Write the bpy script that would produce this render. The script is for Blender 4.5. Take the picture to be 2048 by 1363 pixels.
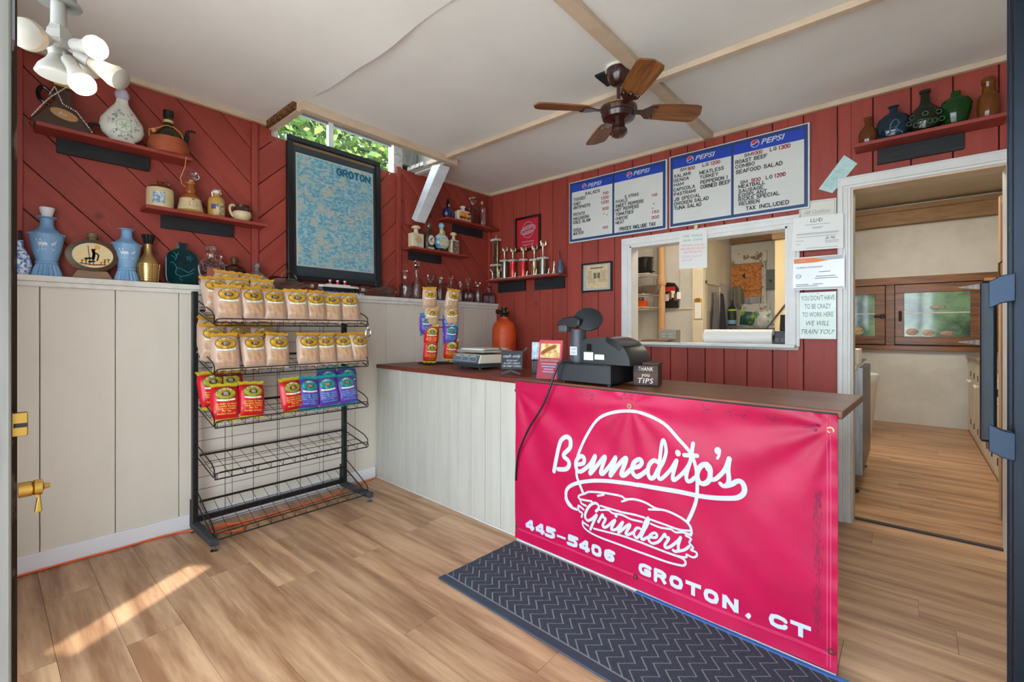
import bpy, bmesh, math, random
from mathutils import Vector, Matrix
random.seed(7)
for o in list(bpy.data.objects): bpy.data.objects.remove(o)
SC=bpy.context.scene
COL=SC.collection
R=math.radians
# ---------------------------------------------------------------- camera
cam=bpy.data.cameras.new('camera'); cam.sensor_width=36; cam.lens=36*916.7/2048; cam.shift_y=-23/2048
cam.clip_start=.02
co=bpy.data.objects.new('camera',cam); COL.objects.link(co)
co.location=(3.275,-3.43,1.2); co.rotation_euler=(R(90),0,R(40.933))
SC.camera=co
# ---------------------------------------------------------------- sky, sun, exposure
W=bpy.data.worlds.new('sky'); SC.world=W; W.use_nodes=True
wn=W.node_tree.nodes; bg=wn['Background']; bg.inputs[0].default_value=(.76,.88,1.0,1); bg.inputs[1].default_value=4.6
sl=bpy.data.lights.new('sun','SUN'); sl.energy=2.9; sl.angle=R(.6); sl.color=(1,.95,.88)
so=bpy.data.objects.new('sun',sl); COL.objects.link(so)
so.rotation_euler=Vector((-.54*.643,.84*.643,-.766)).to_track_quat('-Z','Y').to_euler()
SC.view_settings.view_transform='Standard'; SC.view_settings.look='None'; SC.view_settings.gamma=1
SC.view_settings.use_curve_mapping=False; SC.view_settings.exposure=1.2
SC.cycles.use_denoising=True; SC.cycles.max_bounces=10; SC.cycles.diffuse_bounces=6; SC.cycles.transmission_bounces=10; SC.cycles.transparent_max_bounces=16
SC.cycles.sample_clamp_indirect=6
# ---------------------------------------------------------------- helpers
def lin(c):
    r=[]
    for v in c[:3]:
        v/=255; r.append(v/12.92 if v<=.04045 else ((v+.055)/1.055)**2.4)
    return (*r,1)
MATS={}
def mat(name,c,rough=.5,metal=0,spec=.5,var=None,bump=None,trans=0,ior=1.45,emit=None,coat=0,rot=0,rand=0,knots=0,kscale=(5,5,5),alpha=1):
    """principled material; var=(scale xyz, colour 2, low, high); bump=(scale xyz, strength); rot turns the pattern about X"""
    if name in MATS: return MATS[name]
    m=bpy.data.materials.new(name); m.use_nodes=True; MATS[name]=m
    nt=m.node_tree; N=nt.nodes; L=nt.links; b=N['Principled BSDF']
    I=b.inputs
    I['Roughness'].default_value=rough; I['Metallic'].default_value=metal; I['IOR'].default_value=ior
    I['Specular IOR Level'].default_value=spec
    I['Transmission Weight'].default_value=trans; I['Coat Weight'].default_value=coat; I['Coat Roughness'].default_value=.15
    I['Alpha'].default_value=alpha
    I['Base Color'].default_value=lin(c)
    if emit: I['Emission Color'].default_value=lin(emit[0]); I['Emission Strength'].default_value=emit[1]
    if var or bump or rand or knots:
        tc=N.new('ShaderNodeTexCoord'); oi=N.new('ShaderNodeObjectInfo')
        mp=N.new('ShaderNodeMapping'); mp.inputs['Rotation'].default_value=(rot,0,0); L.new(tc.outputs['Object'],mp.inputs[0])
        col=None
        if var:
            ms=N.new('ShaderNodeMapping'); ms.inputs['Scale'].default_value=var[0] if not isinstance(var[0],(int,float)) else (var[0],)*3
            L.new(mp.outputs[0],ms.inputs[0])
            mx=N.new('ShaderNodeMath'); mx.operation='MULTIPLY'; mx.inputs[1].default_value=37; L.new(oi.outputs['Random'],mx.inputs[0])
            if rand: 
                L.new(mx.outputs[0],ms.inputs['Location'])
            nz=N.new('ShaderNodeTexNoise'); nz.inputs['Scale'].default_value=1; nz.inputs['Detail'].default_value=6; nz.inputs['Roughness'].default_value=.62
            L.new(ms.outputs[0],nz.inputs['Vector'])
            rp=N.new('ShaderNodeValToRGB'); rp.color_ramp.elements[0].position=var[2]; rp.color_ramp.elements[1].position=var[3]
            rp.color_ramp.elements[0].color=lin(c); rp.color_ramp.elements[1].color=lin(var[1])
            L.new(nz.outputs[0],rp.inputs[0]); col=rp.outputs[0]
        else:
            rg=N.new('ShaderNodeRGB'); rg.outputs[0].default_value=lin(c); col=rg.outputs[0]
        if rand:
            hs=N.new('ShaderNodeHueSaturation'); mr=N.new('ShaderNodeMapRange')
            mr.inputs['To Min'].default_value=1-rand; mr.inputs['To Max'].default_value=1+rand
            L.new(oi.outputs['Random'],mr.inputs[0]); L.new(mr.outputs[0],hs.inputs['Value']); L.new(col,hs.inputs['Color']); col=hs.outputs[0]
        if knots:
            mk=N.new('ShaderNodeMapping'); mk.inputs['Scale'].default_value=kscale; L.new(tc.outputs['Object'],mk.inputs[0])
            vo=N.new('ShaderNodeTexVoronoi'); vo.inputs['Scale'].default_value=1; L.new(mk.outputs[0],vo.inputs['Vector'])
            kr=N.new('ShaderNodeValToRGB'); kr.color_ramp.elements[0].position=.03; kr.color_ramp.elements[1].position=.085
            kr.color_ramp.elements[0].color=(knots,knots,knots,1); kr.color_ramp.elements[1].color=(0,0,0,1)
            L.new(vo.outputs['Distance'],kr.inputs[0])
            mk2=N.new('ShaderNodeMix'); mk2.data_type='RGBA'; mk2.inputs[7].default_value=(*[x*.42 for x in lin(c)[:3]],1)
            L.new(kr.outputs[0],mk2.inputs[0]); L.new(col,mk2.inputs[6]); col=mk2.outputs[2]
        L.new(col,b.inputs['Base Color'])
        if bump:
            mb_=N.new('ShaderNodeMapping'); mb_.inputs['Scale'].default_value=bump[0] if not isinstance(bump[0],(int,float)) else (bump[0],)*3
            L.new(mp.outputs[0],mb_.inputs[0])
            n2=N.new('ShaderNodeTexNoise'); n2.inputs['Scale'].default_value=1; n2.inputs['Detail'].default_value=4; L.new(mb_.outputs[0],n2.inputs['Vector'])
            bp=N.new('ShaderNodeBump'); bp.inputs['Strength'].default_value=bump[1]; bp.inputs['Distance'].default_value=.004
            L.new(n2.outputs[0],bp.inputs['Height']); L.new(bp.outputs[0],b.inputs['Normal'])
    return m

class MB:
    """mesh builder: collects faces of one part"""
    def __init__(s): s.v=[]; s.f=[]; s.m=[]; s.cur=0; s.X=None
    def add(s,vs,fs,mi=None):
        o=len(s.v); 
        if s.X: vs=[s.X(p) for p in vs]
        s.v+= [tuple(p) for p in vs]; s.f+=[[i+o for i in f] for f in fs]; s.m+=[s.cur if mi is None else mi]*len(fs); return s
    def box(s,x0,y0,z0,x1,y1,z1,mi=None):
        x0,x1=sorted((x0,x1)); y0,y1=sorted((y0,y1)); z0,z1=sorted((z0,z1))
        v=[(x,y,z) for z in (z0,z1) for y in (y0,y1) for x in (x0,x1)]
        return s.add(v,[(0,2,3,1),(4,5,7,6),(0,1,5,4),(2,6,7,3),(0,4,6,2),(1,3,7,5)],mi)
    def cbox(s,c,d,mi=None,rz=0,rx=0,ry=0):
        M=Matrix.Rotation(rz,3,'Z')@Matrix.Rotation(ry,3,'Y')@Matrix.Rotation(rx,3,'X')
        v=[Vector(c)+M@Vector((sx*d[0]/2,sy*d[1]/2,sz*d[2]/2)) for sz in (-1,1) for sy in (-1,1) for sx in (-1,1)]
        return s.add(v,[(0,2,3,1),(4,5,7,6),(0,1,5,4),(2,6,7,3),(0,4,6,2),(1,3,7,5)],mi)
    def prism(s,poly,fn,d0,d1,mi=None):
        """poly of 2D points, fn(a,b,depth)->xyz"""
        n=len(poly); A=sum(poly[i][0]*poly[(i+1)%n][1]-poly[(i+1)%n][0]*poly[i][1] for i in range(n))
        if A<0: poly=poly[::-1]
        v=[fn(a,b,d0) for a,b in poly]+[fn(a,b,d1) for a,b in poly]
        f=[list(range(n))[::-1],[i+n for i in range(n)]]+[(i,(i+1)%n,(i+1)%n+n,i+n) for i in range(n)]
        return s.add(v,f,mi)
    def lathe(s,prof,n=20,c=(0,0,0),sx=1,sy=1,mi=None,flute=0,fa=.05,axis='z',fz=None,twist=0,caps=True):
        v=[];f=[]
        for (r,z) in prof:
            for k in range(n):
                a=2*math.pi*k/n; rr=r
                if flute and (fz is None or fz[0]<=z<=fz[1]): rr=r*(1+fa*math.cos(flute*(a+twist*z)))
                p=(rr*math.cos(a)*sx,rr*math.sin(a)*sy,z)
                if axis=='x': p=(p[2],p[0],p[1])
                elif axis=='y': p=(p[0],p[2],p[1])
                v.append((c[0]+p[0],c[1]+p[1],c[2]+p[2]))
        m=len(prof)
        for j in range(m-1):
            for k in range(n):
                q=(j*n+k,j*n+(k+1)%n,(j+1)*n+(k+1)%n,(j+1)*n+k)
                f.append(q if axis!='y' else q[::-1])
        if caps and prof[0][0]>1e-5: f.append(list(range(n))[::-1] if axis!='y' else list(range(n)))
        if caps and prof[-1][0]>1e-5: f.append([(m-1)*n+k for k in range(n)] if axis!='y' else [(m-1)*n+k for k in range(n)][::-1])
        return s.add(v,f,mi)
    def tube(s,pts,r,n=6,closed=False,mi=None,radii=None):
        P=[Vector(p) for p in pts]
        if n>=8 and len(P)>2 and not closed:   # round the path of handles, spouts and cables
            Q=[];RQ=[]
            for i in range(len(P)-1):
                p0=P[max(0,i-1)];p1=P[i];p2=P[i+1];p3=P[min(len(P)-1,i+2)]
                for k in range(4):
                    t=k/4; Q.append(.5*((2*p1)+(p2-p0)*t+(2*p0-5*p1+4*p2-p3)*t*t+(3*p1-p0-3*p2+p3)*t**3))
                    if radii: RQ.append(radii[i]+(radii[i+1]-radii[i])*t)
            Q.append(P[-1])
            if radii: radii=RQ+[radii[-1]]
            P=Q
        m=len(P); v=[];f=[]
        up=Vector((0,0,1)); prev=None
        for i,p in enumerate(P):
            a=P[i-1] if (i>0 or closed) else p; b=P[(i+1)%m] if (i<m-1 or closed) else p
            t=(b-a).normalized() if (b-a).length>1e-9 else Vector((0,0,1))
            if prev is None:
                u=t.cross(up) if abs(t.z)<.9 else t.cross(Vector((1,0,0)))
            else: u=prev-t*prev.dot(t)
            u.normalize(); prev=u; w=t.cross(u); rr=radii[i] if radii else r
            for k in range(n):
                an=2*math.pi*k/n; v.append(p+u*math.cos(an)*rr+w*math.sin(an)*rr)
        for i in range(m if closed else m-1):
            for k in range(n):
                f.append((i*n+k,i*n+(k+1)%n,((i+1)%m)*n+(k+1)%n,((i+1)%m)*n+k))
        if not closed: f+= [list(range(n))[::-1],[(m-1)*n+k for k in range(n)]]
        return s.add(v,f,mi)
    def ball(s,c,r,n=12,sc=(1,1,1),mi=None):
        pr=[(max(1e-6,r*math.sin(math.pi*i/(n//2+1))),-r*math.cos(math.pi*i/(n//2+1))) for i in range(n//2+2)]
        old=s.X; 
        vs=MB(); vs.lathe(pr,n)
        return s.add([(c[0]+p[0]*sc[0],c[1]+p[1]*sc[1],c[2]+p[2]*sc[2]) for p in vs.v],vs.f,mi)
    def grid(s,nu,nv,fn,mi=None,flip=False):
        v=[fn(i/nu,j/nv) for j in range(nv+1) for i in range(nu+1)]
        f=[(j*(nu+1)+i,j*(nu+1)+i+1,(j+1)*(nu+1)+i+1,(j+1)*(nu+1)+i) for j in range(nv) for i in range(nu)]
        if flip: f=[q[::-1] for q in f]
        return s.add(v,f,mi)
    def ribbon(s,pts,w,fn,smooth=True,mi=None,caps=True):
        """flat stroke of width w along 2D points; fn(a,b)->xyz"""
        P=[Vector(p) for p in pts]
        if smooth and len(P)>2:
            Q=[]
            for i in range(len(P)-1):
                p0=P[max(0,i-1)];p1=P[i];p2=P[i+1];p3=P[min(len(P)-1,i+2)]
                for k in range(4):
                    t=k/4; Q.append(.5*((2*p1)+(p2-p0)*t+(2*p0-5*p1+4*p2-p3)*t*t+(3*p1-p0-3*p2+p3)*t**3))
            Q.append(P[-1]); P=Q
        h=w/2; v=[];f=[]; nn=8
        for i in range(len(P)-1):
            a,b=P[i],P[i+1]; d=b-a
            if d.length<1e-7: continue
            n=Vector((-d.y,d.x)).normalized()*h; o=len(v)
            v+=[a-n,b-n,b+n,a+n]; f.append((o,o+1,o+2,o+3))
        rng=range(len(P)) if caps else range(1,len(P)-1)
        for i in rng:
            o=len(v); p=P[i]
            v+=[p+Vector((math.cos(2*math.pi*k/nn),math.sin(2*math.pi*k/nn)))*h for k in range(nn)]; f.append(list(range(o,o+nn)))
        return s.add([fn(p.x,p.y) for p in v],f,mi)
    def text(s,txt,fn,size=None,width=None,height=None,shear=0,bold=0,align='L',mi=None,spacing=1):
        v,f,w,h=text_geo(txt,shear,bold,spacing)
        sy=(height/.72) if height else size; sx=(width/w) if width else sy
        ox={'L':0,'C':-w*sx/2,'R':-w*sx}[align]
        return s.add([fn(p[0]*sx+ox,p[1]*sy) for p in v],f,mi)
    def build(s,name,mats,parent=None,loc=None,rot=None,smooth=False,bevel=0,kind=None,label=None,cat=None,group=None,ang=35):
        me=bpy.data.meshes.new(name); me.from_pydata(s.v,[],s.f)
        if not isinstance(mats,(list,tuple)): mats=[mats]
        for m in mats: me.materials.append(m)
        if len(mats)>1:
            for p,mi in zip(me.polygons,s.m): p.material_index=mi
        if smooth:
            for p in me.polygons: p.use_smooth=True
            me.set_sharp_from_angle(angle=R(ang))
        me.update()
        o=bpy.data.objects.new(name,me); COL.objects.link(o)
        if parent: o.parent=parent
        if loc: o.location=loc
        if rot is not None: o.rotation_euler=rot if not isinstance(rot,(int,float)) else (0,0,rot)
        if bevel:
            bv=o.modifiers.new('bevel','BEVEL'); bv.width=bevel; bv.segments=2; bv.limit_method='ANGLE'; bv.angle_limit=R(40)
        tag(o,label,cat,group,kind); return o
def tag(o,label=None,cat=None,group=None,kind=None):
    if label: o['label']=label
    if cat: o['category']=cat
    if group: o['group']=group
    if kind: o['kind']=kind
    return o
def thing(name,label,cat,loc=(0,0,0),rz=0,group=None,rot=None):
    o=bpy.data.objects.new(name,None); COL.objects.link(o); o.empty_display_size=.05
    o.location=loc; o.rotation_euler=rot if rot else (0,0,rz); return tag(o,label,cat,group)
def dup(o,parent=None,loc=None,rot=None,label=None):
    c=o.copy(); COL.objects.link(c)
    if parent: c.parent=parent
    if loc is not None: c.location=loc
    if rot is not None: c.rotation_euler=rot
    if label: c['label']=label
    for ch in list(o.children): dup(ch,c)
    return c
TG={}
def text_geo(t,shear=0,bold=0,spacing=1):
    k=(t,shear,bold,spacing)
    if k in TG: return TG[k]
    cu=bpy.data.curves.new('lettering','FONT'); cu.body=t; cu.size=1; cu.shear=shear; cu.offset=bold; cu.resolution_u=2; cu.space_character=spacing
    ob=bpy.data.objects.new('lettering',cu); me=bpy.data.meshes.new_from_object(ob)
    v=[(p.co.x,p.co.y) for p in me.vertices]; f=[list(p.vertices) for p in me.polygons]
    x0=min((p[0] for p in v),default=0); x1=max((p[0] for p in v),default=1)
    v=[(p[0]-x0,p[1]) for p in v]
    bpy.data.objects.remove(ob); bpy.data.curves.remove(cu); bpy.data.meshes.remove(me)
    TG[k]=(v,f,max(x1-x0,1e-3),max((p[1] for p in v),default=.7)); return TG[k]
def clip(poly,a,b,c):  # keep a*x+b*y<=c
    out=[]
    for i in range(len(poly)):
        p,q=poly[i],poly[(i+1)%len(poly)]; dp=a*p[0]+b*p[1]-c; dq=a*q[0]+b*q[1]-c
        if dp<=0: out.append(p)
        if (dp<0<dq) or (dq<0<dp): t=dp/(dp-dq); out.append((p[0]+(q[0]-p[0])*t,p[1]+(q[1]-p[1])*t))
    return out
def shell(prof,t=.0035):
    """thin hollow wall for a turned glass profile (outer up, inner down)"""
    inner=[(max(r-t,.0008),z) for r,z in prof if r>t*1.2]
    inner[0]=(inner[0][0],inner[0][1]+t*1.6); inner=[p for p in inner if p[1]>=inner[0][1]-1e-6]
    return [(.0005,prof[0][1])]+list(prof)+inner[::-1]+[(.0005,inner[0][1])]
# stroke letters for sign boards
OV=[(.5,1),(.2,.93),(.02,.7),(.02,.3),(.2,.07),(.5,0),(.8,.07),(.98,.3),(.98,.7),(.8,.93),(.5,1)]
CC=[(.98,.74),(.8,.95),(.5,1),(.2,.93),(.02,.68),(.02,.32),(.2,.07),(.5,0),(.8,.05),(.98,.26)]
PP=[(0,0),(0,1),(.68,1),(.95,.84),(.95,.62),(.68,.45),(0,.45)]
SG={'A':[[(0,0),(.5,1),(1,0)],[(.2,.34),(.8,.34)]],'B':[[(0,0),(0,1),(.65,1),(.9,.87),(.9,.66),(.65,.53),(0,.53)],[(.65,.53),(.97,.38),(.97,.16),(.68,0),(0,0)]],'C':[CC],'D':[[(0,0),(0,1),(.55,1),(.86,.85),(.98,.5),(.86,.15),(.55,0),(0,0)]],
'E':[[(.95,1),(0,1),(0,0),(.95,0)],[(0,.52),(.82,.52)]],'F':[[(.95,1),(0,1),(0,0)],[(0,.5),(.78,.5)]],'G':[CC+[(.98,.47),(.58,.47)]],'H':[[(0,0),(0,1)],[(1,0),(1,1)],[(0,.52),(1,.52)]],'I':[[(.5,0),(.5,1)]],'J':[[(.85,1),(.85,.25),(.65,.02),(.3,0),(.08,.2),(.05,.35)]],
'K':[[(0,0),(0,1)],[(.95,1),(0,.4)],[(.34,.62),(1,0)]],'L':[[(0,1),(0,0),(.9,0)]],'M':[[(0,0),(0,1),(.5,.2),(1,1),(1,0)]],'N':[[(0,0),(0,1),(1,0),(1,1)]],'O':[OV],'P':[PP],'R':[PP,[(.55,.45),(1,0)]],'S':[[(.93,.78),(.75,.96),(.45,1),(.12,.9),(.08,.7),(.3,.56),(.7,.46),(.95,.3),(.9,.1),(.55,0),(.22,.04),(.03,.24)]],
'T':[[(0,1),(1,1)],[(.5,1),(.5,0)]],'U':[[(0,1),(0,.28),(.2,.04),(.5,0),(.8,.04),(1,.28),(1,1)]],'W':[[(0,1),(.25,0),(.5,.85),(.75,0),(1,1)]],'X':[[(0,0),(1,1)],[(0,1),(1,0)]],'Y':[[(0,1),(.5,.5),(1,1)],[(.5,.5),(.5,0)]],
'0':[OV],'1':[[(.2,.8),(.55,1),(.55,0)]],'2':[[(.05,.75),(.2,.95),(.5,1),(.85,.9),(.92,.68),(.7,.42),(.02,0),(.98,0)]],'3':[[(.05,.8),(.25,.97),(.6,1),(.9,.85),(.88,.65),(.5,.53)],[(.5,.53),(.9,.42),(.97,.2),(.7,.02),(.3,0),(.03,.2)]],'5':[[(.9,1),(.12,1),(.06,.55),(.5,.64),(.9,.5),(.95,.25),(.7,.02),(.3,0),(.03,.18)]],'7':[[(.03,1),(.97,1),(.4,0)]],'9':[[(.06,.1),(.4,0),(.8,.1),(.97,.5),(.9,.85),(.5,1),(.12,.88),(.05,.62),(.3,.42),(.7,.44),(.95,.62)]],'*':[[(.2,.5),(.8,.5)],[(.5,.25),(.5,.75)]]}
def stroke_text(mb,txt,fn,width,height,weight=.15):
    adv=[];x=0
    for ch in txt:
        w={'I':.30,'M':1.12,'W':1.2,' ':.45,'1':.7,'*':.8}.get(ch,.86); adv.append((x,w)); x+=w+.34
    k=width/(x-.34)
    for ch,(a,w) in zip(txt,adv):
        for st in SG.get(ch,[]): mb.ribbon([((a+p*w)*k,q*height*(1-weight)+height*weight/2) for p,q in st],height*weight,fn,smooth=False)
    return mb
# ---------------------------------------------------------------- materials
PI2=math.pi/2
RED=(158,64,51); RED2=(136,51,41)
red_v=mat('red_pine_vertical',RED,.55,var=((16,16,1.6),RED2,.35,.75),bump=((60,60,5),.25),rand=.10,knots=1,kscale=(4.2,.02,2.7))
red_a=mat('red_pine_down',RED,.55,var=((16,16,1.6),RED2,.35,.75),bump=((60,60,5),.25),rot=R(-45),rand=.07,knots=.9,kscale=(.02,3.0,3.0))
red_b=mat('red_pine_up',RED,.55,var=((16,16,1.6),RED2,.35,.75),bump=((60,60,5),.25),rot=R(45),rand=.07,knots=.9,kscale=(.02,3.0,3.0))
red_sh=mat('red_shelf_paint',(152,60,48),.5,var=((8,8,8),(134,50,40),.4,.7))
blk_w=mat('black_stained_wood',(24,25,28),.6,var=((4,30,30),(44,46,50),.45,.75),bump=((10,60,60),.3))
beige=mat('beige_panel_paint',(220,212,198),.55,var=((3,3,1),(212,203,188),.3,.7),bump=((30,30,6),.08))
ledge_m=mat('ledge_paint',(218,214,206),.5,var=(14,(202,196,188),.45,.7))
white_p=mat('white_trim_paint',(218,217,213),.42,var=(9,(206,204,198),.4,.8))
base_p=mat('grey_white_base_paint',(228,230,234),.45)
cream=mat('cream_trim_paint',(206,184,160),.5,var=((6,6,6),(192,168,142),.4,.7))
ceil_m=mat('ceiling_board',(231,229,225),.7,var=(1.3,(222,220,215),.4,.7))
cream_c=mat('counter_board_paint',(180,178,168),.45,var=((20,20,2),(170,167,157),.4,.7),bump=((70,70,4),.1))
floor_m=mat('vinyl_plank',(198,161,126),.36,var=((1.3,13,1),(138,98,68),.36,.65),bump=((8,90,1),.06),rand=.11,spec=.45)
dark_groove=mat('groove_dark',(52,22,18),.9)
steel=mat('brushed_steel',(150,152,155),.35,1,var=((30,30,3),(110,112,116),.4,.7))
chrome=mat('chrome',(210,212,215),.15,1)
brass=mat('brass',(196,158,80),.28,1)
goldm=mat('trophy_gold',(198,188,160),.3,1)
blk=mat('black_plastic',(22,23,25),.42)
blk_g=mat('black_gloss',(14,14,15),.18)
blk_wire=mat('black_wire_coating',(20,20,21),.4)
white_pl=mat('white_plastic',(226,222,214),.35)
paper=mat('white_paper',(226,226,220),.7)
white_ink=mat('white_lettering',(184,191,202),.6,spec=.25)
black_ink=mat('black_lettering',(28,32,40),.5)
red_ink=mat('red_lettering',(190,30,42),.5)
glass_c=mat('clear_glass',(250,252,252),.03,trans=1,ior=1.46)
# ================================================================ room shell
XL,YB,ZC=-.11,.12,2.645
def struct(mb,name,m,parent=None,**k):
    o=mb.build(name,m,parent,**k)
    if parent is None: o['kind']='structure'
    return o
# floor: slab and separate vinyl planks running along X
fl=struct(MB().box(-.11,-3.62,-.06,3.8,4.35,-.0125),'floor',mat('floor_joint',(70,52,38),.8))
rowh=.182; y=-3.62; k=0
while y<4.3:
    x=-.11-random.uniform(0,1.1); y1=min(y+rowh,4.35)
    while x<3.8:
        x1=min(x+1.22,3.8); xa=max(x,-.11)
        if x1-xa>.02 and not (y>.2 and x1<.9):
            MB().box(xa+.0006,y+.0006,-.0125,x1-.0006,y1-.0006,0).build('floor_plank',floor_m,fl)
        x+=1.22
    y+=rowh; k+=1
# ---- left wall: backing, wainscot boards, ledge, baseboard, diagonal pine boards
wl=MB().box(-.24,-3.6,0,-.128,.12,2.50)
wl.box(-.24,-3.6,2.50,-.128,-2.10,3.45).box(-.24,-1.00,2.50,-.128,.12,3.45).box(-.24,-2.10,3.30,-.128,-1.00,3.45)
wl=struct(wl,'wall_left',mat('wall_backing',(70,30,25),.9))
fx=lambda a,b,d:(d,a,b)
def diag(sec,c0,step,sgn,m):
    y0,y1,z0,z1=sec
    for k in range(-30,40):
        c=c0+k*step; poly=[(y0,z0),(y1,z0),(y1,z1),(y0,z1)]
        poly=clip(poly,-sgn,-1,-(c+.003)); poly=clip(poly,sgn,1,c+step-.003) if poly else poly
        if len(poly)>2:
            A=abs(sum(poly[i][0]*poly[(i+1)%len(poly)][1]-poly[(i+1)%len(poly)][0]*poly[i][1] for i in range(len(poly))))/2
            if A>.0004: MB().prism(poly,fx,-.128,-.11).build('plank',m,wl,bevel=.003)
diag((-3.45,-2.237,1.45,2.62),-1.008,.24,1,red_a)
diag((-2.198,-1.072,1.45,2.56),3.915,.236,-1,red_b)
diag((-2.198,-2.105,2.56,2.62),3.915,.236,-1,red_b)
diag((-1.03,.118,1.45,2.62),.85,.24,1,red_a)
for a,b in ((-2.237,-2.198),(-1.072,-1.03)): MB().box(-.128,a,1.45,-.09,b,2.62).build('batten',red_v,wl,bevel=.003)
MB().box(-.112,.085,1.47,-.085,.119,2.62).build('corner_batten',red_v,wl,bevel=.003)
MB().box(-.115,-3.37,1.47,-.09,-3.30,2.62).build('corner_batten',red_v,wl,bevel=.003)
ys=[-3.6,-3.533,-3.245,-2.956,-2.666,-2.38,-2.09,-1.803,-1.52,-1.234,-.94,-.65,-.353,-.074,.119]
for a,b in zip(ys,ys[1:]): MB().box(-.128,a+.0016,.0,-.015,b-.0016,1.44).build('wainscot_board',beige,wl,bevel=.0025)
MB().box(-.128,-3.6,1.44,.012,-1.02,1.470).build('ledge_board',ledge_m,wl,bevel=.003)
MB().box(-.128,-1.019,1.44,.012,.119,1.470).build('ledge_board',ledge_m,wl,bevel=.003)
MB().box(-.013,-3.6,1.415,.004,.119,1.4395).build('ledge_moulding',ledge_m,wl,bevel=.003)
struct(MB().box(-.015,-3.6,0,.0,-1.345,.088),'baseboard_left',base_p,bevel=.003)
# ---- back wall: vertical pine boards around the pass-through and the doorway
wbk=MB()
PX0,PX1,PZ0,PZ1=1.515,2.655,1.09,1.892   # pass-through opening
DX0,DX1,DZ=3.0,3.672,2.078               # doorway opening
def wallpieces(x0,x1,z0,z1):
    out=[]
    holes=[(PX0,PX1,PZ0,PZ1),(DX0,DX1,0,DZ)]
    xs=sorted({x0,x1,*[h for H in holes for h in H[:2] if x0<h<x1]})
    for a,b in zip(xs,xs[1:]):
        cm=(a+b)/2; segs=[(z0,z1)]
        for H in holes:
            if H[0]<cm<H[1]:
                ns=[]
                for s0,s1 in segs:
                    if H[2]>s0: ns.append((s0,min(H[2],s1)))
                    if H[3]<s1: ns.append((max(H[3],s0),s1))
                segs=ns
        out+=[(a,b,s0,s1) for s0,s1 in segs if s1-s0>.01]
    return out
for a,b,c,d in wallpieces(-.25,4.5,0,2.95): wbk.box(a,.14,c,b,.20,d)
wb=struct(wbk,'wall_back',mat('wall_backing',(70,30,25),.9))
xs=[-.10,.051,.217,.381,.551,.707,.872,1.035,1.2,1.36,1.53,1.69,1.85,1.984,2.115,2.25,2.404,2.564,2.746,2.93,3.107,3.282,3.459,3.636,3.8]
for a,b in zip(xs,xs[1:]):
    for p in wallpieces(a+.0025,b-.0025,0,2.63):
        if p[1]-p[0]>.01: MB().box(p[0],YB,p[2],p[1],.14,p[3]).build('plank',red_v,wb,bevel=.003)
struct(MB().box(-.11,.2,0,DX0,.215,1.09).box(-.11,.2,1.09,PX0,.215,2.9).box(PX1,.2,1.09,DX0,.215,2.9).box(PX0,.2,PZ1,PX1,.215,2.9).box(DX0,.2,DZ,4.5,.215,2.9).box(DX1,.2,0,4.5,.215,DZ),'wall_kitchen_side',mat('kitchen_cream',(214,204,178),.6,var=(2,(204,194,168),.4,.7)))
# right wall of the shop (beside the open glass door)
struct(MB().box(3.80,-3.3,0,3.92,.14,2.95),'wall_right',mat('right_wall_paint',(190,186,176),.6))
# casing of the pass-through: moulded boards
def casing(mb,poly,off):  # stepped moulding on the wall
    pass
def moulded(name,parts,parent=None):
    m=MB()
    for (x0,z0,x1,z1,y0) in parts: m.box(x0,y0,z0,x1,YB,z1)
    return m
t=struct(MB().box(1.438,.095,1.892,2.728,YB,1.962).box(1.446,.088,1.905,2.72,.1,1.94),'trim_1',white_p,bevel=.003)
for x0,x1 in ((1.438,1.5155),(2.6545,2.728)):
    MB().box(x0,.095,1.085,x1,YB,1.8925).box(x0+.012,.088,1.085,x1-.02,.1,1.905).build('casing_side',white_p,t,bevel=.003)
MB().box(1.50,.1,1.062,2.72,.24,1.09).box(1.44,.04,1.078,2.71,.12,1.10).build('sill',white_p,t,bevel=.004)
for x0,x1 in ((PX0,PX0+.012),(PX1-.012,PX1)): MB().box(x0,.1,1.09,x1,.225,1.892).build('jamb',white_p,t)
MB().box(PX0,.1,1.878,PX1,.225,1.892).build('jamb',white_p,t)
MB().box(1.45,.097,1.8785,2.72,.118,1.95).box(1.45,.097,1.09,1.526,.118,1.9).box(2.6435,.097,1.09,2.72,.118,1.9).build('backing_strip',white_p,t)
# doorway casing
t=struct(MB().box(2.932,.082,2.075,3.755,YB,2.147).box(2.945,.072,2.09,3.75,.085,2.135),'trim_2',white_p,bevel=.003)
for x0,x1 in ((2.932,3.0),(3.672,3.74)):
    MB().box(x0,.082,0,x1,YB,2.075).box(x0+.006,.072,0,x0+.03,.085,2.09).box(x0+.042,.076,0,x0+.054,.085,2.08).build('casing_side',white_p,t,bevel=.003)
MB().box(3.0,.09,0,3.012,.23,2.063).build('jamb',mat('worn_jamb',(196,190,178),.5),t); MB().box(3.66,.09,0,3.672,.23,2.063).build('jamb',white_p,t)
MB().box(3.0,.09,2.063,3.672,.23,2.078).build('jamb',cream,t)
struct(MB().box(2.99,.185,0,3.70,.222,.007),'trim_3',mat('threshold_dark',(42,42,44),.6))
# ---- ceiling with a cut-out by the left window
NX,NY0,NY1=.36,-2.09,-.86
ce=MB()
ce.box(NX,NY0,ZC,3.9,NY1,ZC+.012).box(-.128,NY1,ZC,3.9,.14,ZC+.012)
ce=struct(ce,'ceiling',ceil_m)
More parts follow.
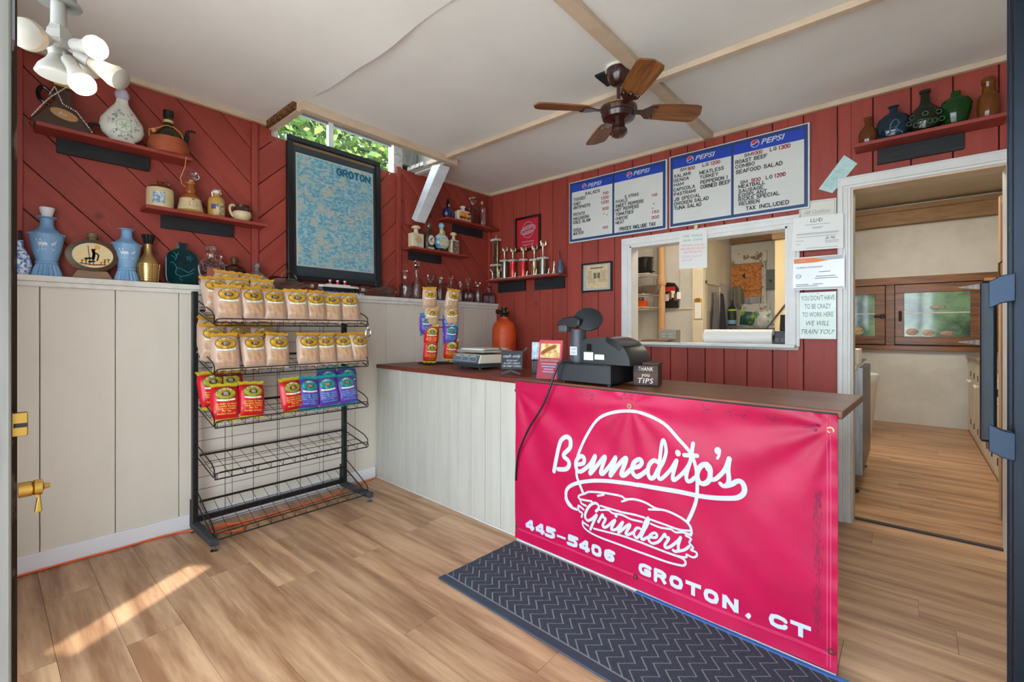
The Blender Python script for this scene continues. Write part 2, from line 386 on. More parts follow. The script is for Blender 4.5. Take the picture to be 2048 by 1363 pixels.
# front ceiling sheet sags along its seam
def sag(u,v,dz=0):
    x=-.128+4.03*u; yy=-3.7+(3.7+NY0)*v
    e=max(0,v-.55)/.45
    s=.0 if x<NX+.05 else .022*math.sin(min(1,(x-NX)/1.5)*math.pi)**2+.010*math.sin((x-NX)*5.2)**2*min(1,(x-NX)*3)
    return (x,yy,ZC-.002-s*e*e+dz)
m=MB(); m.grid(60,10,lambda u,v:sag(u,v),flip=True); m.grid(60,10,lambda u,v:sag(u,v,.012)); m.grid(60,1,lambda u,v:(sag(u,1,.012*v)))
m.build('ceiling_sheet',ceil_m,ce,smooth=True)
MB().box(-.128,-3.7,ZC+.014,3.9,.14,ZC+.02).build('upper_board',mat('attic_wood',(120,96,70),.9),ce) if 0 else None
# trim strips
t=struct(MB().box(-.11,-.935,2.612,3.8,-.893,ZC-.0005),'trim_4',cream,bevel=.003)
t=struct(MB().box(2.118,-3.6,2.612,2.186,-.936,ZC-.0005).box(2.118,-.892,2.612,2.186,.10,ZC-.0005),'trim_5',cream,bevel=.003)
struct(MB().box(-.09,.085,2.612,3.8,.1195,ZC-.0005),'trim_6',cream,bevel=.004)
struct(MB().box(-.1095,-3.6,2.612,-.078,-2.11,ZC-.001).box(-.1095,-.84,2.612,-.078,.085,ZC-.001),'trim_7',cream,bevel=.004)
# frame of the cut-out
t=struct(MB().box(NX-.03,NY0-.02,2.590,NX+.025,NY1+.06,ZC-.0005),'trim_8',cream,bevel=.003)
MB().box(-.10,NY0-.035,2.592,NX-.03,NY0+.01,ZC-.0005).build('side_board',cream,t,bevel=.003)
MB().box(-.10,NY0-.06,2.60,NX-.03,NY0-.035,ZC-.0005).build('torn_edge',mat('raw_wood',(150,98,52),.9,var=(40,(60,36,20),.4,.6)),t)
MB().box(-.10,NY1-.02,2.600,NX-.03,NY1+.04,ZC-.0005).build('side_board',white_p,t,bevel=.003)
MB().box(-.10,NY1-.10,2.61,.12,NY1-.02,2.64).build('side_board',mat('peeling_white',(214,210,202),.7,var=(30,(120,110,98),.55,.62)),t)
# shaft above the cut-out and the room beyond the lid
sh=mat('shaft_plaster',(196,194,190),.7,var=(8,(170,166,160),.4,.7))
struct(MB().box(NX,NY0-.02,ZC+.013,NX+.03,NY1+.02,3.45).box(-.128,NY0-.05,ZC+.013,NX,NY0-.02,3.45).box(-.128,NY1+.02,ZC+.013,NX,NY1+.05,3.45).box(-.24,NY0-.05,3.45,NX+.03,NY1+.05,3.48),'wall_shaft',sh)
MB().box(-.125,-1.0,2.655,-.09,-.865,3.4).build('grey_board',mat('weathered_grey',(150,150,148),.8,var=((20,20,3),(112,112,112),.4,.7)),bpy.data.objects['wall_shaft'])
# window above the framed map
w=struct(MB().box(-.20,-2.10,2.50,-.13,-2.05,3.30).box(-.20,-1.09,2.50,-.115,-1.0,3.30).box(-.20,-2.05,3.25,-.13,-1.09,3.30).box(-.20,-2.05,2.50,-.129,-1.09,2.545),'window_1',mat('aged_window_white',(196,190,182),.6,var=(25,(150,142,134),.5,.65)),bevel=.002)
gp=mat('window_pane',(240,248,246),.01,trans=1,ior=1.02,spec=.3)
MB().box(-.185,-1.665,2.545,-.150,-1.625,3.25).build('mullion',white_p,w)
MB().box(-.18,-2.05,2.80,-.155,-1.665,2.825).build('muntin',mat('muntin_grey',(120,118,114),.6),w); MB().box(-.18,-1.625,2.80,-.155,-1.09,2.825).build('muntin',mat('muntin_grey',(120,118,114),.6),w)
for a,b in ((-2.05,-1.665),(-1.625,-1.09)):
    for c,d in ((2.545,2.80),(2.825,3.25)): MB().box(-.170,a,c,-.166,b,d).build('pane',gp,w)
# ---- street front: low wall, storefront window posts, door opening
fm=mat('front_frame_paint',(196,192,184),.6)
wf=struct(MB().box(-.24,-3.70,0,2.30,-3.60,.16).box(-.24,-3.70,2.30,3.92,-3.60,2.95).box(-.24,-3.70,.16,.86,-3.60,2.30),'wall_front',fm)
for x in (1.62,): MB().box(x,-3.69,.16,x+.05,-3.61,2.3).build('window_post',fm,wf)
MB().box(3.70,-3.7,0,3.92,-3.3,2.3).build('door_post',fm,wf)
# pavement outside and an unseen slab added to block sun, with a gap
struct(MB().box(-14,-14,-.16,12,-3.62,-.062).box(-14,-3.62,-.16,-.25,12,-.062),'ground',mat('pavement',(206,202,194),.9,var=(2,(190,186,178),.4,.6)))
pr=[(-1.2,-3.70),(-1.2,-5.6),(6.5,-5.6),(6.5,-3.70)]
e=(.5408,-.8411); nr=(.8411,.5408); a0=-1.004; hw=.062   # slot shaped to let one strip of sun in
zr=lambda a,b,d:(a,b,d)
ro=MB().prism(clip(pr,nr[0],nr[1],a0-hw),zr,2.72,2.80).prism(clip(pr,-nr[0],-nr[1],-(a0+hw)),zr,2.72,2.80)
md=clip(clip(pr,nr[0],nr[1],a0+hw),-nr[0],-nr[1],-(a0-hw))
for sg,c in ((1,4.858),(-1,-5.56)):
    q=clip(md,sg*e[0],sg*e[1],c)
    if len(q)>2: ro.prism(q,zr,2.72,2.80)
struct(ro,'roof_sun_block',mat('unseen_roof',(180,174,164),.8))
# flat roof over shop and kitchen, added to stop sun leaks, open above shaft
struct(MB().box(-.26,-3.72,2.95,4.55,NY0-.05,3.02).box(NX+.03,NY0-.05,2.95,4.55,NY1+.05,3.02).box(-.26,NY1+.05,2.95,4.55,4.46,3.02),'roof_main',mat('unseen_roof',(180,174,164),.8))
# ================================================================ kitchen behind the back wall
kc=mat('kitchen_cream',(214,204,178)); kw=mat('kitchen_white',(200,199,194),.6,var=(2.5,(184,182,176),.42,.7))
ktan=mat('kitchen_tan_beam',(142,112,78),.6,var=((4,20,20),(120,92,62),.4,.7))
wk=MB().box(1.15,4.30,0,4.5,4.42,2.9).box(-.11,2.60,0,1.15,2.70,2.9).box(1.05,2.70,0,1.15,4.30,2.9).box(-.25,.2,0,-.11,2.7,2.9)
wk=struct(wk,'wall_kitchen',kw)
struct(MB().box(4.40,.2,0,4.5,4.3,2.9),'wall_kitchen_right',kw)
struct(MB().box(-.25,.14,2.80,4.5,4.42,2.86),'ceiling_kitchen',mat('kitchen_ceiling',(196,184,162),.7,var=(2,(182,168,146),.4,.7)))
struct(MB().box(3.8,.215,-.06,4.5,4.35,-.001),'floor_kitchen_edge',mat('kitchen_dark_floor',(120,92,66),.6))
t=struct(MB().box(1.16,4.19,2.53,4.4,4.30,2.74),'trim_9',ktan,bevel=.004); MB().box(1.16,4.16,2.70,4.4,4.19,2.76).build('moulding',ktan,t,bevel=.004)
struct(MB().box(1.16,.9,2.72,4.4,.98,2.80),'trim_10',ktan)
# beadboard joint lines and chair strip on the near cream wall
for x in (.25,.62,.98): MB().box(x,2.592,1.46,x+.006,2.60,2.8).build('joint_strip',mat('joint_grey',(172,164,142),.7),wk)
MB().box(-.1,2.585,1.465,1.15,2.60,1.49).build('rail',kc,wk)
MB().box(1.156,2.57,0,1.29,2.66,2.78).build('corner_board',kc,wk)
for y0 in (2.95,3.03,3.11,3.19,3.27,3.35,3.43,3.51,3.59,3.67,3.75,3.83,3.91,3.99,4.07): MB().box(1.15,y0,1.88,1.156,y0+.07,2.5).build('wall_board',kc,wk)
# inner door on the side wall
d=struct(MB().box(1.15,3.02,0,1.18,3.06,1.87).box(1.15,3.64,0,1.18,3.68,1.87).box(1.15,3.02,1.83,1.18,3.68,1.87),'door_2',kc)
MB().box(1.151,3.06,0,1.165,3.64,1.83).build('leaf',mat('cupboard_grey',(176,170,156),.6),d)
for y0 in (3.12,3.38): MB().box(1.165,y0,1.45,1.172,y0+.2,1.76).build('panel',mat('cupboard_grey',(176,170,156),.6),d)
# beige pier at the right of the pass-through
struct(MB().box(1.955,3.30,0,2.62,3.42,2.8),'wall_pier',mat('pier_yellow',(222,204,160),.6)); 
MB().box(1.93,3.26,2.36,2.62,3.30,2.62).build('cap_board',ktan,bpy.data.objects['wall_pier'])
# ---- cooler front with two glazed oak doors
oak=mat('old_oak',(126,76,34),.5,var=((3,3,22),(72,40,16),.38,.66),bump=((10,10,60),.3),coat=.3)
oakh=mat('old_oak_across',(126,76,34),.5,var=((2.5,22,22),(72,40,16),.38,.66),bump=((5,60,60),.3),coat=.3)
cl=thing('cooler_cabinet','dark oak walk-in cooler front with glazed doors on kitchen wall','cooler',(0,4.30,0))
def kbox(n,m,p,x0,z0,x1,z1,y0,y1,bv=.004): return MB().box(x0,y0,z0,x1,y1,z1).build(n,m,p,bevel=bv)
kbox('top_rail',oakh,cl,2.5,1.775,4.06,1.868,-.07,0); kbox('bottom_rail',oakh,cl,2.5,.935,4.06,1.0,-.07,0)
kbox('stile',oak,cl,3.04,1.0,3.13,1.775,-.055,0); kbox('stile',oak,cl,3.925,1.0,4.06,1.775,-.055,0)
kbox('backing',mat('cooler_inside',(64,84,72),.7,var=(5,(120,150,110),.45,.65)),cl,2.5,1.0,3.92,1.775,-.008,0)
gcool=mat('cooler_glass_reflection',(112,150,118),.06,spec=.6,var=((3,3,3),(54,76,66),.40,.62),coat=.3)  # green foliage reflections are put into the pane colour
for nm,(x0,x1) in (('l',(2.5,3.036)),('r',(3.134,3.918))):
    dd=kbox('cooler_door',oakh,cl,x0,1.66,x1,1.765,-.10,-.06); 
    kbox('lower_rail',oakh,dd,x0,1.008,x1,1.112,-.10,-.06); kbox('door_stile',oak,dd,x0,1.112,x0+.09,1.66,-.10,-.06); kbox('door_stile',oak,dd,x1-.1,1.112,x1,1.66,-.10,-.06)
    kbox('pane',gcool,dd,x0+.088,1.11,x1-.098,1.662,-.085,-.080,0)
    if nm=='r':
        for z in (1.70,1.05):
            MB().prism([(3.92,z+.055),(3.985,z+.055),(3.985,z-.055),(3.92,z-.055)],lambda a,b,q:(a,q,b),-.105,-.112).prism([(3.92,z+.035),(3.72,z+.006),(3.72,z-.006),(3.92,z-.035)],lambda a,b,q:(a,q,b),-.102,-.108).build('strap_hinge',steel,dd)
        MB().box(3.93,-.12,1.635,4.02,-.06,1.80).build('hinge_block',mat('pale_oak',(196,128,58),.5),dd)
        MB().cbox((3.185,-.115,1.37),(.03,.03,.13)).build('latch',mat('dark_iron',(40,34,30),.5,.6),dd,bevel=.008)
    else:
        MB().cbox((2.985,-.115,1.37),(.12,.025,.03)).cbox((3.01,-.12,1.37),(.035,.04,.06)).build('latch',mat('dark_iron',(40,34,30),.5,.6),dd,bevel=.008)
for (x,z,w,h,c) in ((3.30,1.17,.13,.09,(178,150,140)),(3.45,1.16,.12,.08,(190,165,150)),(3.62,1.15,.15,.07,(160,130,120)),(3.55,1.47,.2,.06,(140,140,128)),(2.75,1.18,.14,.11,(196,170,120))):
    MB().ball((0,0,0),.5,12,(w,.02,h)).build('wrapped_roll',mat('roll_%d'%c[0],c,.5,var=(30,(90,70,60),.5,.7)),cl,loc=(x,-.083,z),smooth=True)
kbox('wire_shelf',mat('cooler_shelf',(196,206,196),.5),cl,3.225,1.40,3.815,1.412,-.087,-.079,0); kbox('wire_shelf',mat('cooler_shelf',(196,206,196),.5),cl,2.6,1.40,2.935,1.412,-.087,-.079,0)
# ---- base cabinets on the right
cm=mat('cabinet_cream',(214,208,194),.5,var=(6,(200,192,176),.4,.7))
for i,(y0,y1) in enumerate(((1.45,2.12),(2.13,2.82),(2.83,3.52),(3.53,4.22))):
    c=thing('base_cabinet',['cream base cabinet nearest the doorway on the right','second cream base cabinet from the doorway on the right','third cream base cabinet from the doorway on the right','cream base cabinet in the far corner below the cooler front'][i],'cabinet',(3.80,y0,0),group='kitchen base cabinets')
    MB().box(.012,0,0,.59,y1-y0,.86).build('body',cm,c)
    for a,b in ((.01,(y1-y0)/2-.006),((y1-y0)/2+.006,y1-y0-.01)):
        dd=MB().box(0,a,.06,.012,b,.80).build('door',cm,c,bevel=.003)
        MB().lathe([(.006,0),(.006,-.012),(.016,-.02),(.016,-.03),(.002,-.036)],10,(0,b-.05 if a<.1 else a+.05,.62),axis='x').build('knob',white_pl,dd,smooth=True)
        for z in (.16,.70): MB().box(-.004,a-.008,z-.03,.004,a+.012,z+.03).build('hinge',mat('dark_iron',(40,34,30)),dd)
MB().box(3.785,1.42,.862,4.39,4.29,.90).build('worktop',mat('grey_worktop',(150,140,122),.5,var=(6,(120,108,90),.4,.7)),bevel=.004,label='cream edged worktop running over the kitchen base cabinets',cat='worktop')
# brown curtain board/post just inside the doorway on the right
st=thing('door_panel','narrow dark brown wooden door standing open inside kitchen doorway','door',(3.715,.30,0))
MB().box(0,0,.02,.035,.56,2.0).build('leaf',mat('brown_door',(112,48,22),.5,var=((20,20,2),(84,34,16),.4,.7)),st,bevel=.003)
MB().box(-.006,.50,.02,.041,.562,2.05).build('edge_board',mat('tan_edge',(196,160,120),.5),st)
MB().tube([(-.01,.30,1.62),(-.03,.30,1.60),(-.03,.30,1.53),(-.012,.30,1.50)],.006).build('coat_hook',mat('old_brass',(130,105,60),.4,1),st,smooth=True)
# ---- steel range edge with a box, and the bin
sv=thing('steel_range','grey steel cooking range with black feet seen through doorway','range',(2.35,.75,0))
MB().box(0,0,.14,.665,.95,.90).build('body',mat('range_steel',(112,116,126),.4,.85,var=(5,(84,88,98),.4,.7)),sv,bevel=.004)
MB().box(.62,-.006,.14,.668,.02,.92).build('corner_strip',steel,sv); MB().box(-.01,-.02,.90,.64,.95,.94).build('top_plate',chrome,sv,bevel=.006)
for x in (.06,.60):
    for yy in (.06,.88): MB().lathe([(.045,0),(.045,.012),(.02,.016),(.02,.14)],12,(x,yy,0)).build('leg',blk,sv,smooth=True)
bx=thing('food_box','small white carton with printed vegetables on the steel range','box',(2.82,.86,.94))
MB().box(0,0,0,.17,.25,.11).build('carton',paper,bx)
m=MB(); 
for (x,z,r,k) in ((.05,.06,.022,0),(.08,.05,.02,1),(.10,.07,.016,2),(.125,.045,.014,1)): m.ball((x,-.001,z),r,10,(1,.12,1),k)
m.build('printed_vegetables',[mat('print_red',(176,40,30),.6),mat('print_orange',(220,120,40),.6),mat('print_green',(60,130,60),.6)],bx,smooth=True)
bn=thing('trash_bin','white plastic bin with a liner standing beside the steel range','bin',(2.80,3.10,0))
MB().lathe(shell([(.15,0),(.155,.02),(.21,.66),(.215,.68)],.006),24).build('bucket',mat('bin_white',(214,206,192),.5),bn,smooth=True)
MB().lathe([(.218,.62),(.226,.66),(.222,.70),(.20,.71),(.19,.69)],24).build('liner',mat('bin_liner',(206,212,214),.4),bn,smooth=True)
# ---- things seen through the pass-through
ps=thing('soil_pipe','tan painted vertical soil pipe seen through pass-through','pipe',(.795,2.45,0))
MB().lathe([(.048,0),(.048,1.78),(.058,1.79),(.064,1.84),(.060,1.87),(.046,1.89),(.042,2.79)],16).build('pipe',mat('tan_pipe',(190,150,104),.5),ps,smooth=True)
for k,z in enumerate((1.915,1.65,1.485)):
    s=thing('wire_shelf',['top white wire shelf holding the black pot','middle white wire shelf under the steel bowls','lowest white wire shelf under the orange basket'][k],'shelf',(.34,2.09,z),group='kitchen wire shelves')
    m=MB(); 
    for i in range(10): m.tube([(0.0,.02+i*.044,0),(.44,.02+i*.044,0)],.003,4)
    for i in range(12): m.tube([(i*.04,.0,.0),(i*.04,.42,0)],.0025,4)
    m.build('wires',white_pl,s); MB().tube([(0,0,.0),(.44,0,.0)],.005,6).tube([(0,0,-.03),(.44,0,-.03)],.004,6).build('front_lip',white_pl,s)
po=thing('stock_pot','black enamel stock pot on the top wire shelf','pot',(.655,2.26,1.919))
MB().lathe([(.085,0),(.092,.01),(.098,.21),(.104,.215),(.104,.222),(.02,.226)],20).build('body',blk_g,po,smooth=True)
MB().tube([(.09,0,.03),(.12,.02,.035),(.13,.0,.03),(.12,-.03,.03),(.088,-.03,.03)],.006).build('handle',blk_g,po,smooth=True)
for i,(x,z,c,l) in enumerate(((.49,1.654,(176,172,168),'steel mixing bowl on the middle wire shelf'),(.745,1.654,(150,140,134),'wire colander on the middle shelf beside the pipe'))):
    MB().lathe(shell([(.05,0),(.07,.004),(.11,.06),(.125,.11)],.004),20).build('mixing_bowl',mat('bowl_%d'%i,c,.3,.8),loc=(x,2.24 if i else 2.34,z),smooth=True,label=l,cat='bowl')
bk=thing('orange_basket','orange plastic basket of bottles on the lowest shelf','basket',(.60,2.22,1.489))
MB().prism([(-.075,0),(.075,0),(.09,.09),(-.09,.09)],lambda a,b,q:(a,q,b),-.07,.07).build('tub',mat('orange_plastic',(214,84,30),.4),bk,bevel=.008)
for i,x in enumerate((-.07,-.01,.05)): MB().lathe([(.02,.08),(.022,.10),(.010,.12),(.010,.135)],10,(x*.8,0,0)).build('bottle_top',[blk,mat('teal_cap',(60,110,120),.4),mat('red_cap',(150,30,30),.4)][i],bk,smooth=True)
MB().tube([(-.075,-.05,.09),(-.06,-.05,.12),(0,-.05,.135),(.06,-.05,.12),(.075,-.05,.09)],.005).build('handle',blk,bk,smooth=True)
fr=thing('wall_rack','black and red wire rack of papers on the kitchen wall','rack',(.885,2.584,1.485))
MB().prism([(-.09,0),(.09,0),(.09,.26),(.04,.33),(-.09,.345)],lambda a,b,q:(a,q,b),-.04,0).build('basket',blk_wire,fr); MB().box(-.08,-.046,.22,.06,-.04,.28).build('red_band',mat('rack_red',(170,40,32),.5),fr)
for i in range(5): MB().cbox((-.05+.04*i,-.05,.14+.02*(i%3)),(.05,.012,.09),rz=.2*(i-2)).build('folded_paper',[paper,mat('print_brown',(120,80,60),.6)][i%2],fr)
cb=thing('clipboard','brown clipboard with paper hanging on cream corner post','clipboard',(1.23,2.57,1.465))
MB().box(-.05,-.008,-.135,.05,0,.125).build('board',mat('clip_brown',(190,150,80),.5),cb); MB().box(-.042,-.010,-.125,.042,-.008,.08).build('sheet',paper,cb); MB().box(-.03,-.016,.09,.03,-.008,.135).build('clip',brass,cb)
for i,(y,z0,z1,c,l) in enumerate(((3.30,.95,1.715,(86,84,86),'grey apron hanging on the inner door'),(3.62,.95,1.72,(44,42,52),'dark navy coat hanging beside the grey apron'))):
    cO=thing('hanging_coat',l,'coat',(1.18,y,z0))
    m=MB(); m.grid(16,14,lambda u,v:(.02+.05*math.sin(math.pi*u)**.6*(1-.6*v**3)+.012*math.sin(u*21+v*3),(u-.5)*(.28-.22*v**1.8),v*(z1-z0)))
    m.build('cloth',mat('coat_%d'%i,c,.9),cO,smooth=True); MB().tube([(0,0,z1-z0-.03),(.03,0,z1-z0),(.0,0,z1-z0+.02)],.005).build('loop',blk,cO)
mp=thing('mop','grey string mop standing upside down behind the coats','mop',(1.27,4.13,0))
MB().tube([(0,0,0),(0.0,0,1.75)],.012).build('handle',mat('mop_handle',(190,180,160),.5),mp); 
m=MB()
for i in range(60):
    a=random.uniform(0,6.28); r=random.uniform(.03,.14); m.tube([(0,0,1.86),(r*.6*math.cos(a)*.7,r*math.sin(a)*.4,1.85),(r*.6*math.cos(a),r*math.sin(a)*.4,1.76),(r*.6*math.cos(a)*1.05,r*math.sin(a)*.4,1.5+random.uniform(0,.15))],.008,4)
m.build('strings',mat('mop_grey',(120,116,104),.9),mp)
bt=thing('spray_jug','dark cleaner bottle with green label behind the sill','bottle',(1.25,3.98,1.26)); MB().lathe([(.05,0),(.06,.02),(.06,.24),(.04,.28),(.018,.31),(.018,.38)],16).build('body',blk,bt,smooth=True); MB().lathe([(.0615,.09),(.0615,.22)],16).build('label',mat('jug_label',(40,48,44),.5),bt); MB().lathe([(.062,.22),(.062,.245)],16).build('green_band',mat('jug_green',(150,200,40),.5),bt); MB().lathe([(.0615,.02),(.0615,.08)],16).build('blue_band',mat('jug_blue',(120,160,190),.5),bt)
tb=thing('kitchen_stand','low steel stand carrying the cleaning bottles in the back','stand',(1.18,3.72,0)); MB().box(0,0,1.22,.74,.36,1.255).build('top',steel,tb)
for x in (.03,.72):
    for y in (.03,.33): MB().tube([(x,y,0),(x,y,1.22)],.015).build('leg',steel,tb)
for i,(x,y,c,c2,l,rx) in enumerate(((1.47,3.90,(40,80,70),(130,160,40),'green and yellow snack bag behind the paper roll',.25),(1.72,3.90,(220,220,214),(60,150,90),'white and green carton behind the paper roll',-.5))):
    MB().grid(8,8,lambda u,v:((u-.5)*.2,-.05*math.sin(math.pi*u)*math.sin(math.pi*v),v*.2)).grid(8,8,lambda u,v:((u-.5)*.2,.05*math.sin(math.pi*u)*math.sin(math.pi*v),v*.2),flip=True).build('kitchen_sack',mat('sack_%d'%i,c,.4,var=(9,c2,.5,.56)),loc=(x,y,1.262),rot=(0,rx*.4,0),smooth=True,label=l,cat='sack')
# far wall: boarded opening
ob=thing('osb_panel','orange chipboard panel boarding up the far kitchen opening','panel',(0,4.29,0))
osb=mat('osb',(206,134,62),.6,var=(28,(158,92,34),.40,.62))
MB().box(1.16,-.02,1.80,1.585,0,2.205).build('board',osb,ob); MB().box(1.16,-.021,1.695,1.585,0,1.792).build('board',osb,ob)
m=MB(); m.text('300',lambda a,b:(1.29+a,-.022,2.10+b),height=.05,width=.06); m.prism([(1.31,2.03),(1.36,2.08),(1.36,1.98)],lambda a,b,q:(a,q,b),-.022,-.021)
m.build('stencil',black_ink,ob)
pw=mat('peeling_frame',(206,200,188),.7,var=(14,(120,104,84),.52,.62))
fo=thing('old_frame','peeling white frame around the chipboard panel','frame',(0,4.29,0)); MB().box(1.16,-.03,2.215,1.66,0,2.38).build('head',pw,fo); MB().box(1.59,-.03,1.60,1.65,0,2.215).build('jamb',pw,fo); MB().box(1.16,-.05,1.43,1.70,0,1.595).build('sill',pw,fo)
MB().box(1.30,-.06,1.60,1.58,-.03,1.69).build('metal_tray',steel,fo)
el=thing('electric_panel','grey electrical box beside the chipboard panel','electric box',(1.66,4.29,1.80)); MB().box(0,-.08,0,.115,0,.29).build('case',mat('box_grey',(92,100,100),.5),el,bevel=.004); MB().box(.04,-.086,.10,.08,-.08,.14).build('switch',blk,el)
MB().tube([(1.63,4.24,2.2),(1.64,4.23,1.95),(1.62,4.23,1.72),(1.66,4.22,1.6),(1.70,4.23,1.4)],.008).build('white_cable',white_pl,smooth=True,label='white cable dangling beside the boarded opening',cat='cable')
# items on the sill / kitchen ledge
lg=thing('kitchen_ledge','white work ledge behind the pass-through sill','ledge',(1.52,.226,0)); MB().box(0,0,1.06,1.13,.42,1.088).build('board',white_p,lg)
for x in (.05,1.05): MB().box(x,.34,0,x+.04,.38,1.06).build('leg',white_p,lg)
pr_=thing('paper_roll','large white roll of wrapping paper lying on the ledge','paper roll',(2.063,.38,1.088))
MB().lathe([(.016,0),(.0555,0),(.056,.004),(.056,.48),(.0555,.484),(.016,.484)],28,(-.03,0,.056),axis='x').build('roll',mat('roll_paper',(226,226,222),.6),pr_,smooth=True); MB().lathe([(.015,-.006),(.018,-.006),(.018,.49),(.015,.49)],16,(-.03,0,.056),axis='x').build('core',mat('roll_core',(90,40,30),.6),pr_,smooth=True)
tp=thing('ticket_printer','black ticket printer at the right end of the ledge','printer',(2.59,.38,1.088))
MB().box(-.055,-.06,0,.055,.08,.10).build('body',blk,tp,bevel=.006); MB().cbox((.0,.02,.16),(.065,.015,.12),rx=-.2).build('lid',blk_g,tp,bevel=.004)
for i in range(3): MB().box(-.05+.035*i,-.063,.02,-.025+.035*i,-.06,.05).build('button',mat('printer_grey',(70,72,76),.4),tp)
bp=thing('sandwich_bags','flat stack of brown paper bags on the pass-through sill','paper bags',(1.56,.15,1.10))
for i in range(6): MB().cbox((.13+.012*i,.0+.01*(i%3),.003+.0042*i),(.24,.10,.003),rz=.12*math.sin(i*2.1)).build('bag',mat('kraft_%d'%(i%2),((170,136,104),(150,116,86))[i%2],.8),bp)
mt=thing('louvered_box','grey metal louvered box on ledge behind the paper bags','metal box',(1.73,.40,1.088)); MB().box(-.075,-.05,0,.075,.05,.11).build('case',mat('box_taupe',(140,134,120),.5,.4),mt,bevel=.004)
for i in range(2):
    for j in range(3): MB().cbox((-.03+.06*i,-.052,.03+.022*j),(.035,.006,.005)).build('louver',mat('louver_light',(196,190,178),.5),mt)
ls=thing('leaning_rod','thin steel rod leaning against the beige pier','rod',(2.08,3.285,0)); MB().tube([(-.95,-.12,.15),(0.02,0,1.55)],.012).build('shaft',steel,ls)
# unseen fill lights added to brighten the kitchen, hidden above the openings
for (x,y,l) in ((1.9,1.2,'added unseen fill light on the kitchen ceiling above the pass-through'),(3.2,1.9,'added unseen fill light on the kitchen ceiling behind the doorway')):
    kl=thing('added_fill_lamp',l,'lamp',(x,y,2.80)); MB().box(-.6,-.08,-.06,.6,.08,0).build('housing',white_pl,kl)
    for q in (-.04,.04): MB().lathe([(.015,-.56),(.015,.56)],10,(0,q,-.075),axis='x').build('tube',mat('fill_lamp_tube',(255,244,220),.4,emit=((255,245,228),46)),kl,smooth=True)
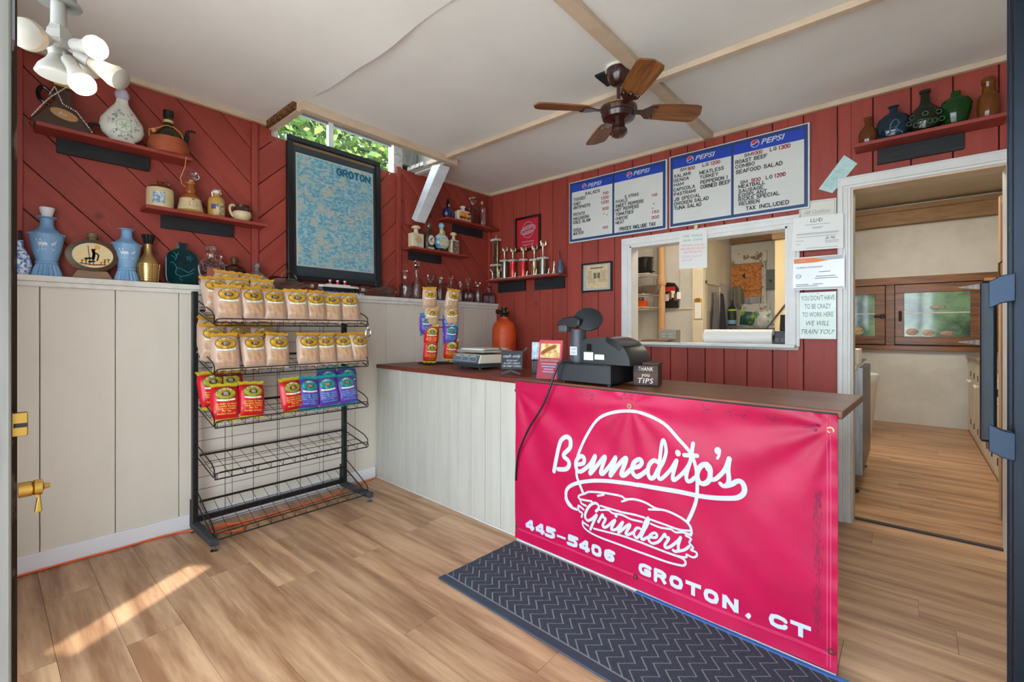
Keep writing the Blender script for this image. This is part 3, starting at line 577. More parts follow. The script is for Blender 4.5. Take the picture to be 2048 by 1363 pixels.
# ---- traced banner logo strokes (metres along the counter, height) and menu lettering
LOGO=[(0.0234,[(1.854,0.448),(1.873,0.523),(1.891,0.595),(1.904,0.625),(1.931,0.643),(1.954,0.636),(1.961,0.613),(1.956,0.588),(1.924,0.555),(1.923,0.539),(1.946,0.528),(1.956,0.512),(1.95,0.492),(1.928,0.475),(1.882,0.466)]),(0.0205,[(2.013,0.517),(2.041,0.529),(2.045,0.55),(2.038,0.561),(2.023,0.56),(2.002,0.539),(1.996,0.514),(2.002,0.491),(2.016,0.482),(2.038,0.492),(2.08,0.531),(2.107,0.577),(2.094,0.528),(2.082,0.486),(2.124,0.538),(2.158,0.581),(2.163,0.573),(2.143,0.509),(2.149,0.499),(2.164,0.51),(2.2,0.555),(2.224,0.593),(2.211,0.549),(2.199,0.502),(2.235,0.555),(2.272,0.597),(2.278,0.59),(2.257,0.527),(2.262,0.516),(2.276,0.523),(2.312,0.56),(2.342,0.573),(2.359,0.592),(2.356,0.606),(2.342,0.606),(2.321,0.59),(2.31,0.566),(2.312,0.539),(2.33,0.525),(2.348,0.532),(2.385,0.565)]),(0.0205,[(2.34,0.529),(2.36,0.542),(2.389,0.568)]),(0.0196,[(2.436,0.613),(2.417,0.616),(2.397,0.594),(2.39,0.563),(2.397,0.54),(2.408,0.535),(2.424,0.549),(2.439,0.582)]),(0.0162,[(2.442,0.585),(2.447,0.648),(2.453,0.693),(2.462,0.715),(2.471,0.696),(2.474,0.662),(2.461,0.618),(2.445,0.586),(2.439,0.555),(2.447,0.541),(2.464,0.553),(2.497,0.594),(2.524,0.639),(2.51,0.588),(2.504,0.558),(2.509,0.549),(2.524,0.561),(2.555,0.595),(2.581,0.637),(2.589,0.672),(2.594,0.723)]),(0.0168,[(2.581,0.637),(2.568,0.595),(2.565,0.571),(2.571,0.558),(2.587,0.566),(2.603,0.583)]),(0.0179,[(2.558,0.668),(2.613,0.676)]),(0.0206,[(2.659,0.63),(2.647,0.648),(2.628,0.635),(2.614,0.607),(2.613,0.582),(2.623,0.565),(2.642,0.566),(2.662,0.587),(2.667,0.616),(2.666,0.637),(2.654,0.65)]),(0.0171,[(2.663,0.589),(2.681,0.592),(2.7,0.609),(2.725,0.644),(2.74,0.687),(2.736,0.646),(2.738,0.604),(2.73,0.581),(2.716,0.573),(2.705,0.581)]),(0.0196,[(2.725,0.576),(2.748,0.588),(2.767,0.604),(2.783,0.604),(2.793,0.583),(2.789,0.559),(2.767,0.538),(2.73,0.526),(2.679,0.515),(2.612,0.507),(2.527,0.504),(2.436,0.499),(2.34,0.49)]),(0.0183,[(2.34,0.488),(2.3,0.486),(2.207,0.477),(2.124,0.461),(2.055,0.441),(2.002,0.42),(1.958,0.394),(1.935,0.367),(1.93,0.341),(1.937,0.315),(1.965,0.292)]),(0.0137,[(1.926,0.323),(1.94,0.3),(1.963,0.287),(2.0,0.285)]),(0.0107,[(2.701,0.711),(2.702,0.704),(2.7,0.692),(2.695,0.681)]),(0.0148,[(2.039,0.381),(2.018,0.422),(2.001,0.465),(2.008,0.56),(2.053,0.661),(2.12,0.756),(2.197,0.8),(2.295,0.822),(2.375,0.817),(2.462,0.787),(2.525,0.736),(2.584,0.683),(2.608,0.625),(2.611,0.549),(2.605,0.49),(2.589,0.437),(2.569,0.388)]),(0.0102,[(2.093,0.352),(2.031,0.344),(2.011,0.349),(2.018,0.362),(2.049,0.378),(2.075,0.394),(2.131,0.407),(2.188,0.415),(2.256,0.419),(2.279,0.41),(2.324,0.42),(2.379,0.419),(2.428,0.407),(2.476,0.409),(2.522,0.401),(2.561,0.386),(2.58,0.367),(2.585,0.344),(2.581,0.336),(2.561,0.335)]),(0.01,[(2.129,0.389),(2.164,0.403)]),(0.0096,[(2.26,0.394),(2.29,0.41)]),(0.0092,[(2.395,0.393),(2.449,0.406)]),(0.0097,[(2.147,0.345),(2.213,0.345),(2.267,0.344),(2.324,0.349),(2.375,0.35)]),(0.009,[(2.404,0.35),(2.466,0.346),(2.532,0.342),(2.58,0.351)]),(0.0097,[(2.143,0.323),(2.188,0.336),(2.213,0.327),(2.26,0.331),(2.305,0.323),(2.361,0.327)]),(0.009,[(2.404,0.331),(2.449,0.327),(2.496,0.333),(2.516,0.326),(2.548,0.335),(2.583,0.332)]),(0.0104,[(2.022,0.34),(2.031,0.324),(2.058,0.32)]),(0.0104,[(2.043,0.297),(2.011,0.308),(2.014,0.282),(2.034,0.276),(2.029,0.255)]),(0.0087,[(2.561,0.325),(2.583,0.318),(2.576,0.3),(2.592,0.284),(2.583,0.271),(2.604,0.269),(2.607,0.255),(2.592,0.243),(2.576,0.244),(2.564,0.246),(2.561,0.233),(2.516,0.226)]),(0.0095,[(2.036,0.236),(2.038,0.214),(2.062,0.199),(2.105,0.191),(2.168,0.187),(2.267,0.185),(2.379,0.184),(2.466,0.184),(2.532,0.191),(2.554,0.197),(2.561,0.211),(2.553,0.222),(2.532,0.226),(2.483,0.226),(2.414,0.227),(2.343,0.231),(2.267,0.232),(2.188,0.227),(2.105,0.221)]),(0.0103,[(2.036,0.232),(2.071,0.224)]),(0.0138,[(2.118,0.31),(2.135,0.329),(2.131,0.346),(2.11,0.348),(2.08,0.326),(2.056,0.286),(2.053,0.259),(2.071,0.25),(2.097,0.268),(2.122,0.293),(2.103,0.252),(2.084,0.21)]),(0.0133,[(2.131,0.261),(2.156,0.304),(2.159,0.293),(2.173,0.288),(2.156,0.253),(2.164,0.244),(2.184,0.257),(2.224,0.297),(2.203,0.252),(2.209,0.245),(2.232,0.257),(2.264,0.298),(2.24,0.242),(2.29,0.292),(2.3,0.291),(2.279,0.251),(2.29,0.247),(2.32,0.267)]),(0.0125,[(2.352,0.293),(2.335,0.291),(2.32,0.267),(2.324,0.249),(2.339,0.249),(2.364,0.293),(2.375,0.327),(2.392,0.355),(2.391,0.331),(2.368,0.284),(2.356,0.254),(2.364,0.246),(2.39,0.266),(2.425,0.275),(2.432,0.291),(2.418,0.294),(2.397,0.273),(2.393,0.252),(2.411,0.244),(2.442,0.264),(2.468,0.303),(2.471,0.293),(2.487,0.291),(2.469,0.257),(2.473,0.245),(2.496,0.259),(2.529,0.295),(2.539,0.311),(2.529,0.276),(2.529,0.254),(2.516,0.243),(2.506,0.246)]),(0.0119,[(2.516,0.243),(2.554,0.262),(2.576,0.285)])]
DOTS=[(2.53,0.671,0.0131),(2.695,0.711,0.0135),(2.74,0.687,0.0101),(2.23,0.318,0.0077)]
MENU=[('SALADS', 'k', 1.088, 2.396, 0.147, 0.029), ('TOSSED', 'k', 0.963, 2.364, 0.124, 0.029), ('CHEF', 'k', 0.963, 2.324, 0.077, 0.029), ('ANTIPASTO', 'k', 0.964, 2.289, 0.171, 0.031), ('POTATO', 'k', 0.964, 2.228, 0.117, 0.029), ('MACARONI', 'k', 0.964, 2.191, 0.162, 0.029), ('COLE SLAW', 'k', 0.962, 2.157, 0.177, 0.031), ('SODA', 'k', 0.962, 2.087, 0.082, 0.029), ('WATER', 'k', 0.962, 2.055, 0.106, 0.029), ('700', 'r', 1.262, 2.365, 0.055, 0.026), ('1200', 'r', 1.247, 2.327, 0.072, 0.026), ('1200', 'r', 1.247, 2.288, 0.072, 0.027), ('300', 'r', 1.259, 2.231, 0.058, 0.026), ('*', 'r', 1.267, 2.188, 0.013, 0.024), ('*', 'r', 1.299, 2.177, 0.013, 0.024), ('150', 'r', 1.261, 2.068, 0.053, 0.026), ('E XTRAS', 'k', 1.476, 2.297, 0.119, 0.027), ('PICKLE', 'k', 1.391, 2.268, 0.106, 0.027), ('SWEET PEPPERS', 'k', 1.388, 2.231, 0.249, 0.03), ('HOT PEPPERS', 'k', 1.387, 2.197, 0.209, 0.03), ('TOMATOES', 'k', 1.388, 2.161, 0.161, 0.029), ('CHEESE', 'k', 1.389, 2.125, 0.112, 0.027), ('MEAT', 'k', 1.389, 2.09, 0.075, 0.027), ('PRICES INCLUDE TAX', 'k', 1.427, 2.03, 0.312, 0.032), ('100', 'r', 1.71, 2.264, 0.044, 0.025), ('*', 'r', 1.719, 2.198, 0.014, 0.022), ('*', 'r', 1.709, 2.162, 0.014, 0.022), ('150', 'r', 1.71, 2.128, 0.058, 0.025), ('300', 'r', 1.708, 2.085, 0.06, 0.026), ('SM', 'k', 1.94, 2.416, 0.045, 0.024), ('900', 'r', 1.997, 2.41, 0.052, 0.029), ('LG', 'k', 2.107, 2.413, 0.041, 0.026), ('1200', 'r', 2.163, 2.411, 0.066, 0.028), ('SALAMI', 'k', 1.892, 2.375, 0.127, 0.027), ('GENOA', 'k', 1.889, 2.341, 0.115, 0.027), ('HAM', 'k', 1.892, 2.308, 0.071, 0.026), ('CAPICOLA', 'k', 1.889, 2.269, 0.16, 0.028), ('PASTRAMI', 'k', 1.892, 2.234, 0.165, 0.028), ('JB SPECIAL', 'k', 1.892, 2.195, 0.199, 0.028), ('CHICKEN SALAD', 'k', 1.892, 2.16, 0.257, 0.029), ('TUNA SALAD', 'k', 1.893, 2.125, 0.203, 0.029), ('MEATLESS', 'k', 2.086, 2.359, 0.169, 0.028), ('TURKEY', 'k', 2.088, 2.325, 0.128, 0.027), ('PEPPERON I', 'k', 2.092, 2.286, 0.19, 0.029), ('CORNED BEEF', 'k', 2.093, 2.25, 0.208, 0.03), ('SM', 'k', 2.395, 2.414, 0.048, 0.025), ('1000', 'r', 2.447, 2.414, 0.06, 0.027), ('LG', 'k', 2.556, 2.415, 0.037, 0.026), ('1300', 'r', 2.606, 2.411, 0.068, 0.03), ('ROAST BEEF', 'k', 2.337, 2.378, 0.2, 0.028), ('COMBO', 'k', 2.336, 2.345, 0.122, 0.027), ('SEAFOOD SALAD', 'k', 2.339, 2.306, 0.289, 0.029), ('SM', 'k', 2.368, 2.229, 0.044, 0.025), ('900', 'r', 2.439, 2.228, 0.056, 0.028), ('LG', 'k', 2.531, 2.229, 0.037, 0.026), ('1200', 'r', 2.581, 2.228, 0.065, 0.029), ('MEATBALL', 'k', 2.357, 2.2, 0.168, 0.027), ('SAUSAGE', 'k', 2.357, 2.168, 0.157, 0.027), ('EGGPLANT', 'k', 2.357, 2.138, 0.178, 0.027), ('RICKS SPECIAL', 'k', 2.357, 2.108, 0.256, 0.029), ('REUBEN', 'k', 2.36, 2.077, 0.128, 0.028), ('TAX', 'k', 2.405, 2.036, 0.058, 0.03), ('INCLUDED', 'k', 2.488, 2.036, 0.178, 0.03), ('PEPSI', 'w', 1.113, 2.461, 0.141, 0.043), ('PEPSI', 'w', 1.55, 2.472, 0.145, 0.042), ('PEPSI', 'w', 2.052, 2.475, 0.146, 0.044), ('PEPSI', 'w', 2.499, 2.478, 0.146, 0.046)]
CA=math.atan2(-.14,3.09)
ct=thing('service_counter','long serving counter with cream tongue-and-groove front and brown top','counter',(0,-1.33,0),CA)
top_m=mat('varnished_top',(118,54,40),.4,var=((2.2,26,26),(84,36,26),.36,.66),coat=.06,spec=.35)
MB().box(.0,0.018,.0,3.075,.04,.888).build('front_frame',mat('counter_ply',(150,118,88),.7),ct)
MB().box(.0,.44,.0,3.05,.46,.888).build('back_panel',mat('counter_ply',(150,118,88),.7),ct) if 0 else None
cs=[.0,.075,.211,.341,.477,.614,.752,.884,1.019,1.15,1.283,1.417,1.553]
for a,b in zip(cs,cs[1:]): MB().box(a+.0014,0,.004,b-.0014,.018,.888).build('board',cream_c,ct,bevel=.003)
for i in range(11):
    a=1.556+i*.139; MB().box(a+.0014,0,.004,min(a+.139,3.085)-.0014,.018,.888).build('board',cream_c,ct,bevel=.003)
tp=MB().box(.012,-.016,.889,1.56,.515,.918).build('top_board',top_m,ct,bevel=.004)
tp=MB().box(1.5605,-.016,.889,3.105,.515,.918).build('top_board',mat('varnished_top_right',(134,78,50),.38,var=((2.2,26,26),(98,52,34),.36,.66),coat=.08,spec=.35),ct,bevel=.004)
MB().box(1.56,-.0185,.903,3.09,-.0162,.909).build('edge_tape',mat('edge_dark_tape',(40,40,42),.6),ct)
MB().box(1.555,-.012,.0,3.09,-.001,.03).build('toe_strip',mat('toe_tan',(140,112,88),.6),ct)
MB().box(.0,-.006,0,1.555,-.0005,.006).build('seal_bead',mat('seal_white',(205,205,205),.5),ct)
for x in (.06,1.5,2.8): MB().box(x,.40,0,x+.05,.45,.888).build('leg',mat('counter_ply',(150,118,88),.7),ct)
# ---------------------------------------------------------------- banner
bn=thing('vinyl_banner','magenta vinyl sandwich shop banner with white lettering hung on counter','banner',(0,-1.33,0),CA)
BX0,BX1,BZ0,BZ1=1.572,3.092,.014,.905
def wr(x,z):
    u=(x-BX0)/(BX1-BX0); v=(z-BZ0)/(BZ1-BZ0)
    d=0
    # soft pull folds radiating from the top right corner and the middle grommet
    for (cx,cz,am,fr,ph) in ((3.08,.86,.012,9,0.4),(2.30,.85,.005,10,1.1),(1.58,.86,.007,9,2.2)):
        r=math.hypot(x-cx,z-cz)+.05; th=math.atan2(z-cz,x-cx); d+=am*math.sin(th*fr+ph)*math.exp(-r*1.3)*min(1,r*3)
    d+=.0022*math.sin(x*7+z*11)*math.sin(z*5-x*3)+.0012*math.sin(x*31+z*9)*math.sin(z*23)
    if u>.96: d+=.0018*math.sin(z*70)*(u-.96)/.04
    d+=.006*max(0,1-v*9)**2   # rolled bottom hem
    return -.031-d
bf=lambda x,z,e=0:(x,wr(x,z)-e,z)
m=MB(); m.grid(150,80,lambda u,v:bf(BX0+(BX1-BX0)*u,BZ0+(BZ1-BZ0)*v)); 
vin=mat('magenta_vinyl',(180,4,68),.42,var=((4,4,4),(160,2,56),.35,.7),bump=((14,14,14),.35),spec=.38)
m.grid(150,80,lambda u,v:(BX0+(BX1-BX0)*u,wr(BX0+(BX1-BX0)*u,BZ0+(BZ1-BZ0)*v)+.0015,BZ0+(BZ1-BZ0)*v),flip=True)
m.build('sheet',vin,bn,smooth=True,ang=80)
m=MB(); lf=lambda a,b:bf(a,b,.0016)
for w,pts in LOGO: m.ribbon(pts,w,lf)
for x,z,r in DOTS: m.add([lf(x+r*math.cos(k*.5236),z+1.1*r*math.sin(k*.5236)) for k in range(12)],[list(range(12))])
m.build('logo',white_ink,bn)
GL={'4':[[(.72,0),(.72,1)],[(.72,.95),(.12,.33)],[(.1,.30),(.98,.30)]],'5':[[(.9,.86),(.22,.86),(.2,.56),(.6,.60),(.82,.45),(.82,.25),(.6,.14),(.08,.14)]],'-':[[(.1,.46),(.9,.46)]],
'0':[[(.5,.86),(.26,.8),(.2,.5),(.26,.2),(.5,.14),(.74,.2),(.8,.5),(.74,.8),(.5,.86)]],'6':[[(.84,.82),(.5,.86),(.24,.74),(.2,.4),(.28,.18),(.5,.14),(.74,.2),(.78,.36),(.7,.5),(.5,.52),(.24,.46)]],
'G':[[(.86,.80),(.5,.86),(.24,.74),(.2,.4),(.28,.18),(.5,.14),(.82,.18),(.82,.46),(.56,.46)]],'R':[[(.22,0),(.22,.86),(.6,.86),(.8,.74),(.78,.56),(.58,.48),(.26,.48)],[(.58,.48),(.86,.02)]],
'O':[[(.5,.86),(.26,.78),(.2,.5),(.26,.22),(.5,.14),(.74,.22),(.8,.5),(.74,.78),(.5,.86)]],'T':[[(.06,.86),(.94,.86)],[(.5,0),(.5,.9)]],'N':[[(.2,0),(.2,1)],[(.2,.95),(.8,.05)],[(.8,0),(.8,1)]],',':[[(.4,.16),(.5,.1),(.36,-.12)]],'C':[[(.84,.70),(.78,.80),(.5,.86),(.26,.78),(.2,.5),(.26,.22),(.5,.14),(.78,.2),(.84,.32)]]}
def block(mb,txt,xs,z,h,cw):
    for ch,x in zip(txt,xs):
        for st in GL[ch]: mb.ribbon([(x+a*cw,z+b*h) for a,b in st],h*(.31 if ch!='-' else .2),lambda a,b:bf(a,b,.0018),smooth=False,caps=len(st)>3)
m=MB(); block(m,'445-5406',[1.65+i*.0722 for i in range(8)],.088,.057,.070); m.build('phone_number',white_ink,bn); m=MB()
block(m,'GROTON',[2.335+i*.074 for i in range(6)],.086,.053,.074); block(m,',',[2.785],.09,.053,.05); m.build('town_name',white_ink,bn); m=MB(); block(m,'CT',[2.872,2.945],.088,.05,.073)
m.build('state_name',white_ink,bn)
for i,(x,z) in enumerate(((1.578,.851),(2.298,.845),(3.072,.851),(1.585,.074),(2.327,.063),(3.074,.079))):
    MB().lathe([(.006,0),(.007,-.003),(.0115,-.003),(.013,0)],16,bf(x,z),axis='y').build('grommet',mat('grommet_brass',(150,130,90),.35,1),bn,smooth=True)
m=MB()
for x in (3.062,3.072): m.ribbon([(x,BZ0+.01+k*.0218) for k in range(41)],.0012,lambda a,b:bf(a,b,.001),smooth=False)
for z in (.072,.066): m.ribbon([(BX0+.005+k*.02,z) for k in range(76)],.0012,lambda a,b:bf(a,b,.001),smooth=False)
m.build('stitching',mat('pink_thread',(226,90,140),.6),bn)
m=MB(); random.seed(21)
for (x,z,l,n) in ((2.02,.868,.08,26),(2.25,.882,.07,16),(2.62,.872,.05,12),(2.72,.868,.08,26),(2.86,.864,.06,22),(2.99,.852,.05,26)):
    for k in range(n): a=x+random.uniform(0,l); c=z+random.gauss(0,.008); m.ribbon([(a,c),(a+random.uniform(.002,.012),c+random.uniform(-.003,.002))],random.uniform(.001,.004),lambda p,q:bf(p,q,.0012),smooth=False)
for k in range(230):
    c=random.uniform(.10,.62); a=3.034+random.gauss(0,.007); m.ribbon([(a,c),(a+random.gauss(0,.001),c+random.uniform(.003,.02))],random.uniform(.0008,.0025),lambda p,q:bf(p,q,.0012),smooth=False)
m.build('scuffs',mat('scuff_dark',(124,6,56),.6),bn,kind='stuff')
# ---------------------------------------------------------------- floor mat
mt=thing('floor_mat','dark blue-grey ribbed doormat with zigzag pattern in front of banner','mat',(1.585,-1.445,0),CA)
MW,MD=1.56,.53
MB().box(0,-MD,0,MW,0,.006).build('rubber_base',mat('mat_rubber',(146,150,156),.8,bump=(300,.3)),mt,bevel=.003)
m=MB(); px=.094; 
zf=lambda a,b:(a,b,.0105)
mm=mat('mat_pile',(66,74,88),.95,var=(160,(44,50,62),.35,.65),bump=(500,.8))
def zig(mb,off):
    # one raised chevron rib running across the mat
    pts=[]; k=0; 
    yy=-.02
    a=px
    P=[]
    n=11
    for i in range(n+1):
        P.append((off+(.046 if i%2 else 0),-.018-i*(MD-.046)/n))
    o=[]
    for w in (-.0145,.0145): o.append([(x+w,y) for x,y in P])
    v=[];f=[]
    for i,(x,y) in enumerate(P):
        v+=[(x-.0192,y,.0055),(x-.0182,y,.0082),(x+.0182,y,.0082),(x+.0192,y,.0055)]
    for i in range(len(P)-1):
        for q in range(3): f.append((i*4+q,i*4+q+1,(i+1)*4+q+1,(i+1)*4+q))
    v2=[(min(max(x,.005),MW-.005),y,z) for x,y,z in v]
    mb.add(v2,f)
k=-.03
while k<MW-.02: zig(m,k+.01); k+=.046
m.build('chevron_ribs',mm,mt,kind='stuff')
MB().box(0,-MD-.022,0,MW,-MD+.022,.009).build('border',mat('mat_border',(52,62,78),.6),mt,bevel=.004)
MB().box(.75,-.012,.0062,1.55,.006,.0105).build('blue_strip',mat('mat_edge_blue',(44,104,176),.5),mt); MB().box(.0,.004,.0,1.50,.010,.012).build('white_edge',mat('seal_white',(205,205,205)),mt)  # blue strip stands for the bluish edge of the mat border
# ---------------------------------------------------------------- orange extension cord
m=MB(); m.tube([(.012,-3.35,.006),(.014,-3.1,.007),(.02,-2.95,.006),(.012,-2.8,.006),(.03,-2.66,.006),(.10,-2.58,.006),(.22,-2.50,.006),(.26,-2.42,.008),(.20,-2.38,.010),(.13,-2.45,.014),(.12,-2.55,.010),(.14,-2.44,.007),(.16,-2.2,.006),(.15,-1.9,.006),(.10,-1.65,.006),(.04,-1.42,.006),(.02,-1.36,.006)],.005,8)
m.build('extension_cord',mat('orange_cord',(232,104,44),.45),smooth=True,label='orange extension cord running along the baseboard under the rack',cat='cord')
# ================================================================ wire chip rack
rk=thing('wire_display_rack','black wire snack rack with five sloping shelves against wall','rack',(0,0,0))
RY0,RY1,RXB=-2.61,-1.66,.075
for y in (RY0,RY1):
    MB().box(RXB-.018,y-.014,.05,RXB+.018,y+.014,1.425).build('post',blk,rk,bevel=.002)
    m=MB()
    for k in range(30): m.box(RXB+.0182,y-.003,.12+k*.043,RXB+.0188,y+.003,.14+k*.043)
    m.build('slots',mat('slot_black',(6,6,6),.8),rk)
    b=MB().box(RXB-.02,y-.02,.028,.44,y+.02,.062).build('foot',mat('foot_grey',(62,66,70),.6,var=(40,(44,48,52),.4,.6)),rk,bevel=.004)
    MB().lathe([(.02,0),(.02,.004),(.006,.008),(.005,.028)],10,(.425,y,0)).lathe([(.02,0),(.02,.004),(.006,.008),(.005,.028)],10,(.075,y,0)).build('levelling_screw',steel,b,smooth=True)
    MB().prism([(RXB-.04,.03),(RXB-.02,.05),(RXB-.02,.19),(RXB-.035,.19)],lambda a,b,q:(a,q,b),y-.016,y+.016).build('gusset',blk,rk)
MB().box(RXB-.012,RY0,.058,RXB+.012,RY1,.088).build('cross_bar',blk,rk)
m=MB()
for y in (-2.45,-2.288,-2.14,-1.987,-1.82): m.tube([(RXB,y,.09),(RXB,y,1.40)],.0018,4)
for k in range(19): m.tube([(RXB,RY0,.10+.0725*k),(RXB,RY1,.10+.0725*k)],.0014,4)
m.build('back_grid',blk_wire,rk)
SH=[(1.312,1.226),(1.035,.948),(.748,.664),(.455,.382),(.180,.05)]
FX=.405
def shelf(zb,zf):
    s=MB(); a,b=RY0+.02,RY1-.015
    for k in range(14):
        y=a+(b-a)*k/13; s.tube([(RXB+.02,y,zb),(FX,y,zf),(FX+.006,y,zf+.03)],.0016,4)
    for t in (.3,.55,.8): 
        s.tube([(RXB+.02+(FX-RXB-.02)*t,a,zb+(zf-zb)*t-.002),(RXB+.02+(FX-RXB-.02)*t,b,zb+(zf-zb)*t-.002)],.002,4)
    return s,a,b
for i,(zb,zf) in enumerate(SH):
    s,a,b=shelf(zb,zf); o=s.build('shelf',blk_wire,rk)
    MB().box(RXB+.016,a,zb-.006,RXB+.024,b,zb+.006).build('back_bar',blk_wire,o)
    MB().tube([(FX,a-.01,zf-.004),(FX,b+.01,zf-.004)],.004,6).tube([(FX,a-.01,zf-.004),(FX+.006,a-.012,zf+.012),(FX+.006,a-.004,zf+.030),(FX+.006,a+.02,zf+.034),(FX+.006,b-.02,zf+.034),(FX+.006,b+.004,zf+.030),(FX+.006,b+.012,zf+.012),(FX,b+.01,zf-.004)],.0032,6).build('front_rail',blk_wire,o,smooth=True)
    for y in (a-.012,b+.012):
        MB().tube([(RXB+.01,y,zb+.055),(RXB+.03,y,zb+.058),(FX-.05,y,zf+.075),(FX-.006,y,zf+.05),(FX-.002,y,zf+.02),(FX-.02,y,zf+.004),(RXB+.02,y,zb-.01)],.0035,6).build('side_arm',blk_wire,o,smooth=True)
# metal measuring clip on the top shelf
cl=thing('wire_clip','small chrome spring clip hanging at end of the top shelf','clip',(.40,-1.66,1.20))
m=MB()
for k in range(4): m.tube([(0.002*k,.02*math.cos(t*.524),-.03+.024*math.sin(t*.524)+.004*k) for t in range(12)],.002,4,closed=True)
m.build('coil',chrome,cl); MB().tube([(0,0,.02),(0,0,-.01)],.003,5).build('hook',chrome,cl)
# ---------------------------------------------------------------- snack bags
BW,BH=.142,.218
def bag_z(x,y,w=BW,h=BH,seed=0):
    u=2*x/w; v=2*y/h
    if abs(u)>=1: u=math.copysign(.999,u)
    e=max(0,1-abs(v)/.86)
    t=.034*(1-abs(u)**2.4)**.6*min(1,(e*2.4))**.6
    c=(.003*math.sin(9*u+v*5+seed)*math.sin(v*7+seed)+.0016*math.sin(u*17+v*3+seed*3))*min(1,e*3)*(.4+.6*abs(v))+.0016*math.sin(u*7+v*13+seed*2)*(abs(v)>.5)
    return t+c*(1-abs(u)**4)
def bag_outline(y,w=BW,h=BH):  # slight pinch near seals
    v=abs(2*y/h); return 1-.10*math.exp(-((v-.80)/.16)**2)+.03*(v>.9)-.05*(1-v)**2*0
def make_bag(kind,name,cols,lines,seed):
    base,crimp,ov,ov2,ink=cols
    m=MB(); nu,nv=20,30
    def P(u,v,s): 
        x=(u-.5)*BW; y=(v-.5)*BH; z=bag_z(x,y,seed=seed)
        if v<.035 or v>.965: z=.0015
        return (x*bag_outline(y),-s*z,y+(.003*math.sin(u*20+seed) if v in (0,1) else 0))
    m.grid(nu,nv,lambda u,v:P(u,v,1)); nf=len(m.f)
    m.grid(nu,nv,lambda u,v:P(u,v,-1),flip=True)
    for i in range(len(m.f)):
        r=(i%(nu*nv))//nu
        m.m[i]=1 if r>=nv-3 and i//(nu*nv)==0 or r>=nv-2 or (r<=1 and kind!='tan') else 0
    bm=mat('bag_'+kind,base,.32,var=(7,tuple(int(c*.93) for c in base),.3,.7),bump=((22,22,22),.4),spec=.55); cm=mat('crimp_'+kind,crimp,.3,bump=((90,6,6),.4))
    o=m.build(name,[bm,cm],smooth=True,ang=60)
    def cf(x,y,e): return (x*bag_outline(y),-bag_z(x,y,seed=seed)-e,y)
    def disc(mb,cx,cy,rx,ry,e,mi,n=24,rings=4):
        v=[cf(cx,cy,e)];f=[]
        for j in range(1,rings+1):
            for k in range(n): a=2*math.pi*k/n; v.append(cf(cx+rx*j/rings*math.cos(a),cy+ry*j/rings*math.sin(a),e))
        for k in range(n): f.append((0,1+k,1+(k+1)%n))
        for j in range(rings-1):
            for k in range(n): f.append((1+j*n+k,1+(j+1)*n+k,1+(j+1)*n+(k+1)%n,1+j*n+(k+1)%n))
        mb.add(v,[q[::-1] if len(q)==0 else q for q in f],mi)
    cy=.045; lm=MB(); disc(lm,0,cy,.053,.036,.0012,0); disc(lm,0,cy,.049,.0325,.0018,1); disc(lm,0,cy-.002,.032,.020,.0024,2); disc(lm,0,cy-.004,.023,.0135,.003,3)
    for x0 in (-.05,): 
        lm.grid(12,2,lambda u,v:cf(-.046+.092*u,cy-.040+.010*v-.006*math.sin(u*math.pi),.0026),4)
    lm.build('logo_badge',[mat('badge_dark_'+kind,ov2,.4),mat('badge_'+kind,ov,.35,var=(30,tuple(int(c*.75) for c in ov),.4,.7)),mat('badge_mid_'+kind,tuple(int(c*.9) for c in ov),.4),mat('badge_brown',(86,56,36),.5),mat('badge_banner',(218,222,196),.5)],o)
    wi=mat('bag_white_ink',(240,236,214),.5)
    def arc(a,b):
        th=a/.050
        return cf(.046*math.sin(th)*(1+b*6),cy-.012+(.036+b*.9)*math.cos(th)*.98-.002,.0052)
    g=text_geo('DIRTY',0,.012); sx=.072/g[2]
    MB().add([arc(p[0]*sx-.036,p[1]*.021-.002) for p in g[0]],g[1]).build('brand_lettering',wi,o)
    tm=MB()
    for i,l in enumerate(('DELI','STYLE')): tm.text(l,lambda a,b,i=i:cf(a,cy-.002-.009*i+b,.0054),height=.006,width=.022,align='C')
    tm.build('style_lettering',wi,o,kind='stuff'); tm=MB()
    for i,l in enumerate(lines): tm.text(l,lambda a,b,i=i:cf(a,-.020-.0135*i+b,.005),height=.0085,width=min(.098,.0062*len(l)),align='C',bold=.01 if 'M' not in l else 0)
    tm.build('slogan_lettering',mat('ink_'+kind,ink,.5),o,kind='stuff')
    return o
LT=('Artfully Crafted','Partially Peeled','Thick Cut Kettle','For The','Perfect Crunch!')
tan=make_bag('tan','snack_bag',((196,166,146),(198,142,30),(204,156,34),(96,66,20),(226,160,52)),LT,0.3)
redb=make_bag('red','snack_bag',((204,24,40),(190,170,40),(176,164,48),(92,84,24),(238,208,60)),LT,1.7)
pur=make_bag('purple','snack_bag',((96,62,168),(20,150,146),(30,150,150),(16,96,104),(90,200,214)),LT,2.9)
usedb=set()
def bag(proto,loc,rz,tilt,label,group,sc=1,roll=0):
    M=Matrix.Rotation(rz,4,'Z')@Matrix.Rotation(tilt,4,'X')@Matrix.Rotation(roll,4,'Y')
    o=proto if proto.name not in usedb else dup(proto)
    usedb.add(proto.name)
    e=M.to_euler(); o.rotation_euler=e; o.location=loc; o.scale=(sc,sc,sc)
    o['label']=label; o['category']='snack bag'; o['group']=group
    return o
def ord_(i): return ['first','second','third','fourth','fifth','sixth','seventh'][i]
def zs(k,x): 
    zb,zf=SH[k]; t=(x-RXB-.02)/(FX-RXB-.02); return zb+(zf-zb)*t
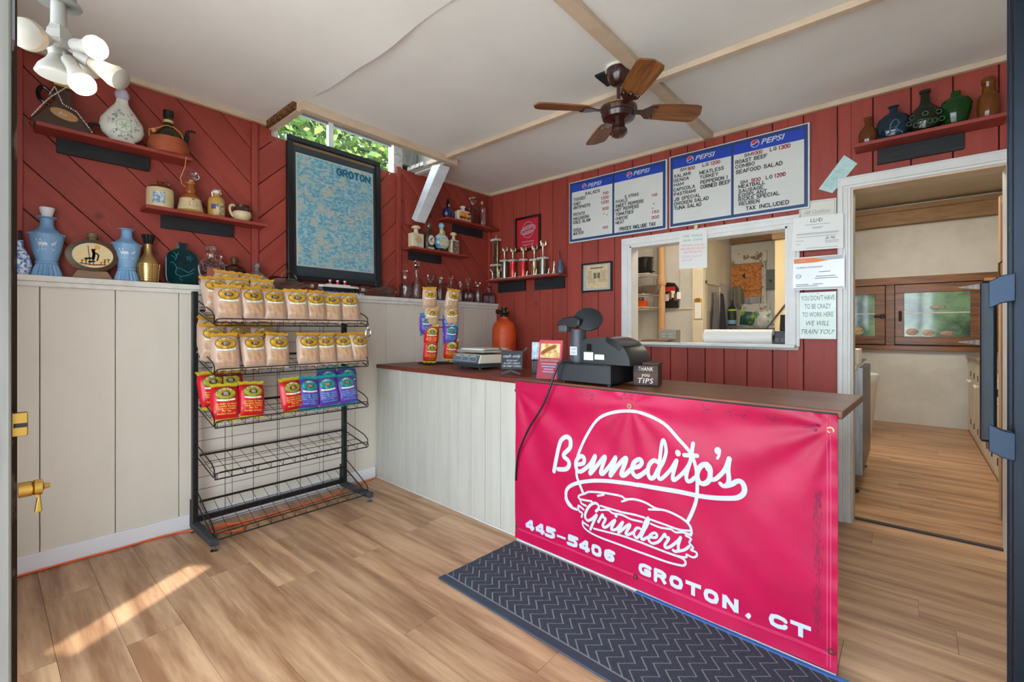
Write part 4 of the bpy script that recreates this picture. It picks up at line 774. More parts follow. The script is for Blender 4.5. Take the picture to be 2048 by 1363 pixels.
def row(k,ys,x,proto,lab,grp,rz0=PI2,lift=0,tilt=-.24):
    for i,y in enumerate(ys):
        p=proto[i] if isinstance(proto,list) else proto
        tl=tilt+random.uniform(-.10,.06); rz=rz0+random.uniform(-.22,.12); rl=random.uniform(-.09,.09)
        z=zs(k,x)+.008+lift+BH/2*math.cos(tl)*1.0
        bag(p,(x-.5*BH*math.sin(-tl)*1.0,y,z),rz,tl,lab(i),grp,1,rl)
row(0,[-2.515,-2.385,-2.262,-2.128,-2.01,-1.895,-1.765],.365,tan,lambda i:'tan chip bag, %s from left in front row of top rack shelf'%ord_(i),'tan chip bags on the top rack shelf')
row(0,[-2.545,-2.43,-2.29],.265,tan,lambda i:'tan chip bag standing behind front row of top shelf, %s from left'%ord_(i),'tan chip bags on the top rack shelf',lift=.03)
row(0,[-2.47,-2.33],.19,tan,lambda i:'tan chip bag at the back of top shelf, %s from left'%ord_(i),'tan chip bags on the top rack shelf',lift=.05)
row(1,[-2.53,-2.378,-2.248],.365,tan,lambda i:'tan chip bag, %s from left in front row of second shelf'%ord_(i),'tan chip bags on the second rack shelf')
row(1,[-2.055,-1.94,-1.81,-1.70],.365,tan,lambda i:'tan chip bag in right cluster of second shelf, %s from the gap'%ord_(i),'tan chip bags on the second rack shelf')
row(1,[-2.565,-2.43,-2.29],.275,tan,lambda i:'tan chip bag behind front row of second shelf, %s from left'%ord_(i),'tan chip bags on the second rack shelf',lift=.03)
row(1,[-2.555,-2.42],.195,tan,lambda i:'tan chip bag at the back of second shelf, %s from left'%ord_(i),'tan chip bags on the second rack shelf',lift=.045)
row(2,[-2.53,-2.39],.365,redb,lambda i:'red chip bag, %s from left in front row of third shelf'%ord_(i),'red chip bags on the third rack shelf')
row(2,[-2.565,-2.47],.255,redb,lambda i:('red chip bag leaning at the far left of third shelf','red chip bag tilted behind the two front red bags')[i],'red chip bags on the third rack shelf',lift=.035)
row(2,[-2.165,-2.055,-1.925,-1.785],.365,[redb,pur,pur,pur],lambda i:('red chip bag beside the purple bags on third shelf','purple chip bag next to the red one on third shelf','middle purple chip bag in front row of third shelf','rightmost purple chip bag in front row of third shelf')[i],'chip bags at the right of the third rack shelf')
row(2,[-1.875,-1.735],.28,pur,lambda i:('purple chip bag behind the middle purple bag','purple chip bag at the far right behind the front row')[i],'chip bags at the right of the third rack shelf',lift=.02)
# ---------------------------------------------------------------- counter-top clip stand
SA=math.atan2(-.27,-.963)+math.pi
sd=thing('clip_strip_stand','black wire stand with clips for chip bags on counter','stand',(.36,-1.0,.9185),R(74.3))
# local x runs along the stand, bags hang on the -y side
MB().tube([(-.125,-.06,.006),(.125,-.06,.006),(.125,.10,.006),(-.125,.10,.006)],.005,6,closed=True).build('base',blk_wire,sd,smooth=True)
for x in (-.097,.097): 
    MB().tube([(x,0,.006),(x,0,.655)],.004,6).build('upright',blk_wire,sd)
    MB().tube([(x,-.06,.006),(x,.10,.006)],.005,6).build('base_bar',blk_wire,sd)
    m=MB()
    for z in (.60,.47,.36,.27,.19): m.cbox((x,-.012,z),(.012,.02,.022))
    m.build('clips',blk,sd)
for z in (.655,.36,.30): MB().tube([(-.097,0,z),(.097,0,z)],.004,6).build('cross_bar',blk_wire,sd)
Ms=Matrix.Translation((.36,-1.0,.9185))@Matrix.Rotation(R(74.3),4,'Z')
HB=[(-.11,.525,tan,'tan chip bag hanging highest on left of clip stand'),(-.085,.385,tan,'second tan chip bag on left of clip stand'),(-.115,.325,pur,'purple chip bag hanging on left of clip stand'),(-.08,.235,redb,'upper red chip bag on left of clip stand'),(-.08,.105,redb,'lowest red chip bag on left of clip stand'),
 (.085,.52,tan,'tan chip bag hanging highest on right of clip stand'),(.09,.388,tan,'second tan chip bag on right of clip stand'),(.083,.315,pur,'upper purple chip bag on right of clip stand'),(.088,.243,pur,'lower purple chip bag on right of clip stand'),(.10,.118,redb,'lowest red chip bag on right of clip stand')]
yo=[-.088,-.068,-.046,-.056,-.036]
for i,(x,z,p,l) in enumerate(HB):
    loc=Ms@Vector((x,yo[i%5]-.01,z)); bag(p,loc,R(74.3)+random.uniform(-.15,.05)-.1,.16,l,'chip bags on the counter clip stand',.82,random.uniform(-.12,.12))
# ================================================================ things on the counter
CZ=.9185
# kitchen scale
sc=thing('price_scale','beige digital price scale with three displays on counter','scale',(.90,-1.03,CZ),R(-9))
sb=mat('scale_beige',(196,188,168),.45); sd_=mat('scale_dark',(52,58,64),.45)
MB().prism([(-.15,.045),(-.13,.105),(.17,.105),(.17,.04)],lambda a,b,q:(q,a,b),-.17,.17).build('body',sb,sc,bevel=.006)
MB().prism([(-.13,.014),(-.14,.044),(.16,.044),(.14,.014)],lambda a,b,q:(q,a,b),-.15,.15).build('under_tray',sd_,sc,bevel=.004)
fp=lambda a,b:(a,-.1495+.0202*(b/.06),.047+b*.94)
m=MB(); m.add([(-.160,-.1505,.047),(.160,-.1505,.047),(.160,-.1325,.101),(-.160,-.1325,.101)],[(0,1,2,3)]); dp=m.build('display_panel',mat('panel_blue',(70,86,104),.35),sc)
for k in range(3): x=-.135+.092*k; MB().add([(x,-.1475,.060),(x+.078,-.1475,.060),(x+.078,-.1378,.088),(x,-.1378,.088)],[(0,1,2,3)]).build('display',mat('lcd_grey',(92,98,104),.25),dp); MB().add([(x-.003,-.1482,.0572),(x+.081,-.1482,.0572),(x+.081,-.1368,.0906),(x-.003,-.1368,.0906)],[(0,1,2,3)]).build('bezel',mat('bezel_pale',(170,176,178),.4),dp,loc=(0,.0004,0))
m=MB()
for k in range(3): m.ribbon([(-.132+.092*k,.094),(-.07+.092*k,.094)],.004,lambda a,b:(a,-.1354,b),smooth=False,caps=False)
m.build('captions',white_ink,dp); MB().add([(.105,-.1508,.049),(.132,-.1508,.049),(.132,-.1488,.0555),(.105,-.1488,.0555)],[(0,1,2,3)]).build('badge',red_ink,dp)
MB().cbox((0,.02,.125),(.34,.26,.014)).build('platter',mat('platter_steel',(190,186,176),.35,.6),sc,bevel=.004)
for i in range(4): MB().cbox((-.02+.01*i,.02,.1345+.003*i),(.28,.21,.0026),rz=.08*math.sin(i*3)).build('paper_sheet',[paper,mat('news_paper',(196,192,182),.8)][i%2],sc)
for x in (-.12,.12):
    for y in (-.10,.10): MB().lathe([(.014,0),(.014,.010),(.008,.016)],10,(x,y,0)).build('foot',blk,sc,smooth=True)
MB().cbox((0,.02,.112),(.10,.10,.016)).build('platter_post',sd_,sc)
# cash only sign on an easel
es=thing('cash_only_sign','small chalkboard cash only sign on dark wooden easel','sign',(1.392,-1.262,CZ),R(30))
M_=Matrix.Translation((0,0,.018))@Matrix.Rotation(R(-12),4,'X')
def sg(m): m.X=lambda p:M_@Vector(p); return m
wd=mat('easel_wood',(58,38,30),.6)
sg(MB()).box(-.070,-.006,.012,.070,.006,.132).build('slate',mat('slate_black',(26,28,31),.6,var=(40,(46,48,52),.5,.7)),es,bevel=.003)
sg(MB()).text('cash only',lambda a,b:(a,-.0072,.088+b),height=.021,width=.112,align='C',shear=.35).build('text_line',white_ink,es)
for i,t in enumerate(('WE DO NOT','ACCEPT CREDIT','OR DEBIT CARDS')): sg(MB()).text(t,lambda a,b,i=i:(a,-.0072,.063-.0175*i+b),height=.0115,width=(.072,.105,.115)[i],align='C').build('text_line',white_ink,es)
sg(MB()).cbox((.06,.014,.118),(.012,.010,.10),ry=.7).cbox((-.06,.014,.118),(.012,.010,.10),ry=-.7).build('cross_arms',wd,es)
for q in (-1,1): MB().cbox((q*.030,-.022,.016),(.070,.014,.014),ry=q*.35).build('foot',wd,es)
sg(MB()).cbox((0,.014,.07),(.03,.008,.13)).build('back_leg',wd,es)
# card holder and red menu holder
ch=thing('card_holder','clear card holder with pale blue leaflet behind easel sign','card holder',(1.50,-1.10,CZ),R(25))
MB().box(-.06,-.02,0,.06,.03,.085).build('dark_box',blk,ch,bevel=.004); MB().cbox((0,.012,.145),(.125,.004,.11),rx=-.15).build('leaflet',mat('leaflet_blue',(176,200,210),.5,var=(40,(220,228,230),.4,.6)),ch); MB().cbox((0,.006,.14),(.135,.003,.125),rx=-.15).build('acrylic',mat('acrylic',(240,245,248),.03,trans=1,ior=1.1),ch)
mh=thing('menu_holder','red takeaway menu in clear acrylic holder beside register','menu holder',(1.752,-1.372,CZ),R(6))
T_=Matrix.Rotation(R(-10),4,'X')
def tl(): m=MB(); m.X=lambda p:T_@Vector(p); return m
tl().box(-.075,.002,.006,.075,.006,.225).build('menu_sheet',mat('menu_red',(214,66,78),.5),mh)
m=tl(); m.box(-.062,.0008,.125,.062,.0018,.205); m.build('photo_panel',mat('menu_photo',(240,214,150),.5,var=(22,(206,150,70),.45,.6)),mh)
m=tl(); m.ribbon([(-.05,.15),(-.02,.17),(.03,.19)],.022,lambda a,b:(a,.0002,b)); m.build('sandwich_print',mat('bread_print',(190,110,50),.6),mh)
m=tl()
m.text("Bennedito's Grinders",lambda a,b:(a,-.0003,.104+b),height=.014,width=.12,align='C',shear=.25)
for z,w in ((.090,.05),(.075,.045),(.060,.03),(.046,.036)): m.ribbon([(-w,z),(w,z)],.006,lambda a,b:(a,-.0003,b),smooth=False,caps=False)
m.build('lettering',white_ink,mh)
acr=mat('acrylic',(240,245,248),.03,trans=1,ior=1.1)
tl().box(-.082,-.004,.0,.082,-.001,.23).box(-.082,-.035,.0,.082,-.032,.12).box(-.082,-.032,0,-.079,-.001,.12).box(.079,-.032,0,.082,-.001,.12).build('holder',acr,mh)
# cash register
rg=thing('cash_register','black cash register with pole display and printer on counter','cash register',(2.012,-1.425,CZ),CA)
MB().box(-.165,.0,.010,.165,.27,.105).build('drawer',mat('register_black',(22,24,27),.42),rg,bevel=.004)
MB().box(-.160,-.002,.016,.160,0,.098).build('drawer_front',mat('register_front',(32,35,39),.45),rg)
for x in (-.14,.14): MB().lathe([(.012,0),(.012,.010)],10,(x,.03,0)).build('foot',blk,rg)
bm_=mat('register_body',(24,26,29),.4)
pf=[(-.042,.106),(-.052,.14),(-.058,.17),(-.056,.20),(-.046,.222),(-.03,.232),(.0,.237),(.04,.241),(.08,.242)]+[(.08+.150*math.sin(k*.1208),.106+.136*math.cos(k*.1208)) for k in range(1,13)]+[(.230,.106)]
MB().prism(pf,lambda a,b,q:(a+.02,q,b),.035,.245).build('printer_body',bm_,rg,smooth=True,ang=30)
MB().prism([(p[0],p[1]+.0035) for p in pf[9:16]]+[(pf[15][0]-.02,pf[15][1]-.02),(pf[9][0],pf[9][1]-.02)],lambda a,b,q:(a+.02,q,b),.032,.22).build('printer_lid',blk_g,rg,smooth=True,ang=30)
MB().box(-.01,.028,.125,.045,.0335,.165).build('label',paper,rg); MB().box(.055,.028,.13,.11,.0335,.155).build('label',paper,rg)
MB().cbox((.02,.03,.19),(.02,.012,.035)).build('key_slot',blk_g,rg)
pl=MB().lathe([(.05,.106),(.046,.13),(.044,.20),(.042,.28)],20,(-.095,.10,0)).build('pole',mat('register_grey',(58,64,70),.45),rg,smooth=True)
m=MB(); m.text('CASH',lambda a,b:(a-.095,.0535,.172+b),height=.012,width=.034,align='C',mi=1).text('ONLY',lambda a,b:(a-.095,.0535,.152+b),height=.012,width=.034,align='C',mi=1); m.box(-.118,.054,.145,-.072,.058,.19,0); m.build('sticker',[mat('sticker_grey',(190,194,196),.5),black_ink],rg)
hd=MB().prism([(-.195,.302),(-.185,.325),(-.15,.345),(-.085,.352),(-.045,.335),(-.045,.30),(-.075,.285),(-.15,.292)],lambda a,b,q:(a,q,b),.035,.125).build('pole_head',blk,rg,bevel=.008)
MB().box(-.172,.022,.268,-.118,.07,.305).build('card_reader',mat('reader_grey',(70,74,78),.4),rg,bevel=.006)
MB().lathe([(.002,.0),(.06,.004),(.075,.014),(.076,.022),(.06,.03),(.002,.034)],28).build('round_screen',mat('screen_back',(40,45,50),.3),rg,loc=(-.045,.12,.325),rot=(R(40),R(38),0),smooth=True)
MB().ball((-.05,.062,.302),.008,10).build('indicator',mat('blue_led',(40,120,190),.3),rg,smooth=True)
cd=MB().tube([(1.955,-1.41,CZ+.108),(1.92,-1.43,CZ+.118),(1.89,-1.455,CZ+.10),(1.865,-1.468,CZ+.04),(1.84,-1.478,CZ-.04),(1.79,-1.478,.78),(1.70,-1.472,.66),(1.63,-1.462,.54),(1.60,-1.452,.47),(1.585,-1.445,.40),(1.578,-1.44,.34)],.0055,8).build('register_cable',blk,smooth=True,label='black cable looping from cash register down over the banner',cat='cable')
# tip box
tb=thing('tip_box','dark stained wooden tip box with chalk thank you tips','tip box',(2.268,-1.215,CZ),R(14))
dwd=mat('dark_box_wood',(78,46,28),.6,var=((6,6,26),(34,20,14),.35,.65))
MB().box(-.062,-.055,0,.062,.055,.105).build('box',dwd,tb,bevel=.004); MB().box(-.066,-.059,.105,.066,.059,.118).build('lid',dwd,tb,bevel=.004); MB().prism([(-.05,.118),(-.035,.135),(-.005,.135),(.0,.118)],lambda a,b,q:(a,q,b),-.045,.045).build('slot_guide',dwd,tb) if 0 else None
MB().cbox((0,0,.1195),(.05,.008,.003)).build('coin_slot',blk,tb)
for i,(t,h,w) in enumerate((('THANK',.020,.072),('you',.020,.04),('TIPS',.026,.075))): MB().text(t,lambda a,b,i=i:(a,-.0562,(.076,.047,.014)[i]+b),height=h,width=w,align='C',shear=.15,spacing=1.1).build('chalk_word',mat('chalk',(220,215,205),.8),tb)
# gas cylinder on the floor behind the counter, in the corner
gc=thing('gas_cylinder','orange gas cylinder with brass valve in corner behind counter','gas cylinder',(.305,-.12,0))
MB().lathe([(.11,0),(.118,.02),(.118,1.19),(.112,1.225),(.092,1.265),(.060,1.292),(.045,1.305),(.045,1.32)],28).build('tank',mat('orange_tank',(206,78,30),.5,var=(12,(176,58,24),.5,.66)),gc,smooth=True)
MB().lathe([(.043,1.32),(.046,1.34),(.03,1.35),(.022,1.36),(.022,1.39),(.034,1.40),(.034,1.412),(.01,1.415)],14).build('valve',mat('valve_dark',(58,50,40),.4,.8),gc,smooth=True)
MB().lathe([(.016,-.10),(.024,-.095),(.024,-.07),(.014,-.065),(.014,0)],12,(0,0,1.372),axis='x').build('outlet',mat('valve_brass',(96,84,56),.4,.9),gc,smooth=True)
MB().lathe([(.01,.06),(.01,.02)],8,(0,0,1.36),axis='x').build('relief_port',mat('valve_brass',(96,84,56)),gc)
# ================================================================ menu boards
bf_blue=mat('menu_frame_blue',(34,62,106),.4); hdr=mat('menu_header_blue',(28,62,168),.4); felt=mat('menu_letter_board',(206,206,200),.6,bump=((.1,.1,300),.6)); almu=mat('menu_white_edge',(212,216,220),.35)
for bi,(x0,x1,z0,z1,xd,circ) in enumerate(((.915,1.832,1.990,2.542,1.366,((1.078,2.482,.023),(1.515,2.487,.025))),(1.852,2.784,1.992,2.550,2.315,((2.015,2.492,.027),(2.462,2.495,.028))))):
    b=thing('menu_board',('smaller blue framed letter board listing salads and extras','larger blue framed letter board listing grinders next to doorway')[bi],'menu board',(0,0,0),group='menu boards')
    MB().box(x0,.094,z0,x1,YB-.001,z1).build('case',almu,b,bevel=.003)
    fr=MB().box(x0+.010,.088,z0+.010,x1-.010,.094,z0+.030).box(x0+.010,.088,z1-.030,x1-.010,.094,z1-.010).box(x0+.010,.088,z0+.030,x0+.030,.094,z1-.03).box(x1-.030,.088,z0+.03,x1-.010,.094,z1-.03).box(xd-.008,.088,z0+.03,xd+.008,.094,z1-.03)
    fr.build('frame',bf_blue,b)
    for a,c in ((x0+.03,xd-.008),(xd+.008,x1-.03)):
        MB().box(a,.091,2.447,c,.094,z1-.03).build('header',hdr,b); p=MB().box(a,.092,z0+.03,c,.094,2.447).build('letter_panel',felt,b)
    mk=MB(); my=lambda a,c,e=0:(a,.0895-e,c)
    for (cx,cz,r) in circ:
        mk.add([my(cx+r*math.cos(k*.2618),cz+r*math.sin(k*.2618)) for k in range(24)],[list(range(24))],0)
        r2=r*.86
        for sgn,mi in ((1,1),(-1,2)):
            v=[];n=14
            for k in range(n+1):
                x=-r2+2*r2*k/n; wv=.24*r2*math.sin(x/r2*2.4)+sgn*.13*r2; e=math.sqrt(max(0,r2*r2-x*x))*sgn
                wv=min(wv,e) if sgn>0 else max(wv,e); v+=[my(cx+x,cz+wv,.0005),my(cx+x,cz+e,.0005)]
            mk.add(v,[(2*k,2*k+2,2*k+3,2*k+1) if sgn>0 else (2*k+1,2*k+3,2*k+2,2*k) for k in range(n)],mi)
    mk.build('round_emblem',[white_ink,mat('emblem_red',(206,40,48),.45),mat('emblem_blue',(24,60,160),.45)],b)
    for (s,c,x,z,w,h) in MENU:
        if not (x0<x<x1): continue
        tm=MB()
        if c=='w': tm.text(s,lambda a,q:(x+a,.0895,z+q),width=w,height=h*.80,shear=.28,bold=.022); tm.build('brand_name',white_ink,b)
        else: stroke_text(tm,s,lambda a,q:(x+a,.0905,z+q),w,h,.18); tm.build('menu_line',black_ink if c=='k' else red_ink,b)
# ================================================================ papers and signs
def sheet(name,label,cat,quad,m,y=.068,parent=None,cols=1,curl=.004):
    """thin paper fixed to the wall, corners TL,TR,BR,BL in (x,z)"""
    TL,TR,BR,BL=[Vector(q) for q in quad]
    def P(u,v,d):
        p=(BL*(1-u)+BR*u)*(1-v)+(TL*(1-u)+TR*u)*v; return (p.x,y-d-curl*math.sin(u*math.pi)*(1-v)**2-curl*.6*math.sin(u*7+v*3)*.3,p.y)
    m_=MB(); m_.grid(8,8,lambda u,v:P(u,v,0)); m_.grid(8,8,lambda u,v:P(u,v,-.0008),flip=True)
    o=m_.build('sheet',m,parent,smooth=True); 
    return P
def paper_thing(name,label,cat,quad,m,y=.068,curl=.004):
    t=thing(name,label,cat,(0,0,0)); return t,sheet(name,label,cat,quad,m,y,t,curl=curl)
ink_g=mat('grey_ink',(120,124,128),.6); ink_go=mat('green_ink',(70,160,70),.6)
def tlines(t,P,rows,mi_m,name='print',aspect=1.0):
    for (s,u,v,h,w,al,shr) in rows: MB().text(s,lambda a,b:P(u+a,v+b,.0028),height=h,width=w,align=al,shear=shr).build(name,mi_m,t)
t,P=paper_thing('bank_cheque','pale green cheque taped at an angle beside the menu board','cheque',((2.965,2.295),(3.032,2.226),(2.904,2.068),(2.83,2.108)),mat('cheque_green',(170,206,204),.6,var=(60,(190,216,214),.4,.6)),.112,0)
m=MB()
for k in range(5): m.ribbon([(.2+.13*k,.12),(.2+.13*k,.6+.06*(k%3))],.02,lambda a,b:P(a,b,.0012),smooth=False,caps=False)
m.build('writing',mat('cheque_ink',(128,160,160),.6),t)
t,P=paper_thing('gift_certificate','cream gift certificate partly hidden above the white letter','certificate',((2.723,2.042),(2.925,2.034),(2.925,1.88),(2.723,1.888)),mat('gift_cream',(216,212,198),.6),.110,.001)
tlines(t,P,[('Gift Certificate',.5,.45,.16,.7,'C',.5)],mat('gift_ink',(150,158,156),.6)); m=MB(); m.ribbon([(.04,.0),(.04,.94),(.96,.94),(.96,.0)],.02,lambda a,b:P(a,b,.001),smooth=False); m.build('border',mat('gift_border',(160,180,178),.6),t)
t,P=paper_thing('health_letter','white health district letter taped between window and doorway','letter',((2.700,1.933),(2.965,1.922),(2.965,1.706),(2.686,1.713)),paper,.062)
tlines(t,P,[('LL',.36,.82,.11,.11,'L',0)],black_ink,'letterhead'); tlines(t,P,[('H',.475,.82,.11,.055,'L',0)],ink_go,'letterhead_green'); tlines(t,P,[('D',.535,.82,.11,.06,'L',0)],black_ink,'letterhead_dark')
def bars(t,P,rows,m_,w=.018,name='print_lines'):
    m=MB()
    for (u0,u1,v) in rows: m.ribbon([(u0,v),(u1,v)],w,lambda a,b:P(a,b,.0012),smooth=False,caps=False)
    return m.build(name,m_,t)
bars(t,P,[(.25,.75,.75),(.39,.61,.67),(.41,.59,.635),(.08,.92,.50),(.08,.9,.47),(.08,.88,.40),(.08,.24,.29),(.66,.92,.245),(.08,.18,.19),(.66,.9,.20),(.3,.9,.06)],mat('grey_ink_pale',(168,170,172),.6))
tlines(t,P,[('Sk Mu',.66,.29,.08,.2,'L',.5)],mat('pen_ink',(70,76,84),.6),'signature')
t,P=paper_thing('achievement_certificate','laminated certificate of achievement with an orange corner','certificate',((2.697,1.668),(2.972,1.667),(2.972,1.453),(2.694,1.456)),mat('laminate',(222,224,226),.25,coat=.4),.056,.002)
m=MB(); 
m.add([P(.02,.82,.002),P(.45,.82,.002),P(.70,.86,.002),P(.42,.97,.002),P(.02,.97,.002)],[(0,1,2,3,4)]); m.build('orange_corner',mat('cert_orange',(224,130,66),.5),t)
m=MB(); m.add([P(.42,.975,.002),P(.70,.865,.002),P(.98,.88,.002),P(.98,.99,.002)],[(0,1,2,3)]); m.add([P(.02,.02,.0035),P(.98,.02,.0035),P(.98,.07,.0035),P(.02,.07,.0035)],[(0,1,2,3)]); m.build('grey_band',mat('cert_grey',(178,182,186),.5),t)
tlines(t,P,[('Certificate of Achievement',.07,.66,.06,.52,'L',0),],mat('cert_ink',(96,100,106),.6))
bars(t,P,[(.52,.74,.53),(.46,.84,.40),(.44,.88,.34),(.07,.32,.17),(.4,.6,.17),(.07,.5,.12)],mat('grey_ink',(120,124,128)),.02)
tlines(t,P,[('ServSafe',.11,.70+.165,.05,.14,'L',0)],white_ink,'brand_print'); m=MB(); m.ribbon([(.06+.055+.05*math.cos(k*.5236),.42+.06*math.sin(k*.5236)) for k in range(13)],.012,lambda a,b:P(a,b,.001)); m.text('ANAB',lambda a,b:P(.115+a,.40+b,.0012),height=.04,width=.07,align='C'); m.build('seal',mat('seal_blue',(70,140,180),.5),t)
cz=thing('humour_sign','pale green tin sign about being crazy to work here','sign',(2.727,.098,1.139))
m=MB(); m.box(0,0,0,.199,.003,.303); m.build('plate',mat('tin_mint',(206,222,208),.35,coat=.3,var=(3,(222,230,226),.4,.6)),cz,bevel=.001)
for i,(s,c,w,sh) in enumerate((("YOU DON'T HAVE",0,.182,0),('TO BE CRAZY',0,.142,0),('TO WORK HERE',0,.168,0),('WE WILL',0,.125,.3),('TRAIN YOU!',0,.18,.3))): MB().text(s,lambda a,b,i=i:(.0995+a,-.0008,(.250,.196,.143,.087,.032)[i]+b),height=.032,width=w,align='C',shear=sh).build('text_line',mat('sign_green_ink',(88,112,88),.5),cz)
for x in (.10,): MB().lathe([(.003,0),(.003,-.003),(.001,-.004)],8,(x,0,.294),axis='y').build('nail',steel,cz)
t,P=paper_thing('handwritten_notice','handwritten white notice taped over the pass-through window','notice',((1.936,1.957),(2.143,1.945),(2.142,1.658),(1.934,1.665)),mat('notice_paper',(222,220,214),.7),.080,.006)
tlines(t,P,[('WE  MAKE',.5,.82,.06,.7,'C',.2),('OUR  OWN',.5,.71,.06,.7,'C',.2)],mat('marker_green',(110,190,160),.6)); tlines(t,P,[('POTATO SALAD',.5,.58,.055,.84,'C',.2),('MACARONI SALAD',.5,.49,.055,.88,'C',.2),('ANTIPASTO',.5,.40,.055,.7,'C',.2)],mat('marker_pink',(226,150,150),.6),'print_pink'); tlines(t,P,[('COLE SLAW',.48,.29,.055,.76,'C',.2),('SOUP',.3,.19,.055,.4,'C',.2)],mat('marker_rose',(214,170,170),.6),'print_rose')
MB().box(2.05,.076,1.948,2.075,.079,1.985).build('tape',mat('tape_clear',(210,200,160),.3),t)
# framed pictures
def frame(name,label,cat,x0,x1,z0,z1,fw,fm,pm,d=.022):
    t=thing(name,label,cat,(0,0,0)); MB().box(x0,YB-d,z0,x1,YB-.0005,z0+fw).box(x0,YB-d,z1-fw,x1,YB-.0005,z1).box(x0,YB-d,z0+fw,x0+fw,YB-.0005,z1-fw).box(x1-fw,YB-d,z0+fw,x1,YB-.0005,z1-fw).build('frame',fm,t,bevel=.002)
    MB().box(x0+fw,YB-.008,z0+fw,x1-fw,YB-.0005,z1-fw).build('print',pm,t); return t
t=frame('red_logo_picture','black framed red print with white sandwich logo above trophies','picture',.254,.572,1.985,2.322,.02,blk,mat('print_crimson',(186,34,50),.5))
m=MB(); cy,cx=2.19,.413; pf=lambda a,b:(a,YB-.0085,b)
for rx,rz,w in ((.095,.04,.005),(.082,.030,.004)): m.ribbon([(cx+rx*math.cos(k*.2618)*1.0,cy+rz*math.sin(k*.2618)+.18*rx*math.cos(k*.2618)) for k in range(25)],w,pf,smooth=False)
m.ribbon([(cx+.072*math.cos(k*.2618),cy+.078*math.sin(k*.2618)) for k in range(25)],.0035,pf,smooth=False)
m.text("Bennedito's",lambda a,b:pf(cx+a,cy+.004+b+a*.18),height=.022,width=.13,align='C',shear=.3,bold=.01); m.text('Grinders',lambda a,b:pf(cx+a,cy-.022+b+a*.18),height=.018,width=.10,align='C',shear=.3,bold=.01)
m.text('1st Anniversary',lambda a,b:pf(cx+a,2.068+b),height=.015,width=.15,align='C',shear=.3); m.text('October 7, 1987',lambda a,b:pf(cx+a,2.036+b),height=.015,width=.14,align='C',shear=.3); m.build('lettering',white_ink,t)
t=frame('newspaper_clipping','small black framed yellowed newspaper clipping beside the pass-through','picture',1.04,1.345,1.533,1.79,.014,blk,mat('mat_grey',(176,170,160),.7))
MB().box(1.085,YB-.010,1.565,1.30,YB-.008,1.765).build('clipping',mat('newsprint',(214,190,150),.8,var=(60,(196,172,132),.4,.6)),t)
m=MB(); m.ribbon([(1.13,1.742),(1.255,1.742)],.012,lambda a,b:(a,YB-.0105,b),smooth=False,caps=False)
for k in range(9): m.ribbon([(1.10,1.715-.012*k),(1.15 if k<6 else 1.185,1.715-.012*k)],.003,lambda a,b:(a,YB-.0105,b),smooth=False,caps=False); m.ribbon([(1.235 if k<6 else 1.20,1.715-.012*k),(1.285,1.715-.012*k)],.003,lambda a,b:(a,YB-.0105,b),smooth=False,caps=False)
m.box(1.16,YB-.0105,1.65,1.19,YB-.010,1.70); m.box(1.198,YB-.0105,1.65,1.226,YB-.010,1.70); m.build('newsprint_text',mat('news_ink',(110,96,80),.8),t)
# ---- large framed map poster on the left wall
mp=thing('framed_map','large black framed blue illustrated town map poster','picture',(-.108,-1.622,1.556),PI2,rot=(R(-1.2),0,PI2))
MW2,MH=.77,1.05
MB().box(-MW2/2,-.04,0,MW2/2,0,.04).box(-MW2/2,-.04,MH-.04,MW2/2,0,MH).box(-MW2/2,-.04,.04,-MW2/2+.045,0,MH-.04).box(MW2/2-.045,-.04,.04,MW2/2,0,MH-.04).build('frame',mat('frame_black',(20,20,22),.3),mp,bevel=.006)
MB().box(-MW2/2+.045,-.022,.04,MW2/2-.045,-.004,MH-.04).build('mount',mat('mount_charcoal',(62,66,74),.7),mp)
MB().box(-MW2/2+.05,-.0235,MH-.062,MW2/2-.05,-.0222,MH-.045).build('kraft_strip',mat('kraft_tan',(160,112,74),.8),mp)
MB().box(-.318,-.024,.108,.318,-.0225,.938).build('white_border',mat('map_cream',(214,204,186),.7),mp)
pm=mat('map_print',(112,178,202),.6,var=((34,34,46),(192,212,214),.44,.60))
# layered map colours
nt=pm.node_tree; ns=nt.nodes
n2=ns.new('ShaderNodeTexNoise'); n2.inputs['Scale'].default_value=11; n2.inputs['Detail'].default_value=10
mx=ns.new('ShaderNodeMix'); mx.data_type='RGBA'; mx.inputs[7].default_value=lin((206,202,186)); rp=ns.new('ShaderNodeValToRGB'); rp.color_ramp.elements[0].position=.50; rp.color_ramp.elements[1].position=.66
tcn=[n for n in ns if n.type=='TEX_COORD'][0]; nt.links.new(tcn.outputs['Object'],n2.inputs['Vector']); nt.links.new(n2.outputs[0],rp.inputs[0]); nt.links.new(rp.outputs[0],mx.inputs[0])
src=ns['Principled BSDF'].inputs['Base Color'].links[0].from_socket; nt.links.new(src,mx.inputs[6]); nt.links.new(mx.outputs[2],ns['Principled BSDF'].inputs['Base Color'])
MB().box(-.308,-.0262,.118,.308,-.0242,.928).build('map_sheet',pm,mp)
m=MB(); random.seed(11)
for k in range(150):
    x=random.uniform(-.29,.27); z=random.uniform(.13,.84); l=random.uniform(.01,.05); a=random.uniform(-.5,.5); m.ribbon([(x,z),(x+l*math.cos(a),z+l*math.sin(a))],random.uniform(.0012,.004),lambda a_,b_:(a_,-.0268,b_),smooth=False,caps=False)
m.build('map_drawing',mat('map_ink',(84,128,152),.6),mp,kind='stuff')
m=MB()
for k in range(70):
    x=random.uniform(-.28,.27); z=random.uniform(.13,.84); l=random.uniform(.01,.03); a=random.uniform(-.5,.5); m.ribbon([(x,z),(x+l*math.cos(a),z+l*math.sin(a))],random.uniform(.002,.007),lambda a_,b_:(a_,-.0268,b_),smooth=False,caps=False)
